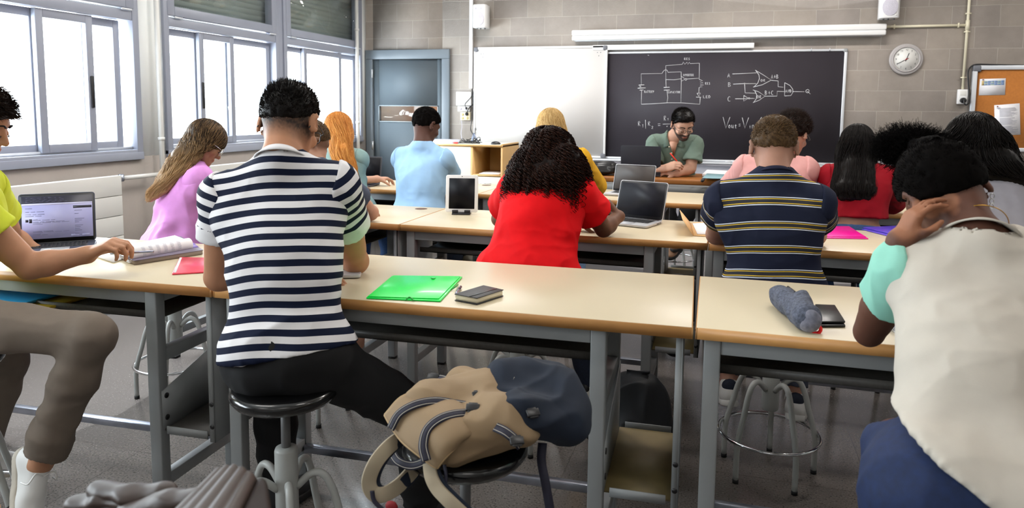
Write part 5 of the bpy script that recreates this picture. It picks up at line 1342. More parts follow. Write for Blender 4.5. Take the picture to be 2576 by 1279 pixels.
stool(-2.46,4.35,.655,'stool under the ginger-haired girl',.9)

# --- the boy in light blue
J=JJ(at(1055,545,4.38)*V(1,1,0)+V(0,0,.78), at(1063,400,4.50), .158, 8, neck=at(1063,358,4.47), head=at(1073,311,4.55), face=(.42,.80,-.42),
     eA=(-2.16,4.86,.95), wA=(-2.02,5.05,.95), eB=at(1140,460,4.72), wB=(-1.86,4.98,.975), kL=(-2.08,4.78,.655),aL=(-2.08,4.7,.3),kR=(-1.84,4.78,.655),aR=(-1.84,4.7,.3), s=1.0)
p6=person('person with short black curls in a light blue shirt',J,skin=DARK,h=.0065,hands=dict(B=dict(d=(-.55,.6,-.1),pn=(0,0,-1),th=(-.6,-.6,0),curl=.7)))
sky=fabric('sky_cotton','#93b6d8',.85,.03)
sh,sl=shirt(p6,J,sky,t=.014,loose=.03,sleeve=.62,hem=J['hip']+V(0,0,-.06),sr=1.15,h=.007,fold=[(.011,.10,(.3,0,1),4.,J['hip']+V(0,-.1,.15),.25),(.008,.08,(1,0,-.7),2.,J['B']+V(-.05,-.05,-.15),.16)])
trousers(p6,J,MT['denim_dark'],t=.012)
short_hair(p6,J,H_MATTE,infl=.009,n=3500,ln=(.006,.012),front=.09,fe=.05,nb=-.072,ne=-.055,mess=1.,seed=7,bump=.005,thick=.0016)
stool(J['hip'][0],J['hip'][1],.66,'stool under the boy in light blue',.1)

# --- the blonde girl in yellow
J=JJ((-1.07,4.32,.78), at(1400,400,4.42), .145, 0, head=at(1386,317,4.46), face=(0,.9,-.42),
     eA=(-1.30,4.80,.95), wA=(-1.15,4.95,.95), eB=(-.83,4.82,.95), wB=(-.95,4.97,.95), kL=(-1.17,4.72,.655),aL=(-1.17,4.66,.3),kR=(-.95,4.72,.655),aR=(-.93,4.64,.3), s=.95)
p7=person('person with straight blonde hair in a mustard yellow shirt',J,skin=LIGHT,fem=True,ears=False,h=.0075)
must=fabric('mustard_cotton','#cc9b26')
sh,sl=shirt(p7,J,must,True,t=.014,loose=.02,sleeve=.85,sr=1.2)
trousers(p7,J,MT['denim_light'],t=.012,fem=True)
long_hair(p7,J,H_BLOND,[(at(1388,385,4.38),.095,.055),(at(1392,430,4.37),.10,.04),(at(1395,470,4.36),.09,.02)],n=3400,seed=8,wave=.002,infl=.013,front=.09,fe=.055,ne=-.12)
stool(-1.07,4.33,.655,'stool under the blonde girl',.7)
# --- the woman in the red shirt with curly hair
J=JJ(at(1330,735,3.0)*V(1,1,0)+V(0,0,.785), at(1375,478,3.16), .15, 4, head=at(1382,392,3.24), face=(.05,.88,-.45), up=(0,.3,1),
     eA=at(1290,600,3.38)*V(1,1,0)+V(0,0,.95), wA=at(1400,575,3.5)*V(1,1,0)+V(0,0,.95), eB=atz(1518,576,.945), wB=at(1556,545,3.47), kL=(-.98,3.40,.655),aL=(-.94,3.27,.24),kR=(-.75,3.40,.655),aR=(-.60,3.36,.16), s=1.0)
J['eA']=V(-1.09,3.42,.95); J['wA']=V(-.70,3.50,.945)
p8=person('person with dark curly hair in a bright red shirt',J,skin=BROWN,fem=True,ears=False,h=.006,bulk=1.12,
   hands=dict(B=dict(d=(-.42,.12,.55),pn=(-.75,-.1,-.5),th=(.2,.85,.4),curl=.9,thumb=.7),A=dict(d=(1,.1,0),pn=(0,0,-1),th=(0,-1,0),curl=.8)))
red=fabric('red_cotton','#e00d16',.8,.04)
sh,sl=shirt(p8,J,red,True,t=.014,loose=.045,bulk=1.14,sleeve=.58,sr=1.3,hem=J['hip']+V(0,0,-.04),hemn=(.05,-.05,-1),h=.0065,
   fold=[(.020,.12,(1,0,-.35),4.,J['hip']+V(.02,-.12,.12),.2),(.018,.10,(1,0,.4),3.,J['hip']+V(.05,-.1,.3),.22),(.008,.08,(1,0,-.8),3.,J['B']+V(-.03,-.06,-.15),.15)])
trousers(p8,J,MT['denim_dark'],t=.012,fem=True,bulk=1.05,top=.09)
for a,dd in ((J['aL'],(.15,.9,-.1)),(J['aR'],(.55,.8,-.1))): shoe(J,a,dd,MT['shoe_white'],MT['shoe_white'],p8,stripe=MT['shoe_black'],heel=MT['shoe_black'])
MB().tube([J['wB']*.8+J['eB']*.2+V(.034*math.cos(t)*.8,.0+.02*math.cos(t),0)+V(0,.03,0)*math.sin(t)+V(0,0,.014)*math.sin(t) for t in np.linspace(0,2*PI,25)[:-1]],.0035,8,closed=True).build('bracelet',MT['black_plastic'],p8,smooth=True)
def curly(r,J,m,cs,n=900,turns=6,rad=.008,L=(.14,.27),seed=3,thick=.0026):
    """cs: ellipsoids (centre, radii) that make up the mass; corkscrew locks spring over them"""
    g=np.random.default_rng(seed); hc=J['head']; sd,f0,up=headframe(J)
    allc=[V(c) for c,_ in cs]; lo=np.min(allc,0)-.26; hi=np.max(allc,0)+.26
    F=Field(lo,hi,.008)
    for c,rad_ in cs: F.ell(c,V(rad_)*.90,k=.04)
    v,f=F.mesh(); Nn=vnormals(v,f); v=v+Nn*(.009*vnoise(v/.018,3)+.005*vnoise(v/.008,4))[:,None]
    parts=[(v,f)]; cols=[vnoise(v/.007,5)*.2+.12]
    k=g.integers(0,len(cs),n); C_=np.array(allc)[k]; R_=np.array([V(x[1]) for x in cs])[k]
    q=g.normal(size=(n,3)); q/=np.linalg.norm(q,axis=1)[:,None]; q[:,2]=np.abs(q[:,2])*.9+.05*q[:,2]; q=nrm_rows(q)
    S0=C_+q*R_*.92; ln=g.uniform(*L,n)
    m_=66; t=np.linspace(0,1,m_)[None,:,None]
    out=nrm_rows(q*V(1,1,.3)); down=V(0,0,-1)
    base=S0[:,None]+out[:,None]*(ln[:,None,None]*(.10*np.sin(t*PI)+.16*t))+down*(ln[:,None,None]*(t**1.15))
    # keep locks outside the masses
    for c,rad_ in cs: base=push_out(base,[(V(c),V(rad_)*.93,np.eye(3))])
    ph=g.random(n)*6.28; tn=g.uniform(.8,1.25,n)*turns; rr=rad*g.uniform(.6,1.4,n)
    U=nrm_rows(np.cross(q,V(.3,.2,1))); W_=nrm_rows(np.cross(U,down+q*.2))
    ang=(t[...,0]*tn[:,None]*2*PI+ph[:,None])[...,None]; en=np.minimum(1,t*5)
    P=base+rr[:,None,None]*en*(U[:,None]*np.cos(ang)+W_[:,None]*np.sin(ang))
    sv,sf=strand_mesh(P,thick,.0010,3); parts.append((sv,sf)); cols.append(np.repeat(np.clip(g.normal(.5,.25,n),0,1),m_*3))
    return hair_object(r,parts,m,cols)
hc=J['head']
curly(p8,J,H_CURL,[(at(1380,372,3.20),(.125,.115,.11)),(at(1345,420,3.14),(.115,.10,.11)),(at(1420,425,3.14),(.105,.10,.12)),(at(1375,450,3.10),(.14,.085,.09)),(at(1310,440,3.12),(.06,.07,.06))],n=1200,L=(.09,.19),turns=8,seed=3)
stool(-.875,3.03,.66,'grey-legged stool under the woman in red',.3)

# --- the teacher behind the brown desk
J=JJ((-.44,6.62,.84), at(1697,362,6.42), .162, 180, head=at(1718,309,6.30), face=(.36,-.80,-.50), up=(.05,-.3,1),
     eB=at(1640,428,6.28), wB=at(1672,424,6.22)+V(0,0,.0), eA=at(1738,424,6.35), wA=at(1702,438,6.27), kL=(-.30,6.25,.655),aL=at(1720,585,6.2),kR=(-.52,6.28,.72),aR=at(1702,610,6.2), s=1.05)
J['kL']=at(1742,500,6.22); J['aL']=at(1712,590,6.22)
def beard(v,loc,col):
    x,y,z=loc.T
    w_=np.clip((-.047-z-.10*np.abs(x))/.012,0,1)*(y>-.015)*(z>-.14)
    side=np.clip((np.abs(x)-.050)/.008,0,1)*np.clip((-.012-z)/.01,0,1)*np.clip((y-.004)/.006,0,1)*np.clip((.040-.3*(z+.05)-y)/.01,0,1)*(z>-.14)
    mus=np.exp(-((x/.03)**2+((z+.066)/.007)**2))*(y>.07)
    w_=np.clip(np.maximum(np.maximum(w_,side),mus),0,1)*np.clip((y-.006-.75*np.clip(-.055-z,0,1))/.008,0,1)
    mouth=np.exp(-((x/.019)**4+((z+.083)/.008)**4)); w_=w_*(1-mouth*(y>.07))*(z>-.137)
    return col*(1-w_[:,None]*.95)+V(.022,.014,.012)*w_[:,None]
p9=person('bearded person in glasses and a sage green shirt writing behind the brown desk',J,skin=LIGHT,h=.0055,paint=beard,group='',
   hands=dict(B=dict(d=(.75,-.25,.28),pn=(.35,.75,-.5),th=(.1,-.35,.9),curl=.75,thumb=.7),A=dict(d=(-1,0,.05),pn=(0,0,-1),th=(0,-1,0),curl=.6)))
sage=fabric('sage_linen','#67776c',.85,.06)
sh,sl=shirt(p9,J,sage,t=.014,loose=.02,sleeve=.72,sr=1.2,h=.0065,hem=J['hip']+V(0,0,-.02),neckcut=-.005,fold=[(.006,.09,(.3,0,1),3.),(.005,.07,(1,0,.6),2.)],name='short_sleeved_shirt')
N=J['neck']; sd,fr,u=J['sd'],J['fr'],J['u']
for g in (-1,1):
    a=N+sd*g*.060-fr*.02+u*.035; b=N+sd*g*.055+fr*.055+u*.0; c=N+sd*g*.030+fr*.105-u*.055
    d=N+sd*g*.085+fr*.105-u*.075; e=N+sd*g*.105+fr*.04-u*.03; f=N+sd*g*.088-fr*.03-u*.005
    MB().add([a,b,c,d,e,f,*(q+(sd*g*.3+fr*.5+u*.4)*.006 for q in (a,b,c,d,e,f))],[(0,1,2,3,4,5)[::-1],(6,7,8,9,10,11)]+[(i,(i+1)%6,6+(i+1)%6,6+i) for i in range(6)]).build('collar',sage,sh)
# open neck: a strip of chest skin between the collar wings, placket and buttons
mid_=(J['A']+J['B'])/2
ch=MB().add([N+fr*.128+sd*.03-u*.03,N+fr*.128-sd*.03-u*.03,N+fr*.145-u*.15],[(0,1,2)])
MB().add([N+fr*.115+sd*.034-u*.02,N+fr*.115-sd*.034-u*.02,N+fr*.136-u*.150,N+fr*.09+sd*.03-u*.02,N+fr*.09-sd*.03-u*.02,N+fr*.11-u*.150],[(0,1,2),(5,4,3),(0,3,4,1),(1,4,5,2),(2,5,3,0)]).build('open_neck',mk('chest_skin','#b98a72',.6),p9)
for i in range(3):
    MB().lathe([(.0001,0),(.0055,.001),(.0055,.003),(.0001,.0035)],(0,0,0),12)
    q=N+fr*(.132+.012*i)-u*(.05+.055*i)+sd*.034*(1 if i<1 else .4)
    MB().tube([q,q+fr*.004],.006,12).build('button',MT['cream_plastic'],sh,smooth=False)
trousers(p9,J,MT['black_cloth'],t=.016)
short_hair(p9,J,H_BLACK,infl=.009,n=4200,ln=(.014,.026),front=.086,fe=.062,nb=-.078,ne=-.07,comb=(.1,.2,.5),mess=.35,seed=9,bump=.004,
   extra=lambda F,J=J:F.ell(J['L'](0,.02,.075),(.066*1.05,.075*1.05,.042*1.05),headframe(J),k=.02))
glasses(p9,J,MT['black_plastic'],lens=True,w=.026,hh=.019,sq=3.5,thick=.0016); eyes(p9,J); eyebrows(p9,J,H_BLACK,.005)
MB_=MB()
tp=(V(J['tipsB'][0])+V(J['tipsB'][4]))/2
pe=MB().tube([tp+V(-.085,.01,.10),tp+V(-.008,0,.012)],.0055,8).tube([tp+V(-.008,0,.012),tp+V(.03,-.01,-.035)],[.0045,.001],8)
pen=pe.build('pen',mk('pen_red','#e02a12',.35),None,smooth=True); tag(pen,'bright red pen in the hand of the bearded person','pen')
shoe(J,J['aR'],(-.3,-.95,-.2),mk('shoe_tan','#8d6b52',.6),MT['rubber'],p9,laces=False); shoe(J,J['aL'],(-.25,-.95,-.2),MT['shoe_tan'],MT['rubber'],p9,laces=False)
stool(-.44,6.62,.72,'stool of the bearded person behind the brown desk',.3)

# --- the boy in a pale pink shirt
J=JJ((.27,4.34,.78), at(1950,425,4.42), .158, 8, head=at(1994,332,4.50), face=(.42,.80,-.40),
     eA=(-.02,4.82,.95), wA=(.15,4.97,.95), eB=(.58,4.84,.95), wB=(.44,5.0,.95), kL=(.17,4.76,.655),aL=(.17,4.7,.3),kR=(.40,4.76,.655),aR=(.40,4.7,.3), s=1.0)
J['hip']=V(J['A'][0]*.5+J['B'][0]*.5,4.32,.78)
p10=person('person with short dark hair in a pale pink shirt',J,skin=LIGHT,h=.0075)
sh,sl=shirt(p10,J,fabric('pale_pink_cotton','#cc9692'),sleeve=.6,t=.014,loose=.02)
trousers(p10,J,MT['denim'],t=.012)
short_hair(p10,J,H_DARK,infl=.016,n=3500,ln=(.018,.034),seed=10,comb=(.1,.2,.5),mess=.5)
stool(J['hip'][0],4.34,.655,'stool under the boy in pale pink',.2)
glasses(p10,J,MT['black_plastic'])

# --- the man in the dark shirt with thin white and yellow stripes
J=JJ(at(1945,735,3.02)*V(1,1,0)+V(0,0,.785), at(1935,505,3.06), .172, -2, neck=at(1950,428,3.07), head=at(1946,364,3.16), face=(-.02,.90,-.42),
     eA=atz(1802,590,.948), wA=atz(1802,590,.948)+V(.12,.17,0), eB=atz(2052,592,.948), wB=atz(2052,592,.948)+V(-.13,.17,0), kL=(.06,3.42,.655),aL=(.045,3.28,.28),kR=(.31,3.42,.655),aR=(.33,3.26,.26), s=1.04)
def nape(v,loc,col):
    w_=np.clip((loc[:,2]+.07)/.05,0,1)*(loc[:,1]<.02)*.6
    return col*(1-w_[:,None])+V(.12,.06,.035)*w_[:,None]
p11=person('person in a dark navy shirt with thin white and yellow stripes',J,skin=(.42,.22,.155),h=.0065,bulk=1.06,paint=nape)
nv='#1d2236'
st=[(0,nv),(.046,'#dfe6f2'),(.0492,nv),(.0525,'#d8b53c'),(.0557,'#35353a'),(.0690,'#d8b53c'),(.0722,nv),(.0755,'#dfe6f2'),(.0787,nv)]
navy=stripes('navy_striped_jersey',st,nv,.093)
Jn=J
def band_n(v):
    d=(v-Jn['hip'])@Jn['u']; x=(v-Jn['hip'])@Jn['sd']; return 1.037-.035*np.cos(np.clip(x/.22,-1.6,1.6))+d+.006*vnoise(v/.15,3)
sh,sl=shirt(p11,J,navy,t=.012,loose=.020,bulk=1.06,sleeve=.43,sr=1.10,hem=J['hip']+V(0,0,-.05),band=band_n,bofs=.466,bclamp=.0,h=.0065,neckr=.056,fold=[(.009,.10,(1,0,.3),3.,J['hip']+V(.05,-.1,.08),.2),(.006,.09,(.6,0,-1),3.,J['B']+V(-.04,-.05,-.2),.15)])
neckband(sh,J,fabric('navy_rib','#23263a'),r=.062,w=.022,back=.010,front=-.03)
trousers(p11,J,mk('denim_grey','#454b5c',.85,noise=(80,.2)),t=.012,to=.90)
for a,dd in ((J['aL'],(-.1,.9,-.25)),(J['aR'],(.12,.9,-.25))): shoe(J,a,dd,MT['shoe_white'],MT['shoe_white'],p11,heel=MT['navy_suede'])
short_hair(p11,J,H_MOUSE,infl=.006,n=6500,ln=(.008,.018),seed=11,nb=-.076,ne=-.045,comb=(.3,.3,.1),mess=.35,bump=.004,
   extra=lambda F,J=J:F.ell(J['L'](0,0,.065),(.068*1.04,.085*1.04,.046*1.04),headframe(J),k=.02))
stool(.21,3.07,.66,'grey-legged stool under the man with thin white and yellow stripes',.21)

# --- the girl in the dark red crop top
J=JJ((.70,4.28,.80), at(2160,446,4.40), .142, -4, head=at(2155,362,4.46), face=(-.15,.92,-.35),
     eA=(.42,4.80,.95), wA=(.55,4.97,.95), eB=(.98,4.82,.95), wB=(.86,4.98,.95), kL=(.60,4.74,.655),aL=(.6,4.68,.3),kR=(.84,4.74,.655),aR=(.84,4.68,.3), s=.96)
p12=person('person with very long straight black hair in a dark red cropped top',J,skin=(.42,.23,.16),fem=True,ears=False,h=.0075)
dred=fabric('dark_red_jersey','#8c0d1c',.8,.05)
sh,sl=shirt(p12,J,dred,True,t=.010,loose=.008,sleeve=.95,sr=1.1,hem=at(2165,549,4.26),hemn=(0,-.1,-1),hollow=False,name='cropped_top')
trousers(p12,J,MT['denim'],t=.010,fem=True,top=.075)
long_hair(p12,J,H_BLACK,[(at(2152,420,4.36),.10,.06),(at(2148,470,4.27),.115,.045),(at(2150,498,4.24),.10,.03)],n=3400,seed=12,wave=.001,infl=.012,grad=.1,front=.09,fe=.06,ne=-.12,tipvar=.04)
stool(.70,4.30,.665,'stool under the girl in dark red',.4)

# --- the girl with the straight black hair at the right edge
J=JJ((.96,2.86,.79), at(2520,505,2.98), .15, -22, head=at(2447,362,3.05), face=(-.1,.93,-.3), up=(-.12,0,1),
     eA=(.78,3.38,.95), wA=(.9,3.5,.95), eB=(1.28,3.30,.95), wB=(1.12,3.46,.95), kL=(.88,3.28,.655),aL=(.88,3.2,.3),kR=(1.10,3.26,.655),aR=(1.1,3.2,.3), s=.98)
p14=person('person with straight shoulder-length black hair in a pale grey shirt',J,skin=LIGHT,fem=True,ears=False,h=.0075)
sh,sl=shirt(p14,J,fabric('pale_grey_jersey','#a3a1aa'),True,t=.014,loose=.02,sleeve=.6)
trousers(p14,J,MT['denim'],t=.010,fem=True)
long_hair(p14,J,H_BLACK,[(at(2462,400,2.97),.135,.07,(.95,.1,-.05)),(at(2498,435,2.94),.15,.05,(.95,.1,-.15)),(at(2520,448,2.93),.15,.03,(.97,0,-.12))],n=3600,seed=13,wave=.001,infl=.014,grad=.1,front=.09,fe=.06,ne=-.12,tipvar=.025)
stool(.98,2.88,.665,'stool under the girl at the right edge',.4)

# --- the woman in the foreground: cream shirt with mint sleeves, hair in a puff
J=JJ(at(2450,1200,1.45)*V(1,1,0)+V(0,0,.80), at(2470,668,1.79), .150, -6, tilt=.12, neck=at(2462,590,1.77), head=at(2368,476,1.87), face=(-.06,.74,-.66), up=(-.42,.6,.68),
     eA=V(*atz(2186,836,.945)), wA=at(2268,607,1.765), eB=(.86,2.10,.95), wB=(.70,2.22,.95), kL=at(2265,1130,1.60),aL=at(2230,1500,1.55),kR=(.62,1.78,.655),aR=(.62,1.7,.3), s=.99)
def palm(v,loc,col,J=J):  # whole hand lighter: palm skin tone, and lit fingers put into the colour
    dm=np.full(len(v),9.)
    for t_ in J['tipsA']:
        a,b=J['wA'],V(t_); m=(a+b)/2+V(-.02,-.01,.03)
        for p,q in ((a,m),(m,b)):
            d=q-p; tt=np.clip(((v-p)@d)/(d@d),0,1)[:,None]; dm=np.minimum(dm,np.linalg.norm(v-p-tt*d,axis=1))
    w_=np.clip((.030-dm)/.008,0,1)
    return col*(1-w_[:,None])+V(.30,.125,.065)*w_[:,None]
p13=person('person in a cream shirt with mint sleeves, head resting on one hand',J,skin=DEEP,fem=True,h=.0055,bulk=1.0,
   paint=palm,
   hands=dict(A=dict(d=(.30,-.02,.92),pn=(.90,.30,-.30),th=(.1,-1,.0),curl=.4,thumb=.3,spread=.15,s=.80,fing=[.50,.48,.52,.6])))
cream=fabric('cream_jersey','#c4bdb2',.9,.03); mint=fabric('mint_jersey','#8fcbb9',.9,.03)
sh,sl=shirt(p13,J,cream,True,t=.010,loose=.006,wid=.88,pt=.014,bulk=1.0,sleeve=.42,sr=1.05,smat=mint,h=.006,hs=.005,hem=J['hip']+V(0,0,.04),hemn=(-.70,.0,-1),
   fold=[(.010,.12,(1,0,-.6),4.,J['hip']+V(-.08,-.1,.14),.16),(.007,.12,(.5,0,1),3.,J['hip']+V(.02,-.1,.25),.25)],neckr=.068,neckcut=.0)
neckband(sh,J,cream,r=.069,w=.030,back=.002,front=-.03)
trousers(p13,J,MT['denim_deep'],t=.013,fem=True,top=.12,bulk=1.0)
sd,f0,up=headframe(J)
short_hair(p13,J,H_MATTE,infl=.014,n=3000,ln=(.004,.009),front=.092,fe=.05,nb=-.078,ne=-.06,comb=(0,-.6,.3),mess=.2,seed=14,bump=.003)
pc=at(2290,372,2.0)
F=Field(pc-.16,pc+.16,.006); F.ell(pc,(.070,.055,.040),k=.02); F.ell(pc+V(-.03,0,-.008),(.04,.04,.036),k=.02); F.ell(pc+V(.035,0,-.004),(.035,.04,.03),k=.02); F.cone(pc,J['L'](0,-.07,.06),.03,.04,k=.03)
v,f=F.mesh(); Nn=vnormals(v,f); v=v+Nn*(.006*vnoise(v/.018,3)+.004*vnoise(v/.008,4)-.006)[:,None]
g=np.random.default_rng(5); n=5200; q=nrm_rows(g.normal(size=(n,3))*V(1,1,.9)); S0=pc+q*V(.066,.052,.036)
t=np.linspace(0,1,9)[None,:,None]; ln=g.uniform(.012,.036,n)[:,None,None]; jit=nrm_rows(g.normal(size=(n,3)))
P=S0[:,None]+nrm_rows(q+jit*.4)[:,None]*ln*t+jit[:,None]*ln*.3*np.sin(t*9+g.random(n)[:,None,None]*6)*t
sv,sf=strand_mesh(P,.0009,.0003,3)
hair_object(p13,[(v,f),(sv,sf)],H_MATTE,[vnoise(v/.006,5)*.15+.15,np.repeat(g.random(n)*.5,27)],'hair_puff')
el=MB()
for i in range(3):
    c=J['L'](.094,-.004,-.046)+V(0,0,-.012*i-.008); el.tube([c+V(.0045*math.cos(t),0,.0055*math.sin(t)) for t in np.linspace(0,2*PI,13)[:-1]],.0011,6,closed=True)
el.build('earring',MT['chrome'],p13,smooth=True)
nk=[J['neck']+J['sd']*.054*math.cos(t)+J['fr']*.055*math.sin(t)+J['u']*(.022-.02*math.sin(t)) for t in np.linspace(0,2*PI,41)[:-1]]
MB().tube(nk,.0011,6,closed=True).build('necklace',mk('gold','#d6a64a',.25,metal=1),p13,smooth=True)
stool(J['hip'][0],J['hip'][1],.67,'black-seated stool under the woman with mint sleeves',.4)
# ------------------------------------------------------------------ laptops on the desks
Z9=.9015
def scr_page(ld,Lm,hw,hg):
    x0,x1,y0,y1=-hw+.011,hw-.011,.018,hg-.012
    def em(name,c,e): return mk(name,c,.4,emit=(c,e))
    pg=em('page_lilac','#9090b8',.2); dk=em('page_dark','#1d1b2c',.12); mid=em('page_grey','#7a7a9e',.2); ln=em('page_line','#54546e',.25); wt=em('page_white','#b0b0d0',.25)
    def q(u0,u1,v0,v1,m,nm,lv=1): MB().box(0,0,0,0,0,0); MB().prism([(x1+(x0-x1)*u0,y0+(y1-y0)*(1-v1)),(x1+(x0-x1)*u1,y0+(y1-y0)*(1-v1)),(x1+(x0-x1)*u1,y0+(y1-y0)*(1-v0)),(x1+(x0-x1)*u0,y0+(y1-y0)*(1-v0))],-.0009-.0003*lv,-.0008-.0003*lv,Lm).build(nm,m,ld)
    q(0,1,0,1,dk,'browser_window'); q(0,1,.17,1,pg,'web_page',2); q(0,1,.17,.21,wt,'address_bar',3); q(.72,.99,.25,.31,dk,'page_header',3)
    mb=MB(); g=random.Random(6)
    def l(u0,u1,v0,h=.008): 
        mb.prism([(x1+(x0-x1)*u0,y0+(y1-y0)*(1-v0-h)),(x1+(x0-x1)*u1,y0+(y1-y0)*(1-v0-h)),(x1+(x0-x1)*u1,y0+(y1-y0)*(1-v0)),(x1+(x0-x1)*u0,y0+(y1-y0)*(1-v0))],-.0022,-.0019,Lm)
    for v_ in (.28,.36,.42,.46,.54,.56,.60,.62,.65,.82,.84,.88,.90): 
        u=.05 if v_<.5 else .15
        for k in range(g.randint(1,4)): 
            w_=g.uniform(.05,.14); l(u,min(u+w_,.66),v_); u+=w_+.02
            if u>.6: break
    for v_ in (.36,.44,.56,.60,.64,.72,.76,.80,.84,.92): l(.74,.74+g.uniform(.05,.15),v_,.01)
    for v_ in (.04,.08,.11,.13):
        u=.06
        for k in range(7): w_=g.uniform(.02,.06); l(u,u+w_,v_,.007); u+=w_+.04
    mb.build('text_lines',ln,ld)
    q(.05,.09,.54,.60,dk,'thumbnail',3); q(.10,.14,.53,.62,dk,'thumbnail',3); q(.68,.8,.93,.99,mid,'page_tile',3); q(.84,.95,.93,.99,mid,'page_tile',3)
laptop(atz(72,622,Z9),atz(222,612,Z9),atz(120,660,Z9),14,'dark open laptop with a lit web page at the left edge',SPG,off3,screen_fn=scr_page,hgt=.212)
hr_=atz(917,668,Z9); fr_=atz(903,712,Z9); d=nrm(fr_-hr_); px_=V(-d[1],d[0],0); px_=px_ if px_[0]<0 else -px_
laptop(hr_+px_*.31,hr_,fr_,24,'silver open laptop in front of the man in the striped knit shirt',SILVER,off1)
hr_=atz(957,465,Z9); laptop(hr_+V(-.31,-.02,0),hr_,hr_+V(-.1,-.3,0),13,'dark grey open laptop used by the ginger-haired girl',SPG,off3,hgt=.21)
laptop(atz(1553,551,Z9),atz(1661,562,Z9),atz(1590,585,Z9),20,'silver open laptop with smudged black screen beside the woman in red',SILVER,off1,hgt=.212)
hl_=atz(1541,484,Z9); laptop(hl_,hl_+V(.30,-.05,0),hl_+V(-.02,-.3,0),20,'silver open laptop with greyish screen on the third row',SILVER,off2,hgt=.205)
a=at(1556,460,6.22);a[2]=.9415; b=at(1666,462,6.22); b[2]=.9415
lp=laptop(a,b,V(-.7,6.9,.94),8,'black laptop seen from behind on the brown desk',mk('lid_black','#1b1c24',.4),off3,hgt=.25,lid=mk('lid_black2','#1e202b',.45))
# ------------------------------------------------------------------ things on the brown desk
def slab(name,c4,z,th,m,label,cat,bev=.001,parent=None,group=None,pages=None):
    """flat thing lying at height z whose corners are seen at four pixels"""
    zr=Z9 if abs(z-Z9)<.05 else (.9415 if abs(z-.9415)<.05 else z)
    P=[atz(x,y,zr)*V(1,1,0)+V(0,0,z) for x,y in c4]; c=sum(P)/4; r=npmesh(name,np.array([p-c for p in P]+[p-c+V(0,0,th) for p in P]),[(3,2,1,0),(4,5,6,7)]+[(i,(i+1)%4,4+(i+1)%4,4+i) for i in range(4)],m,parent,smooth=False,loc=c)
    if bev: q=r.modifiers.new('bevel','BEVEL'); q.width=bev; q.segments=2
    if label: tag(r,label,cat,group)
    return r
def fix_winding(o): pass
slab('paper_sheets',[(1650,449),(1712,449),(1735,440),(1668,437)],.9415,.004,MT['paper'],'white sheets under the hand of the bearded person','paper')
P=[at(x,y,6.25) for x,y in ((1766,455),(1822,456),(1822,440),(1775,438))]
bn=empty('ring_binder',(.0,0,0),0,'blue-grey ring binder at the right of the brown desk','binder')
c4=[(1766,456),(1826,458),(1836,447),(1778,444)]
b1=slab('cover',c4,.9415,.004,mk('binder_teal','#7fa0a8',.5),None,None,.001,bn); b2=slab('pages',c4,.9458,.018,MT['paper'],None,None,.001,bn); b3=slab('cover',c4,.964,.004,MT['binder_teal'],None,None,.001,bn)
pz=atz(1770,455,.955); MB().tube([pz+V(-.01,-.01,0),pz+V(-.005,.16,0)],.013,10).build('spine',MT['shoe_black'],bn,smooth=True)
bg_=[]
c=at(1512,432,6.25); c[2]=.99
blob('black_bag',[('e',c+V(0,0,-.0),(.17,.13,.045),dict(k=0)),('e',c+V(-.06,.02,.035),(.09,.09,.03),dict(k=.03)),('e',c+V(.06,.0,.035),(.08,.08,.035),dict(k=.03)),('e',c+V(.1,-.07,.0),(.045,.05,.035),dict(k=.01)),('e',c+V(-.03,-.1,-.01),(.15,.04,.026),dict(k=.005)),('x',V(0,0,.942),V(0,0,-1))],MT['black_leather'],'slouched black bag on the left of the brown desk','bag',h=.006,fold=[(.008,.05,(1,0,.1),3.)])
er=at(1751,422,WY-.075); tag(box('board_eraser',er[0]-.055,er[0]+.055,WY-.105,WY-.05,.976,1.004,MT['shoe_black'],None,.006),'black board eraser on the chalk tray','eraser')
for i,x in enumerate((.0,.05,.09)):
    tag(MB().tube([(-.02+x*1.4,WY-.08,.984),(.03+x*1.4,WY-.075+.01*i,.984)],.0065,8).build('chalk_stick',MT['chalk'],None),['leftmost','middle','rightmost'][i]+' of the short white chalk sticks on the board tray','chalk','chalk sticks on the tray')
# ------------------------------------------------------------------ first row
r=empty('textbook',(0,0,0),0,'thick closed textbook with a purple-grey cover under the rolled magazine','book')
ck4=[(300,652),(338,668),(512,640),(455,604)]
slab('page_block',[(302,652),(338,667),(510,640),(455,605)],Z9,.016,mk('book_pages','#9a8f86',.8),None,None,0,r)
cv=mk('book_cover','#6f6578',.35,noise=(8,.12)); co=slab('cover',ck4,Z9+.016,.002,cv,None,None,.0005,r)
slab('cover_panel',[(375,638),(432,645),(470,632),(415,626)],Z9+.0182,.0006,mk('cover_white','#d5d2e6',.4),None,None,0,r)
slab('cover_panel',[(448,640),(500,633),(488,622),(440,630)],Z9+.0182,.0008,mk('cover_purple','#7a63b8',.4),None,None,0,r)
slab('cover_panel',[(355,642),(382,640),(378,632),(352,634)],Z9+.0182,.0006,mk('cover_coral','#b46a62',.5),None,None,0,r)
mg=empty('rolled_magazine',(0,0,0),0,'magazine with one page rolled back on top of the textbook','magazine')
a=atz(322,640,Z9+.035); b=atz(476,613,Z9+.035); dr=nrm(b-a); pr=V(-dr[1],dr[0],0)
pts=[]; 
def spir(c): return [c+pr*(.028*math.cos(t)*(1-.03*t))+V(0,0,1)*(.028*math.sin(t)*(1-.03*t)-.004) for t in np.linspace(-2.2,5.2,26)]
A_,B_=spir(a),spir(b); n=len(A_)
pgm=MB().add(A_+B_,[(i,i+1,n+i+1,n+i) for i in range(n-1)]).build('rolled_page',MT['paper'],mg,smooth=True)
sm_=pgm.modifiers.new('solid','SOLIDIFY'); sm_.thickness=.001
tl=MB(); g=random.Random(8)
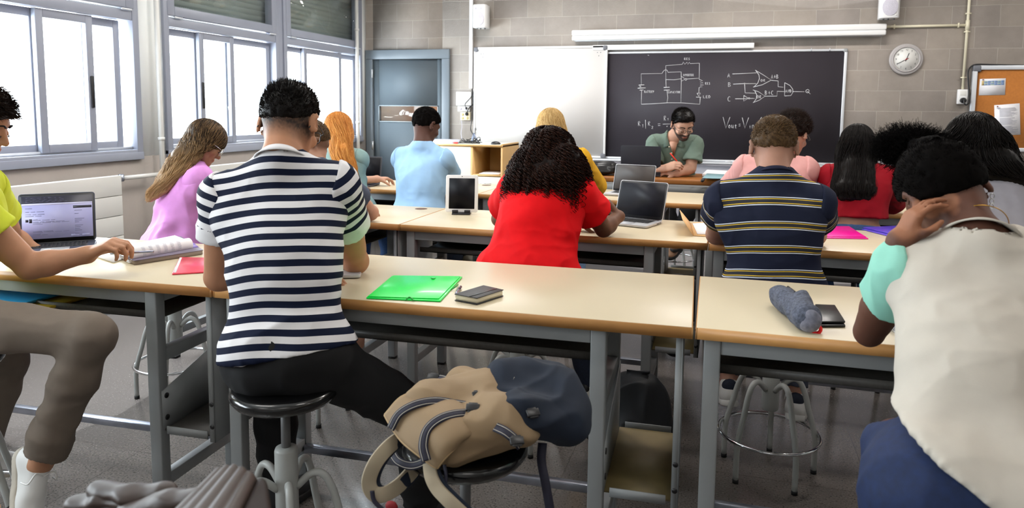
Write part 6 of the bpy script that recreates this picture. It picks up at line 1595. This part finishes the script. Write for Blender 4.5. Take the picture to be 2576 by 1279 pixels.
for k in range(6):
    x0=.16+k*.115
    for j in range(13):
        t=-0.9+j*.13-1.5+.9
        ang=2.7+j*.11
        rad=.0292
        p=lambda u_,an: a+(b-a)*u_+pr*(rad*math.cos(an))*1.0+V(0,0,1)*(rad*math.sin(an)-.004)
        an=PI-.15-j*.085+.0
        # lines face the camera side (-pr)
        q0,q1=p(x0,an),p(x0+.012,an)
        sg=-1 if (pr@(a*V(1,1,0)))>0 else 1
        P_=[a+(b-a)*(x0+dx)+pr*(sg*rad*math.cos(aa))+V(0,0,1)*(rad*math.sin(aa)-.004) for dx,aa in ((0,-.2+j*.1),(.055*g.uniform(.7,1),-.2+j*.1),(.055,-.2+j*.1+.035),(0,-.2+j*.1+.035))]
        tl.add(P_,[(0,1,2,3)])
tl.build('text_lines',MT['grey_ink'],mg)
lv=spline([a-pr*0+V(0,0,-.03)-dr*.02,a-dr*.05+V(0,0,-.034)],3)
slab('lower_pages',[(222,640),(285,662),(345,640),(300,610)],Z9,.006,MT['paper'],None,None,0,mg)
slab('lower_pages',[(300,636),(345,652),(480,622),(440,606)],Z9+.0185,.006,MT['paper'],None,None,0,mg)
slab('red_folder',[(433,692),(530,686),(540,652),(452,650)],Z9,.005,mk('red_plastic','#e8405a',.3,coat=.3),'red plastic folder beside the left arm of the striped knit shirt','folder')
slab('white_strip',[(437,690),(443,690),(458,652),(452,652)],Z9+.0052,.0006,MT['paper'],None,None,0,bpy.data.objects['red_folder']) 
wsx=bpy.data.objects['white_strip']; wsx.location=Vector(wsx.location)-Vector(bpy.data.objects['red_folder'].location)
gf=empty('green_folder',(0,0,0),0,'bright green plastic folder with elastic corners','folder')
gm=mk('green_plastic','#0cf25c',.3,spec=.3,coat=.15,noise=(6,.05)); gm2=mk('green_elastic','#10a83c',.5)
slab('cover',[(921,752),(1108,760),(1163,699),(986,697)],Z9,.004,gm,None,None,.001,gf); slab('flap',[(925,751),(1104,757),(1158,700),(990,698)],Z9+.0055,.0015,gm,None,None,.0005,gf)
for (p,q_,s_) in (((1020,756),(1030,748),(1042,757)),((1135,729),(1146,722),(1152,716)),((1080,699),(1090,702),(1100,699))):
    MB().tube(spline([atz(*p,Z9+.002),atz(*q_,Z9+.009),atz(*s_,Z9+.002)],4),.0022,6).build('elastic',gm2,gf,smooth=True)
nb=empty('notebook',(0,0,0),0,'black pocket notebook with cream pages and elastic band','notebook')
c4=[(1143,757),(1200,768),(1267,746),(1216,734)]
slab('cover',c4,Z9,.0025,MT['shoe_black'],None,None,.001,nb); slab('page_block',[(1147,756.5),(1200,766),(1264,746),(1216,735)],Z9+.0025,.017,mk('cream_pages','#e9dfc4',.8),None,None,0,nb); slab('cover',c4,Z9+.0195,.0025,MT['shoe_black'],None,None,.001,nb)
slab('elastic_band',[(1180,764),(1184,764.8),(1250,744),(1246,743)],Z9+.022,.001,MT['black_plastic'],None,None,0,nb)
a=atz(1146,741,Z9+.006); b=atz(1159,722,Z9+.006)
pn=empty('ballpoint_pen',(0,0,0),0,'silver and purple ballpoint pen between green folder and notebook','pen','pens on the desks')
MB().tube([a,a+(b-a)*.15,a+(b-a)*.62],[.002,.0045,.0045],8).build('barrel',MT['pen_metal'],pn,smooth=True); MB().tube([a+(b-a)*.62,b],.0048,8).build('cap',mk('pen_plum','#3a2338',.3),pn,smooth=True)
# pencil case
p0=atz(1965,745,Z9+.035); p1=atz(2030,800,Z9+.037)
pcs=blob('pencil_case',[('c',p0,p1,.037,.038,dict(k=0,flat=((0,0,1),.95))),('c',p0+(p1-p0)*.55+V(.02,.01,.03),p1+V(.0,-.0,.01),.02,.02,dict(k=.02)),('x',V(0,0,Z9),V(0,0,-1))],mk('melange','#4c5160',.9,noise=(140,.6)),'dark melange fabric pencil case lying on the right-hand desk','pencil case',h=.004,fold=[(.004,.04,(1,.3,0),2.)])
MB().tube([p0+V(.018,.0,.030),p1+V(.018,0,.032)],.0035,6).build('zip',MT['black_plastic'],pcs,smooth=True)
blob('end_panel',[('e',p1+nrm(p1-p0)*.018+V(0,0,-.002),(.032,.022,.034),dict(k=0)),('x',V(0,0,Z9),V(0,0,-1))],mk('melange_light','#7b7d8c',.8,noise=(60,.4)),None,None,pcs,h=.004)
rt=atz(2056,822,Z9+.004)
rt=atz(2054,829,Z9+.010)
MB().tube([rt+V(.011*math.cos(t),-.004*math.sin(t),.012*math.sin(t)) for t in np.linspace(0,2*PI,15)[:-1]],.0048,8,closed=True).tube([rt+V(0,.002,.012),rt+V(-.008,.02,.026)],.0045,8).build('zip_pull',mk('pull_red','#ff1420',.4),pcs,smooth=True)
wl=empty('wallet',(0,0,0),0,'flat black folded wallet beside the pencil case','wallet')
c4=[(2052,824),(2127,824),(2100,779),(2050,777)]
slab('lower_flap',c4,Z9,.006,MT['black_leather'],None,None,.002,wl); slab('upper_flap',[(2052,821),(2126,820),(2100,778),(2050,776)],Z9+.0075,.006,MT['black_leather'],None,None,.002,wl)
sp=empty('spiral_notebook',(0,0,0),0,'white spiral notebook half under the cream shirt','notebook')
c4=[(2238,828),(2330,872),(2400,850),(2290,797)]
slab('cover',c4,Z9,.006,mk('navy_card','#2c3160',.6),None,None,.001,sp); slab('pages',[(2243,825),(2332,868),(2400,848),(2292,796)],Z9+.006,.006,MT['paper'],None,None,0,sp)
a=atz(2238,826,Z9+.008); b=atz(2325,870,Z9+.008); sm=MB()
for i in range(26):
    c=a+(b-a)*(i/25); sm.tube([c+V(0,-.006*math.cos(t),.007*math.sin(t)) for t in np.linspace(0,2*PI,9)[:-1]],.0009,5,closed=True)
sm.build('wire_spiral',MT['chrome'],sp,smooth=True)
for i,(m,dz,lb) in enumerate(((mk('yellow_card','#c8a62c',.6),0,'yellow card folder in the tray under the left desk'),(mk('blue_plastic','#3aa3e0',.35),.014,'blue plastic folder on top of the yellow one in the tray'))):
    o=box('folder',-2.72,-2.37-.09*i,1.94,2.16,.748+dz,.757+dz,m,None,.002); tag(o,lb,'folder')
# ------------------------------------------------------------------ second row
tb=empty('tablet',(0,0,0),0,'white tablet with a dark screen standing on the second row','tablet')
c=atz(1161,538,Z9); c=V(c[0],c[1],Z9); hd=math.atan2(c[0],c[1])+.10
Tm=Matrix.Translation(c)@Matrix.Rotation(-hd,4,'Z'); tb.matrix_world=Tm
def rr2(x0,x1,y0,y1,rad,n=6):
    o=[]
    for cx,cy,a0 in ((x1-rad,y1-rad,0),(x0+rad,y1-rad,90),(x0+rad,y0+rad,180),(x1-rad,y0+rad,270)):
        for k in range(n+1): a=math.radians(a0+90*k/n); o.append((cx+rad*math.cos(a),cy+rad*math.sin(a)))
    return o
Lm=Matrix.Translation((0,0,.008))@Matrix.Rotation(math.radians(-10),4,'X')@Matrix.Rotation(PI/2,4,'X')
bd=MB().prism(rr2(-.093,.093,0,.215,.012),-.004,.004,Lm).build('body',MT['white_plastic'],tb,.002)
MB().prism(rr2(-.074,.074,.020,.196,.002,1),.0041,.0046,Lm).build('screen',off3,bd)
MB().prism([(.003*math.cos(t),.206+.003*math.sin(t)) for t in np.linspace(0,2*PI,13)[:-1]],.0041,.0046,Lm).build('camera_lens',KEY,bd)
MB().box(-.052,.052,-.045,.05,.0,.006).box(-.052,-.018,-.026,-.016,0,.024).box(.018,.052,-.026,-.016,0,.024).box(-.02,.02,-.026,-.016,0,.010).box(-.03,.03,.02,.028,.0,.10).build('stand',KEY,tb,.002)
def sheet(c4,label,z=Z9,m='paper'): return slab('paper_sheet',c4,z,.0015,MT[m],label,'paper',0)
sheet([(880,540),(925,541),(946,528),(900,523)],'white sheet at the right sleeve of the striped knit shirt')
ml=empty('manila_folder',(0,0,0),0,'open manila folder with printed sheets on the second row','folder')
mn=mk('manila','#e0b47c',.7); slab('back_cover',[(1745,594),(1800,597),(1800,556),(1738,562)],Z9,.002,mn,None,None,0,ml)
slab('sheets',[(1754,591),(1800,593),(1800,562),(1742,565)],Z9+.002,.004,MT['paper'],None,None,0,ml)
A_=[atz(1745,594,Z9+.003),atz(1738,562,Z9+.003)]; B_=[at(1733,573,A_[0][1]-.0),at(1722,548,A_[1][1]-.02)]
B_=[A_[0]+V(-.055,.02,.075),A_[1]+V(-.06,.0,.07)]
npmesh('raised_cover',np.array([A_[0],A_[1],B_[1],B_[0]]),[(0,1,2,3)],mn,ml,smooth=False).modifiers.new('s','SOLIDIFY').thickness=.002
tl=MB()
for j in range(8):
    p=atz(1752+j*4.2,568+j*2.8,Z9+.0063); q_=atz(1775+j*2.4,568+j*2.9,Z9+.0063); tl.ribbon([p,q_],.0012,.0003,[V(0,0,1)]*2)
tl.build('text_lines',MT['grey_ink'],ml)
mf=empty('magenta_folder',(0,0,0),0,'magenta plastic folder right of the thin-striped dark shirt','folder')
mm=mk('magenta_plastic','#f00a9c',.3,coat=.3)
slab('cover',[(2060,600),(2185,602),(2137,571),(2060,571)],Z9,.003,mm,None,None,.001,mf); slab('flap',[(2060,598),(2179,599),(2135,572),(2060,572)],Z9+.004,.002,mm,None,None,.001,mf)
pf=empty('purple_folder',(0,0,0),0,'purple plastic folder on the second-row desk at right','folder')
pm_=mk('purple_plastic','#5a48c8',.3,coat=.2)
slab('cover',[(2167,578),(2262,602),(2340,590),(2262,572)],Z9,.004,pm_,None,None,.001,pf); slab('flap',[(2170,576),(2262,598),(2335,588),(2262,572)],Z9+.006,.003,pm_,None,None,.001,pf)
def pen_(a,b,label,cols):
    p=empty('ballpoint_pen',(0,0,0),0,label,'pen','pens on the desks')
    MB().tube([a,a+(b-a)*.1,a+(b-a)*.7],[.0015,.004,.004],8).build('barrel',cols[0],p,smooth=True); MB().tube([a+(b-a)*.7,b],.0052,8).build('cap',cols[1],p,smooth=True); return p
bl=mk('pen_blue','#1d2a8c',.35)
pen_(atz(1768,503,Z9+.005),atz(1784,496,Z9+.007),'clear ballpoint pen with blue cap across the third-row desk joint',(MT['pen_metal'],bl))
pen_(atz(1520,520,.955),atz(1532,527,.985)+V(.02,.02,.02),'pen with a dark violet end held by the woman in red',(MT['pen_metal'],MT['pen_plum']))
pen_(at(2062,462,5.05),at(2066,444,5.07),'blue pen held upright beyond the dark red top',(bl,bl))
slab('yellow_folder',[(1098,484),(1150,486),(1152,474),(1105,472)],Z9,.006,mk('amber_card','#e6a416',.5),'amber folder under the hand of the boy in light blue','folder')
# ------------------------------------------------------------------ bags on the floor and on the stool
stool(-.60,1.62,.675,'black-seated stool carrying the tan and navy backpack',.1,ring=False)
# tan and navy backpack lying on the stool
SZ=.675
TANC=mk('tan_canvas','#8d7659',.75,noise=(14,.06),bump=(500,.2,.0008)); NAVY=mk('navy_canvas','#0f1b2c',.85,noise=(14,.1),bump=(500,.2,.0008)); WEB=mk('navy_webbing','#1b1a2c',.7); STI=mk('stitching','#b9b2a6',.8)
bp_=empty('backpack',(-.60,1.62,SZ),0,'tan and navy canvas backpack slumped on a stool','backpack'); B0=V(-.60,1.62,SZ)
def bsolid(name,prims,m,parent,**kw):
    o=blob(name,prims,m,None,None,parent,**kw)
    if parent is bp_: o.location=tuple(-B0)
    return o
A=lambda x,y,Y: at(x,y,Y)
bsolid('main_compartment',[('c',A(1285,985,1.72),A(1400,1010,1.72),.085,.080,dict(k=.0)),('c',A(1310,960,1.80),A(1395,965,1.80),.055,.05,dict(k=.05)),('c',A(1310,1045,1.58),A(1425,1075,1.66),.055,.05,dict(k=.05)),('e',A(1225,1050,1.64),(.12,.11,.075),dict(k=.05)),('x',V(0,0,SZ+.002),V(0,0,-1))],NAVY,bp_,h=.006,fold=[(.010,.09,(1,.2,0),2.5),(.006,.05,(.4,1,0),2.)])
bsolid('front_pocket',[('c',A(1085,1040,1.56),A(1215,1010,1.66),.075,.080,dict(k=.0)),('c',A(1150,1110,1.50),A(1300,1085,1.56),.055,.045,dict(k=.05)),('c',A(1165,985,1.74),A(1215,990,1.74),.06,.05,dict(k=.05)),('e',A(1250,1055,1.56),(.075,.06,.06),dict(k=.05)),('x',V(0,0,SZ+.002),V(0,0,-1))],TANC,bp_,h=.006,fold=[(.010,.09,(.2,1,0),2.5),(.006,.06,(1,.4,0),2.)])
# flap: a curved sheet laid over the pocket
fl=[]; rows=[[(968,1045),(1010,1000),(1065,985),(1120,975),(1150,985)],[(985,1075),(1030,1030),(1085,1012),(1145,1005),(1185,1020)],[(1010,1110),(1055,1062),(1115,1042),(1170,1038),(1215,1055)],[(1045,1140),(1085,1095),(1140,1075),(1185,1072),(1218,1078)],[(1085,1170),(1112,1125),(1150,1105),(1182,1095),(1205,1090)],[(1100,1178),(1122,1150),(1142,1130),(1160,1112),(1172,1104)]]
Yr=[[1.50,1.52,1.56,1.62,1.68],[1.475,1.49,1.52,1.56,1.61],[1.45,1.46,1.48,1.52,1.565],[1.43,1.435,1.455,1.49,1.53],[1.42,1.42,1.44,1.47,1.505],[1.42,1.42,1.44,1.47,1.50]]
G=np.array([[at(x,y,Y) for (x,y),Y in zip(r_,yy)] for r_,yy in zip(rows,Yr)])
def bispline(G,n=6):
    R=np.array([spline(list(r_),n) for r_ in G]); return np.array([spline(list(R[:,j]),n) for j in range(R.shape[1])]).transpose(1,0,2)
S_=bispline(G); a_,b_=S_.shape[:2]; vv=S_.reshape(-1,3); ff=np.array([(i*b_+j,i*b_+j+1,(i+1)*b_+j+1,(i+1)*b_+j) for i in range(a_-1) for j in range(b_-1)])
flap=npmesh('flap',vv-B0,ff,TANC,bp_); so=flap.modifiers.new('s','SOLIDIFY'); so.thickness=.006; so.offset=0
edge=list(S_[0])+list(S_[1:,-1])+list(S_[-1][::-1][1:])+list(S_[::-1,0][1:])
MB().tube([p-B0 for p in edge],.0035,6,closed=True).build('piping',mk('piping_tan','#a88c66',.7),flap,smooth=True)
def strap(pts,w,m,par,nm='strap',st=True,n=(0,-.6,.8)):
    P=spline([V(p) for p in pts],8); mb=MB().ribbon([p-B0 for p in P],w,.003,[V(n)]*len(P)); o=mb.build(nm,m,par,smooth=False)
    if st:
        s2=MB(); 
        for sg in (-.32,.32):
            Q=[]
            for i,p in enumerate(P):
                d=nrm(P[min(i+1,len(P)-1)]-P[max(i-1,0)]); sd=nrm(np.cross(d,V(n))); nn=np.cross(sd,d); Q.append(p+sd*w*sg+nn*.0021-B0)
            s2.ribbon(Q,.0012,.0006,[V(n)]*len(Q))
        s2.build('stitch_lines',STI,o)
    return o
up_=V(0,-.012,.008)
strap([A(988,1082,1.472)+up_,A(1010,1045,1.485)+up_,A(1050,1022,1.50)+up_,A(1100,1013,1.53)+up_,A(1150,1020,1.555)+up_,A(1190,1027,1.56)+up_],.022,WEB,flap)
strap([A(1078,1163,1.415)+up_,A(1070,1125,1.43)+up_,A(1080,1085,1.45)+up_,A(1110,1058,1.47)+up_,A(1150,1045,1.50)+up_,A(1195,1042,1.54)+up_],.022,WEB,flap)
strap([A(1250,1078,1.50)+up_,A(1275,1090,1.49)+up_,A(1300,1110,1.49)+up_,A(1312,1125,1.50)+up_],.022,WEB,bp_)
strap([A(1085,960,1.80)+up_,A(1110,955,1.76)+up_,A(1140,965,1.70)+up_],.022,WEB,bp_)
strap([A(1210,985,1.62)+up_,A(1245,995,1.63)+up_,A(1280,970,1.66)+up_,A(1292,952,1.68)+up_],.020,WEB,bp_)
strap([A(1365,1115,1.62),A(1362,1160,1.60),A(1372,1215,1.58),A(1385,1290,1.57)],.022,WEB,bp_,st=False,n=(0,-1,0))
for (x,y,Y,r_) in ((1195,1032,1.535,.2),(1210,1000,1.60,.6),(1305,1115,1.485,.5),(1095,955,1.77,.1),(1345,1045,1.56,.7),(1222,1030,1.55,0.)):
    c=A(x,y,Y)+V(0,-.016,.012)-B0; m_=Matrix.Translation(c)@Matrix.Rotation(r_,4,'Z')@Matrix.Rotation(.7,4,'X')
    MB().box(-.016,.016,-.009,.009,-.004,.004,m_).box(-.011,.011,-.013,.013,-.002,.002,m_).build('buckle',MT['black_plastic'],bp_,.003)
# shoulder straps hanging in loops
def padded(pts,w,nm='shoulder_strap',n=(.3,-1,.2)):
    P=spline([V(p) for p in pts],7); n=V(n)
    o=MB().ribbon([p-B0 for p in P],w,.010,[n]*len(P)).build(nm,mk('strap_cream','#a2957f',.8) if 'strap_cream' not in MT else MT['strap_cream'],bp_,.002)
    MB().ribbon([p-B0+V(.006,.010,0) for p in P],w*.92,.008,[n]*len(P)).build('padding',NAVY,o,.002); return o
padded([A(1012,1100,1.50),A(978,1125,1.46),A(945,1165,1.43),A(928,1210,1.42),A(938,1240,1.42),A(965,1245,1.43),A(1000,1225,1.46),A(1030,1195,1.50),A(1055,1160,1.53)],.034,n=(.55,-.8,.3))
padded([A(1080,1165,1.44),A(1085,1200,1.42),A(1100,1230,1.41),A(1130,1262,1.40),A(1170,1300,1.40)],.030,n=(.2,-1,.3))
strap([A(982,1130,1.50),A(1000,1160,1.47),A(1035,1172,1.45),A(1070,1160,1.44),A(1085,1135,1.45)],.020,WEB,bp_,n=(0,-1,.6))
strap([A(1118,1170,1.44),A(1122,1200,1.43),A(1120,1250,1.42),A(1122,1300,1.42)],.007,WEB,bp_,st=False,n=(0,-1,0))
strap([A(936,1236,1.41),A(942,1262,1.41),A(965,1285,1.41)],.010,WEB,bp_,st=False,n=(0,-1,0))
tgp=A(985,1275,1.40)
ob=blob('luggage_tag',[('e',tgp,(.016,.008,.014),dict(k=0))],mk('tag_red','#7d0a14',.7),None,None,bp_); ob.location=tuple(-B0)
# dark backpack on the floor by the first-row desk, black bag by the second row
c=V(-.33,2.93,.18)
blob('dark_backpack',[('e',c,(.17,.12,.21),dict(k=0)),('e',c+V(.02,-.05,-.05),(.13,.11,.13),dict(k=.04)),('e',c+V(.0,.02,.14),(.12,.08,.09),dict(k=.04)),('c',c+V(-.10,-.07,.15),c+V(-.17,-.11,-.02),.012,.012,dict(k=.01)),('c',c+V(-.04,.0,.24),c+V(.05,.0,.24),.010,.010,dict(k=.008)),('x',V(0,0,.003),V(0,0,-1))],mk('ink_nylon','#0d1016',.6,noise=(20,.1)),'dark navy backpack standing on the floor beside the second-row stool','backpack',h=.008,fold=[(.010,.08,(0,.3,1),2.5)])
c=atz(1705,760,.0); c=at(1705,690,4.38)
blob('black_rucksack',[('e',V(c[0],4.38,.25),(.17,.11,.24),dict(k=0)),('e',V(c[0]+.02,4.36,.42),(.13,.09,.10),dict(k=.05)),('c',V(c[0]+.05,4.33,.50),V(c[0]+.15,4.31,.30),.012,.012,dict(k=.01)),('x',V(0,0,.003),V(0,0,-1))],MT['black_cloth'],'limp black rucksack seen under the second-row desk','backpack',h=.009,fold=[(.010,.09,(0,.3,1),2.5)])
# ------------------------------------------------------------------ the nearest desk and what lies on it
nd=desk(-2.55,.05,'corner of the nearest desk at the bottom left of the picture',2.0,holder=False)
LEA=mk('brown_leather','#1f110b',.55,spec=.2,noise=(20,.12)); LEA2=mk('brown_leather_light','#35261f',.5,noise=(20,.1))
sb=empty('leather_satchel',(0,0,0),0,'ribbed brown leather satchel standing on the nearest desk','bag')
X_=lambda x,y,Y: at(x,y,Y)
a0,b0,a1,b1=X_(398,1320,.70),X_(548,1176,.86),X_(580,1330,.70),X_(648,1190,.86)
nu,nv=60,12; U=np.linspace(0,1,nu+1)[:,None,None]; W_=np.linspace(0,1,nv+1)[None,:,None]
S_=(a0*(1-W_)+b0*W_)*(1-U)+(a1*(1-W_)+b1*W_)*U+V(0,0,1)*(.012*np.sin(U*PI)+.0035*np.abs(np.sin(U*PI*5)))
S_=S_+V(0,0,1)*(-.012*(W_>.95))
dn=S_-V(0,0,.09); vv=np.concatenate([S_.reshape(-1,3),dn.reshape(-1,3)]); m_=nv+1; o_=(nu+1)*m_
ff=[(i*m_+j,(i+1)*m_+j,(i+1)*m_+j+1,i*m_+j+1) for i in range(nu) for j in range(nv)]
ff+=[(o_+i*m_+j+1,o_+(i+1)*m_+j+1,o_+(i+1)*m_+j,o_+i*m_+j) for i in range(nu) for j in range(nv)]
ff+=[(i*m_,o_+i*m_,o_+(i+1)*m_,(i+1)*m_) for i in range(nu)]+[((i+1)*m_+nv,o_+(i+1)*m_+nv,o_+i*m_+nv,i*m_+nv) for i in range(nu)]
ff+=[(j+1,o_+j+1,o_+j,j) for j in range(nv)]+[(nu*m_+j,o_+nu*m_+j,o_+nu*m_+j+1,nu*m_+j+1) for j in range(nv)]
npmesh('ribbed_gusset',vv,np.array(ff),LEA2,sb)
c0,c1=X_(694,1335,.72),X_(672,1200,.86)
MB().hexa([p-V(0,0,.10) for p in (a1,c0,c1,b1)],[a1-V(0,0,.002),c0-V(0,0,.004),c1-V(0,0,.002),b1-V(0,0,.002)]).build('satchel_body',LEA,sb,.008)
for nm_,pts_,r_ in (('flap_fold',[(250,1215,.80),(330,1228,.79),(420,1212,.80)],.020),('flap_fold',[(190,1250,.79),(260,1238,.79),(360,1252,.78)],.018),('flap_fold',[(330,1262,.78),(430,1240,.78),(500,1230,.78)],.022)):
    P=[X_(*p)-V(0,0,.012) for p in pts_]; blob(nm_,[('c',P[0],P[1],r_,r_,dict(k=0,flat=((0,0,1),.6))),('c',P[1],P[2],r_,r_*.8,dict(k=.01,flat=((0,0,1),.6)))],LEA2,None,None,sb,h=.004,fold=[(.003,.03,(1,0,0),2.)])
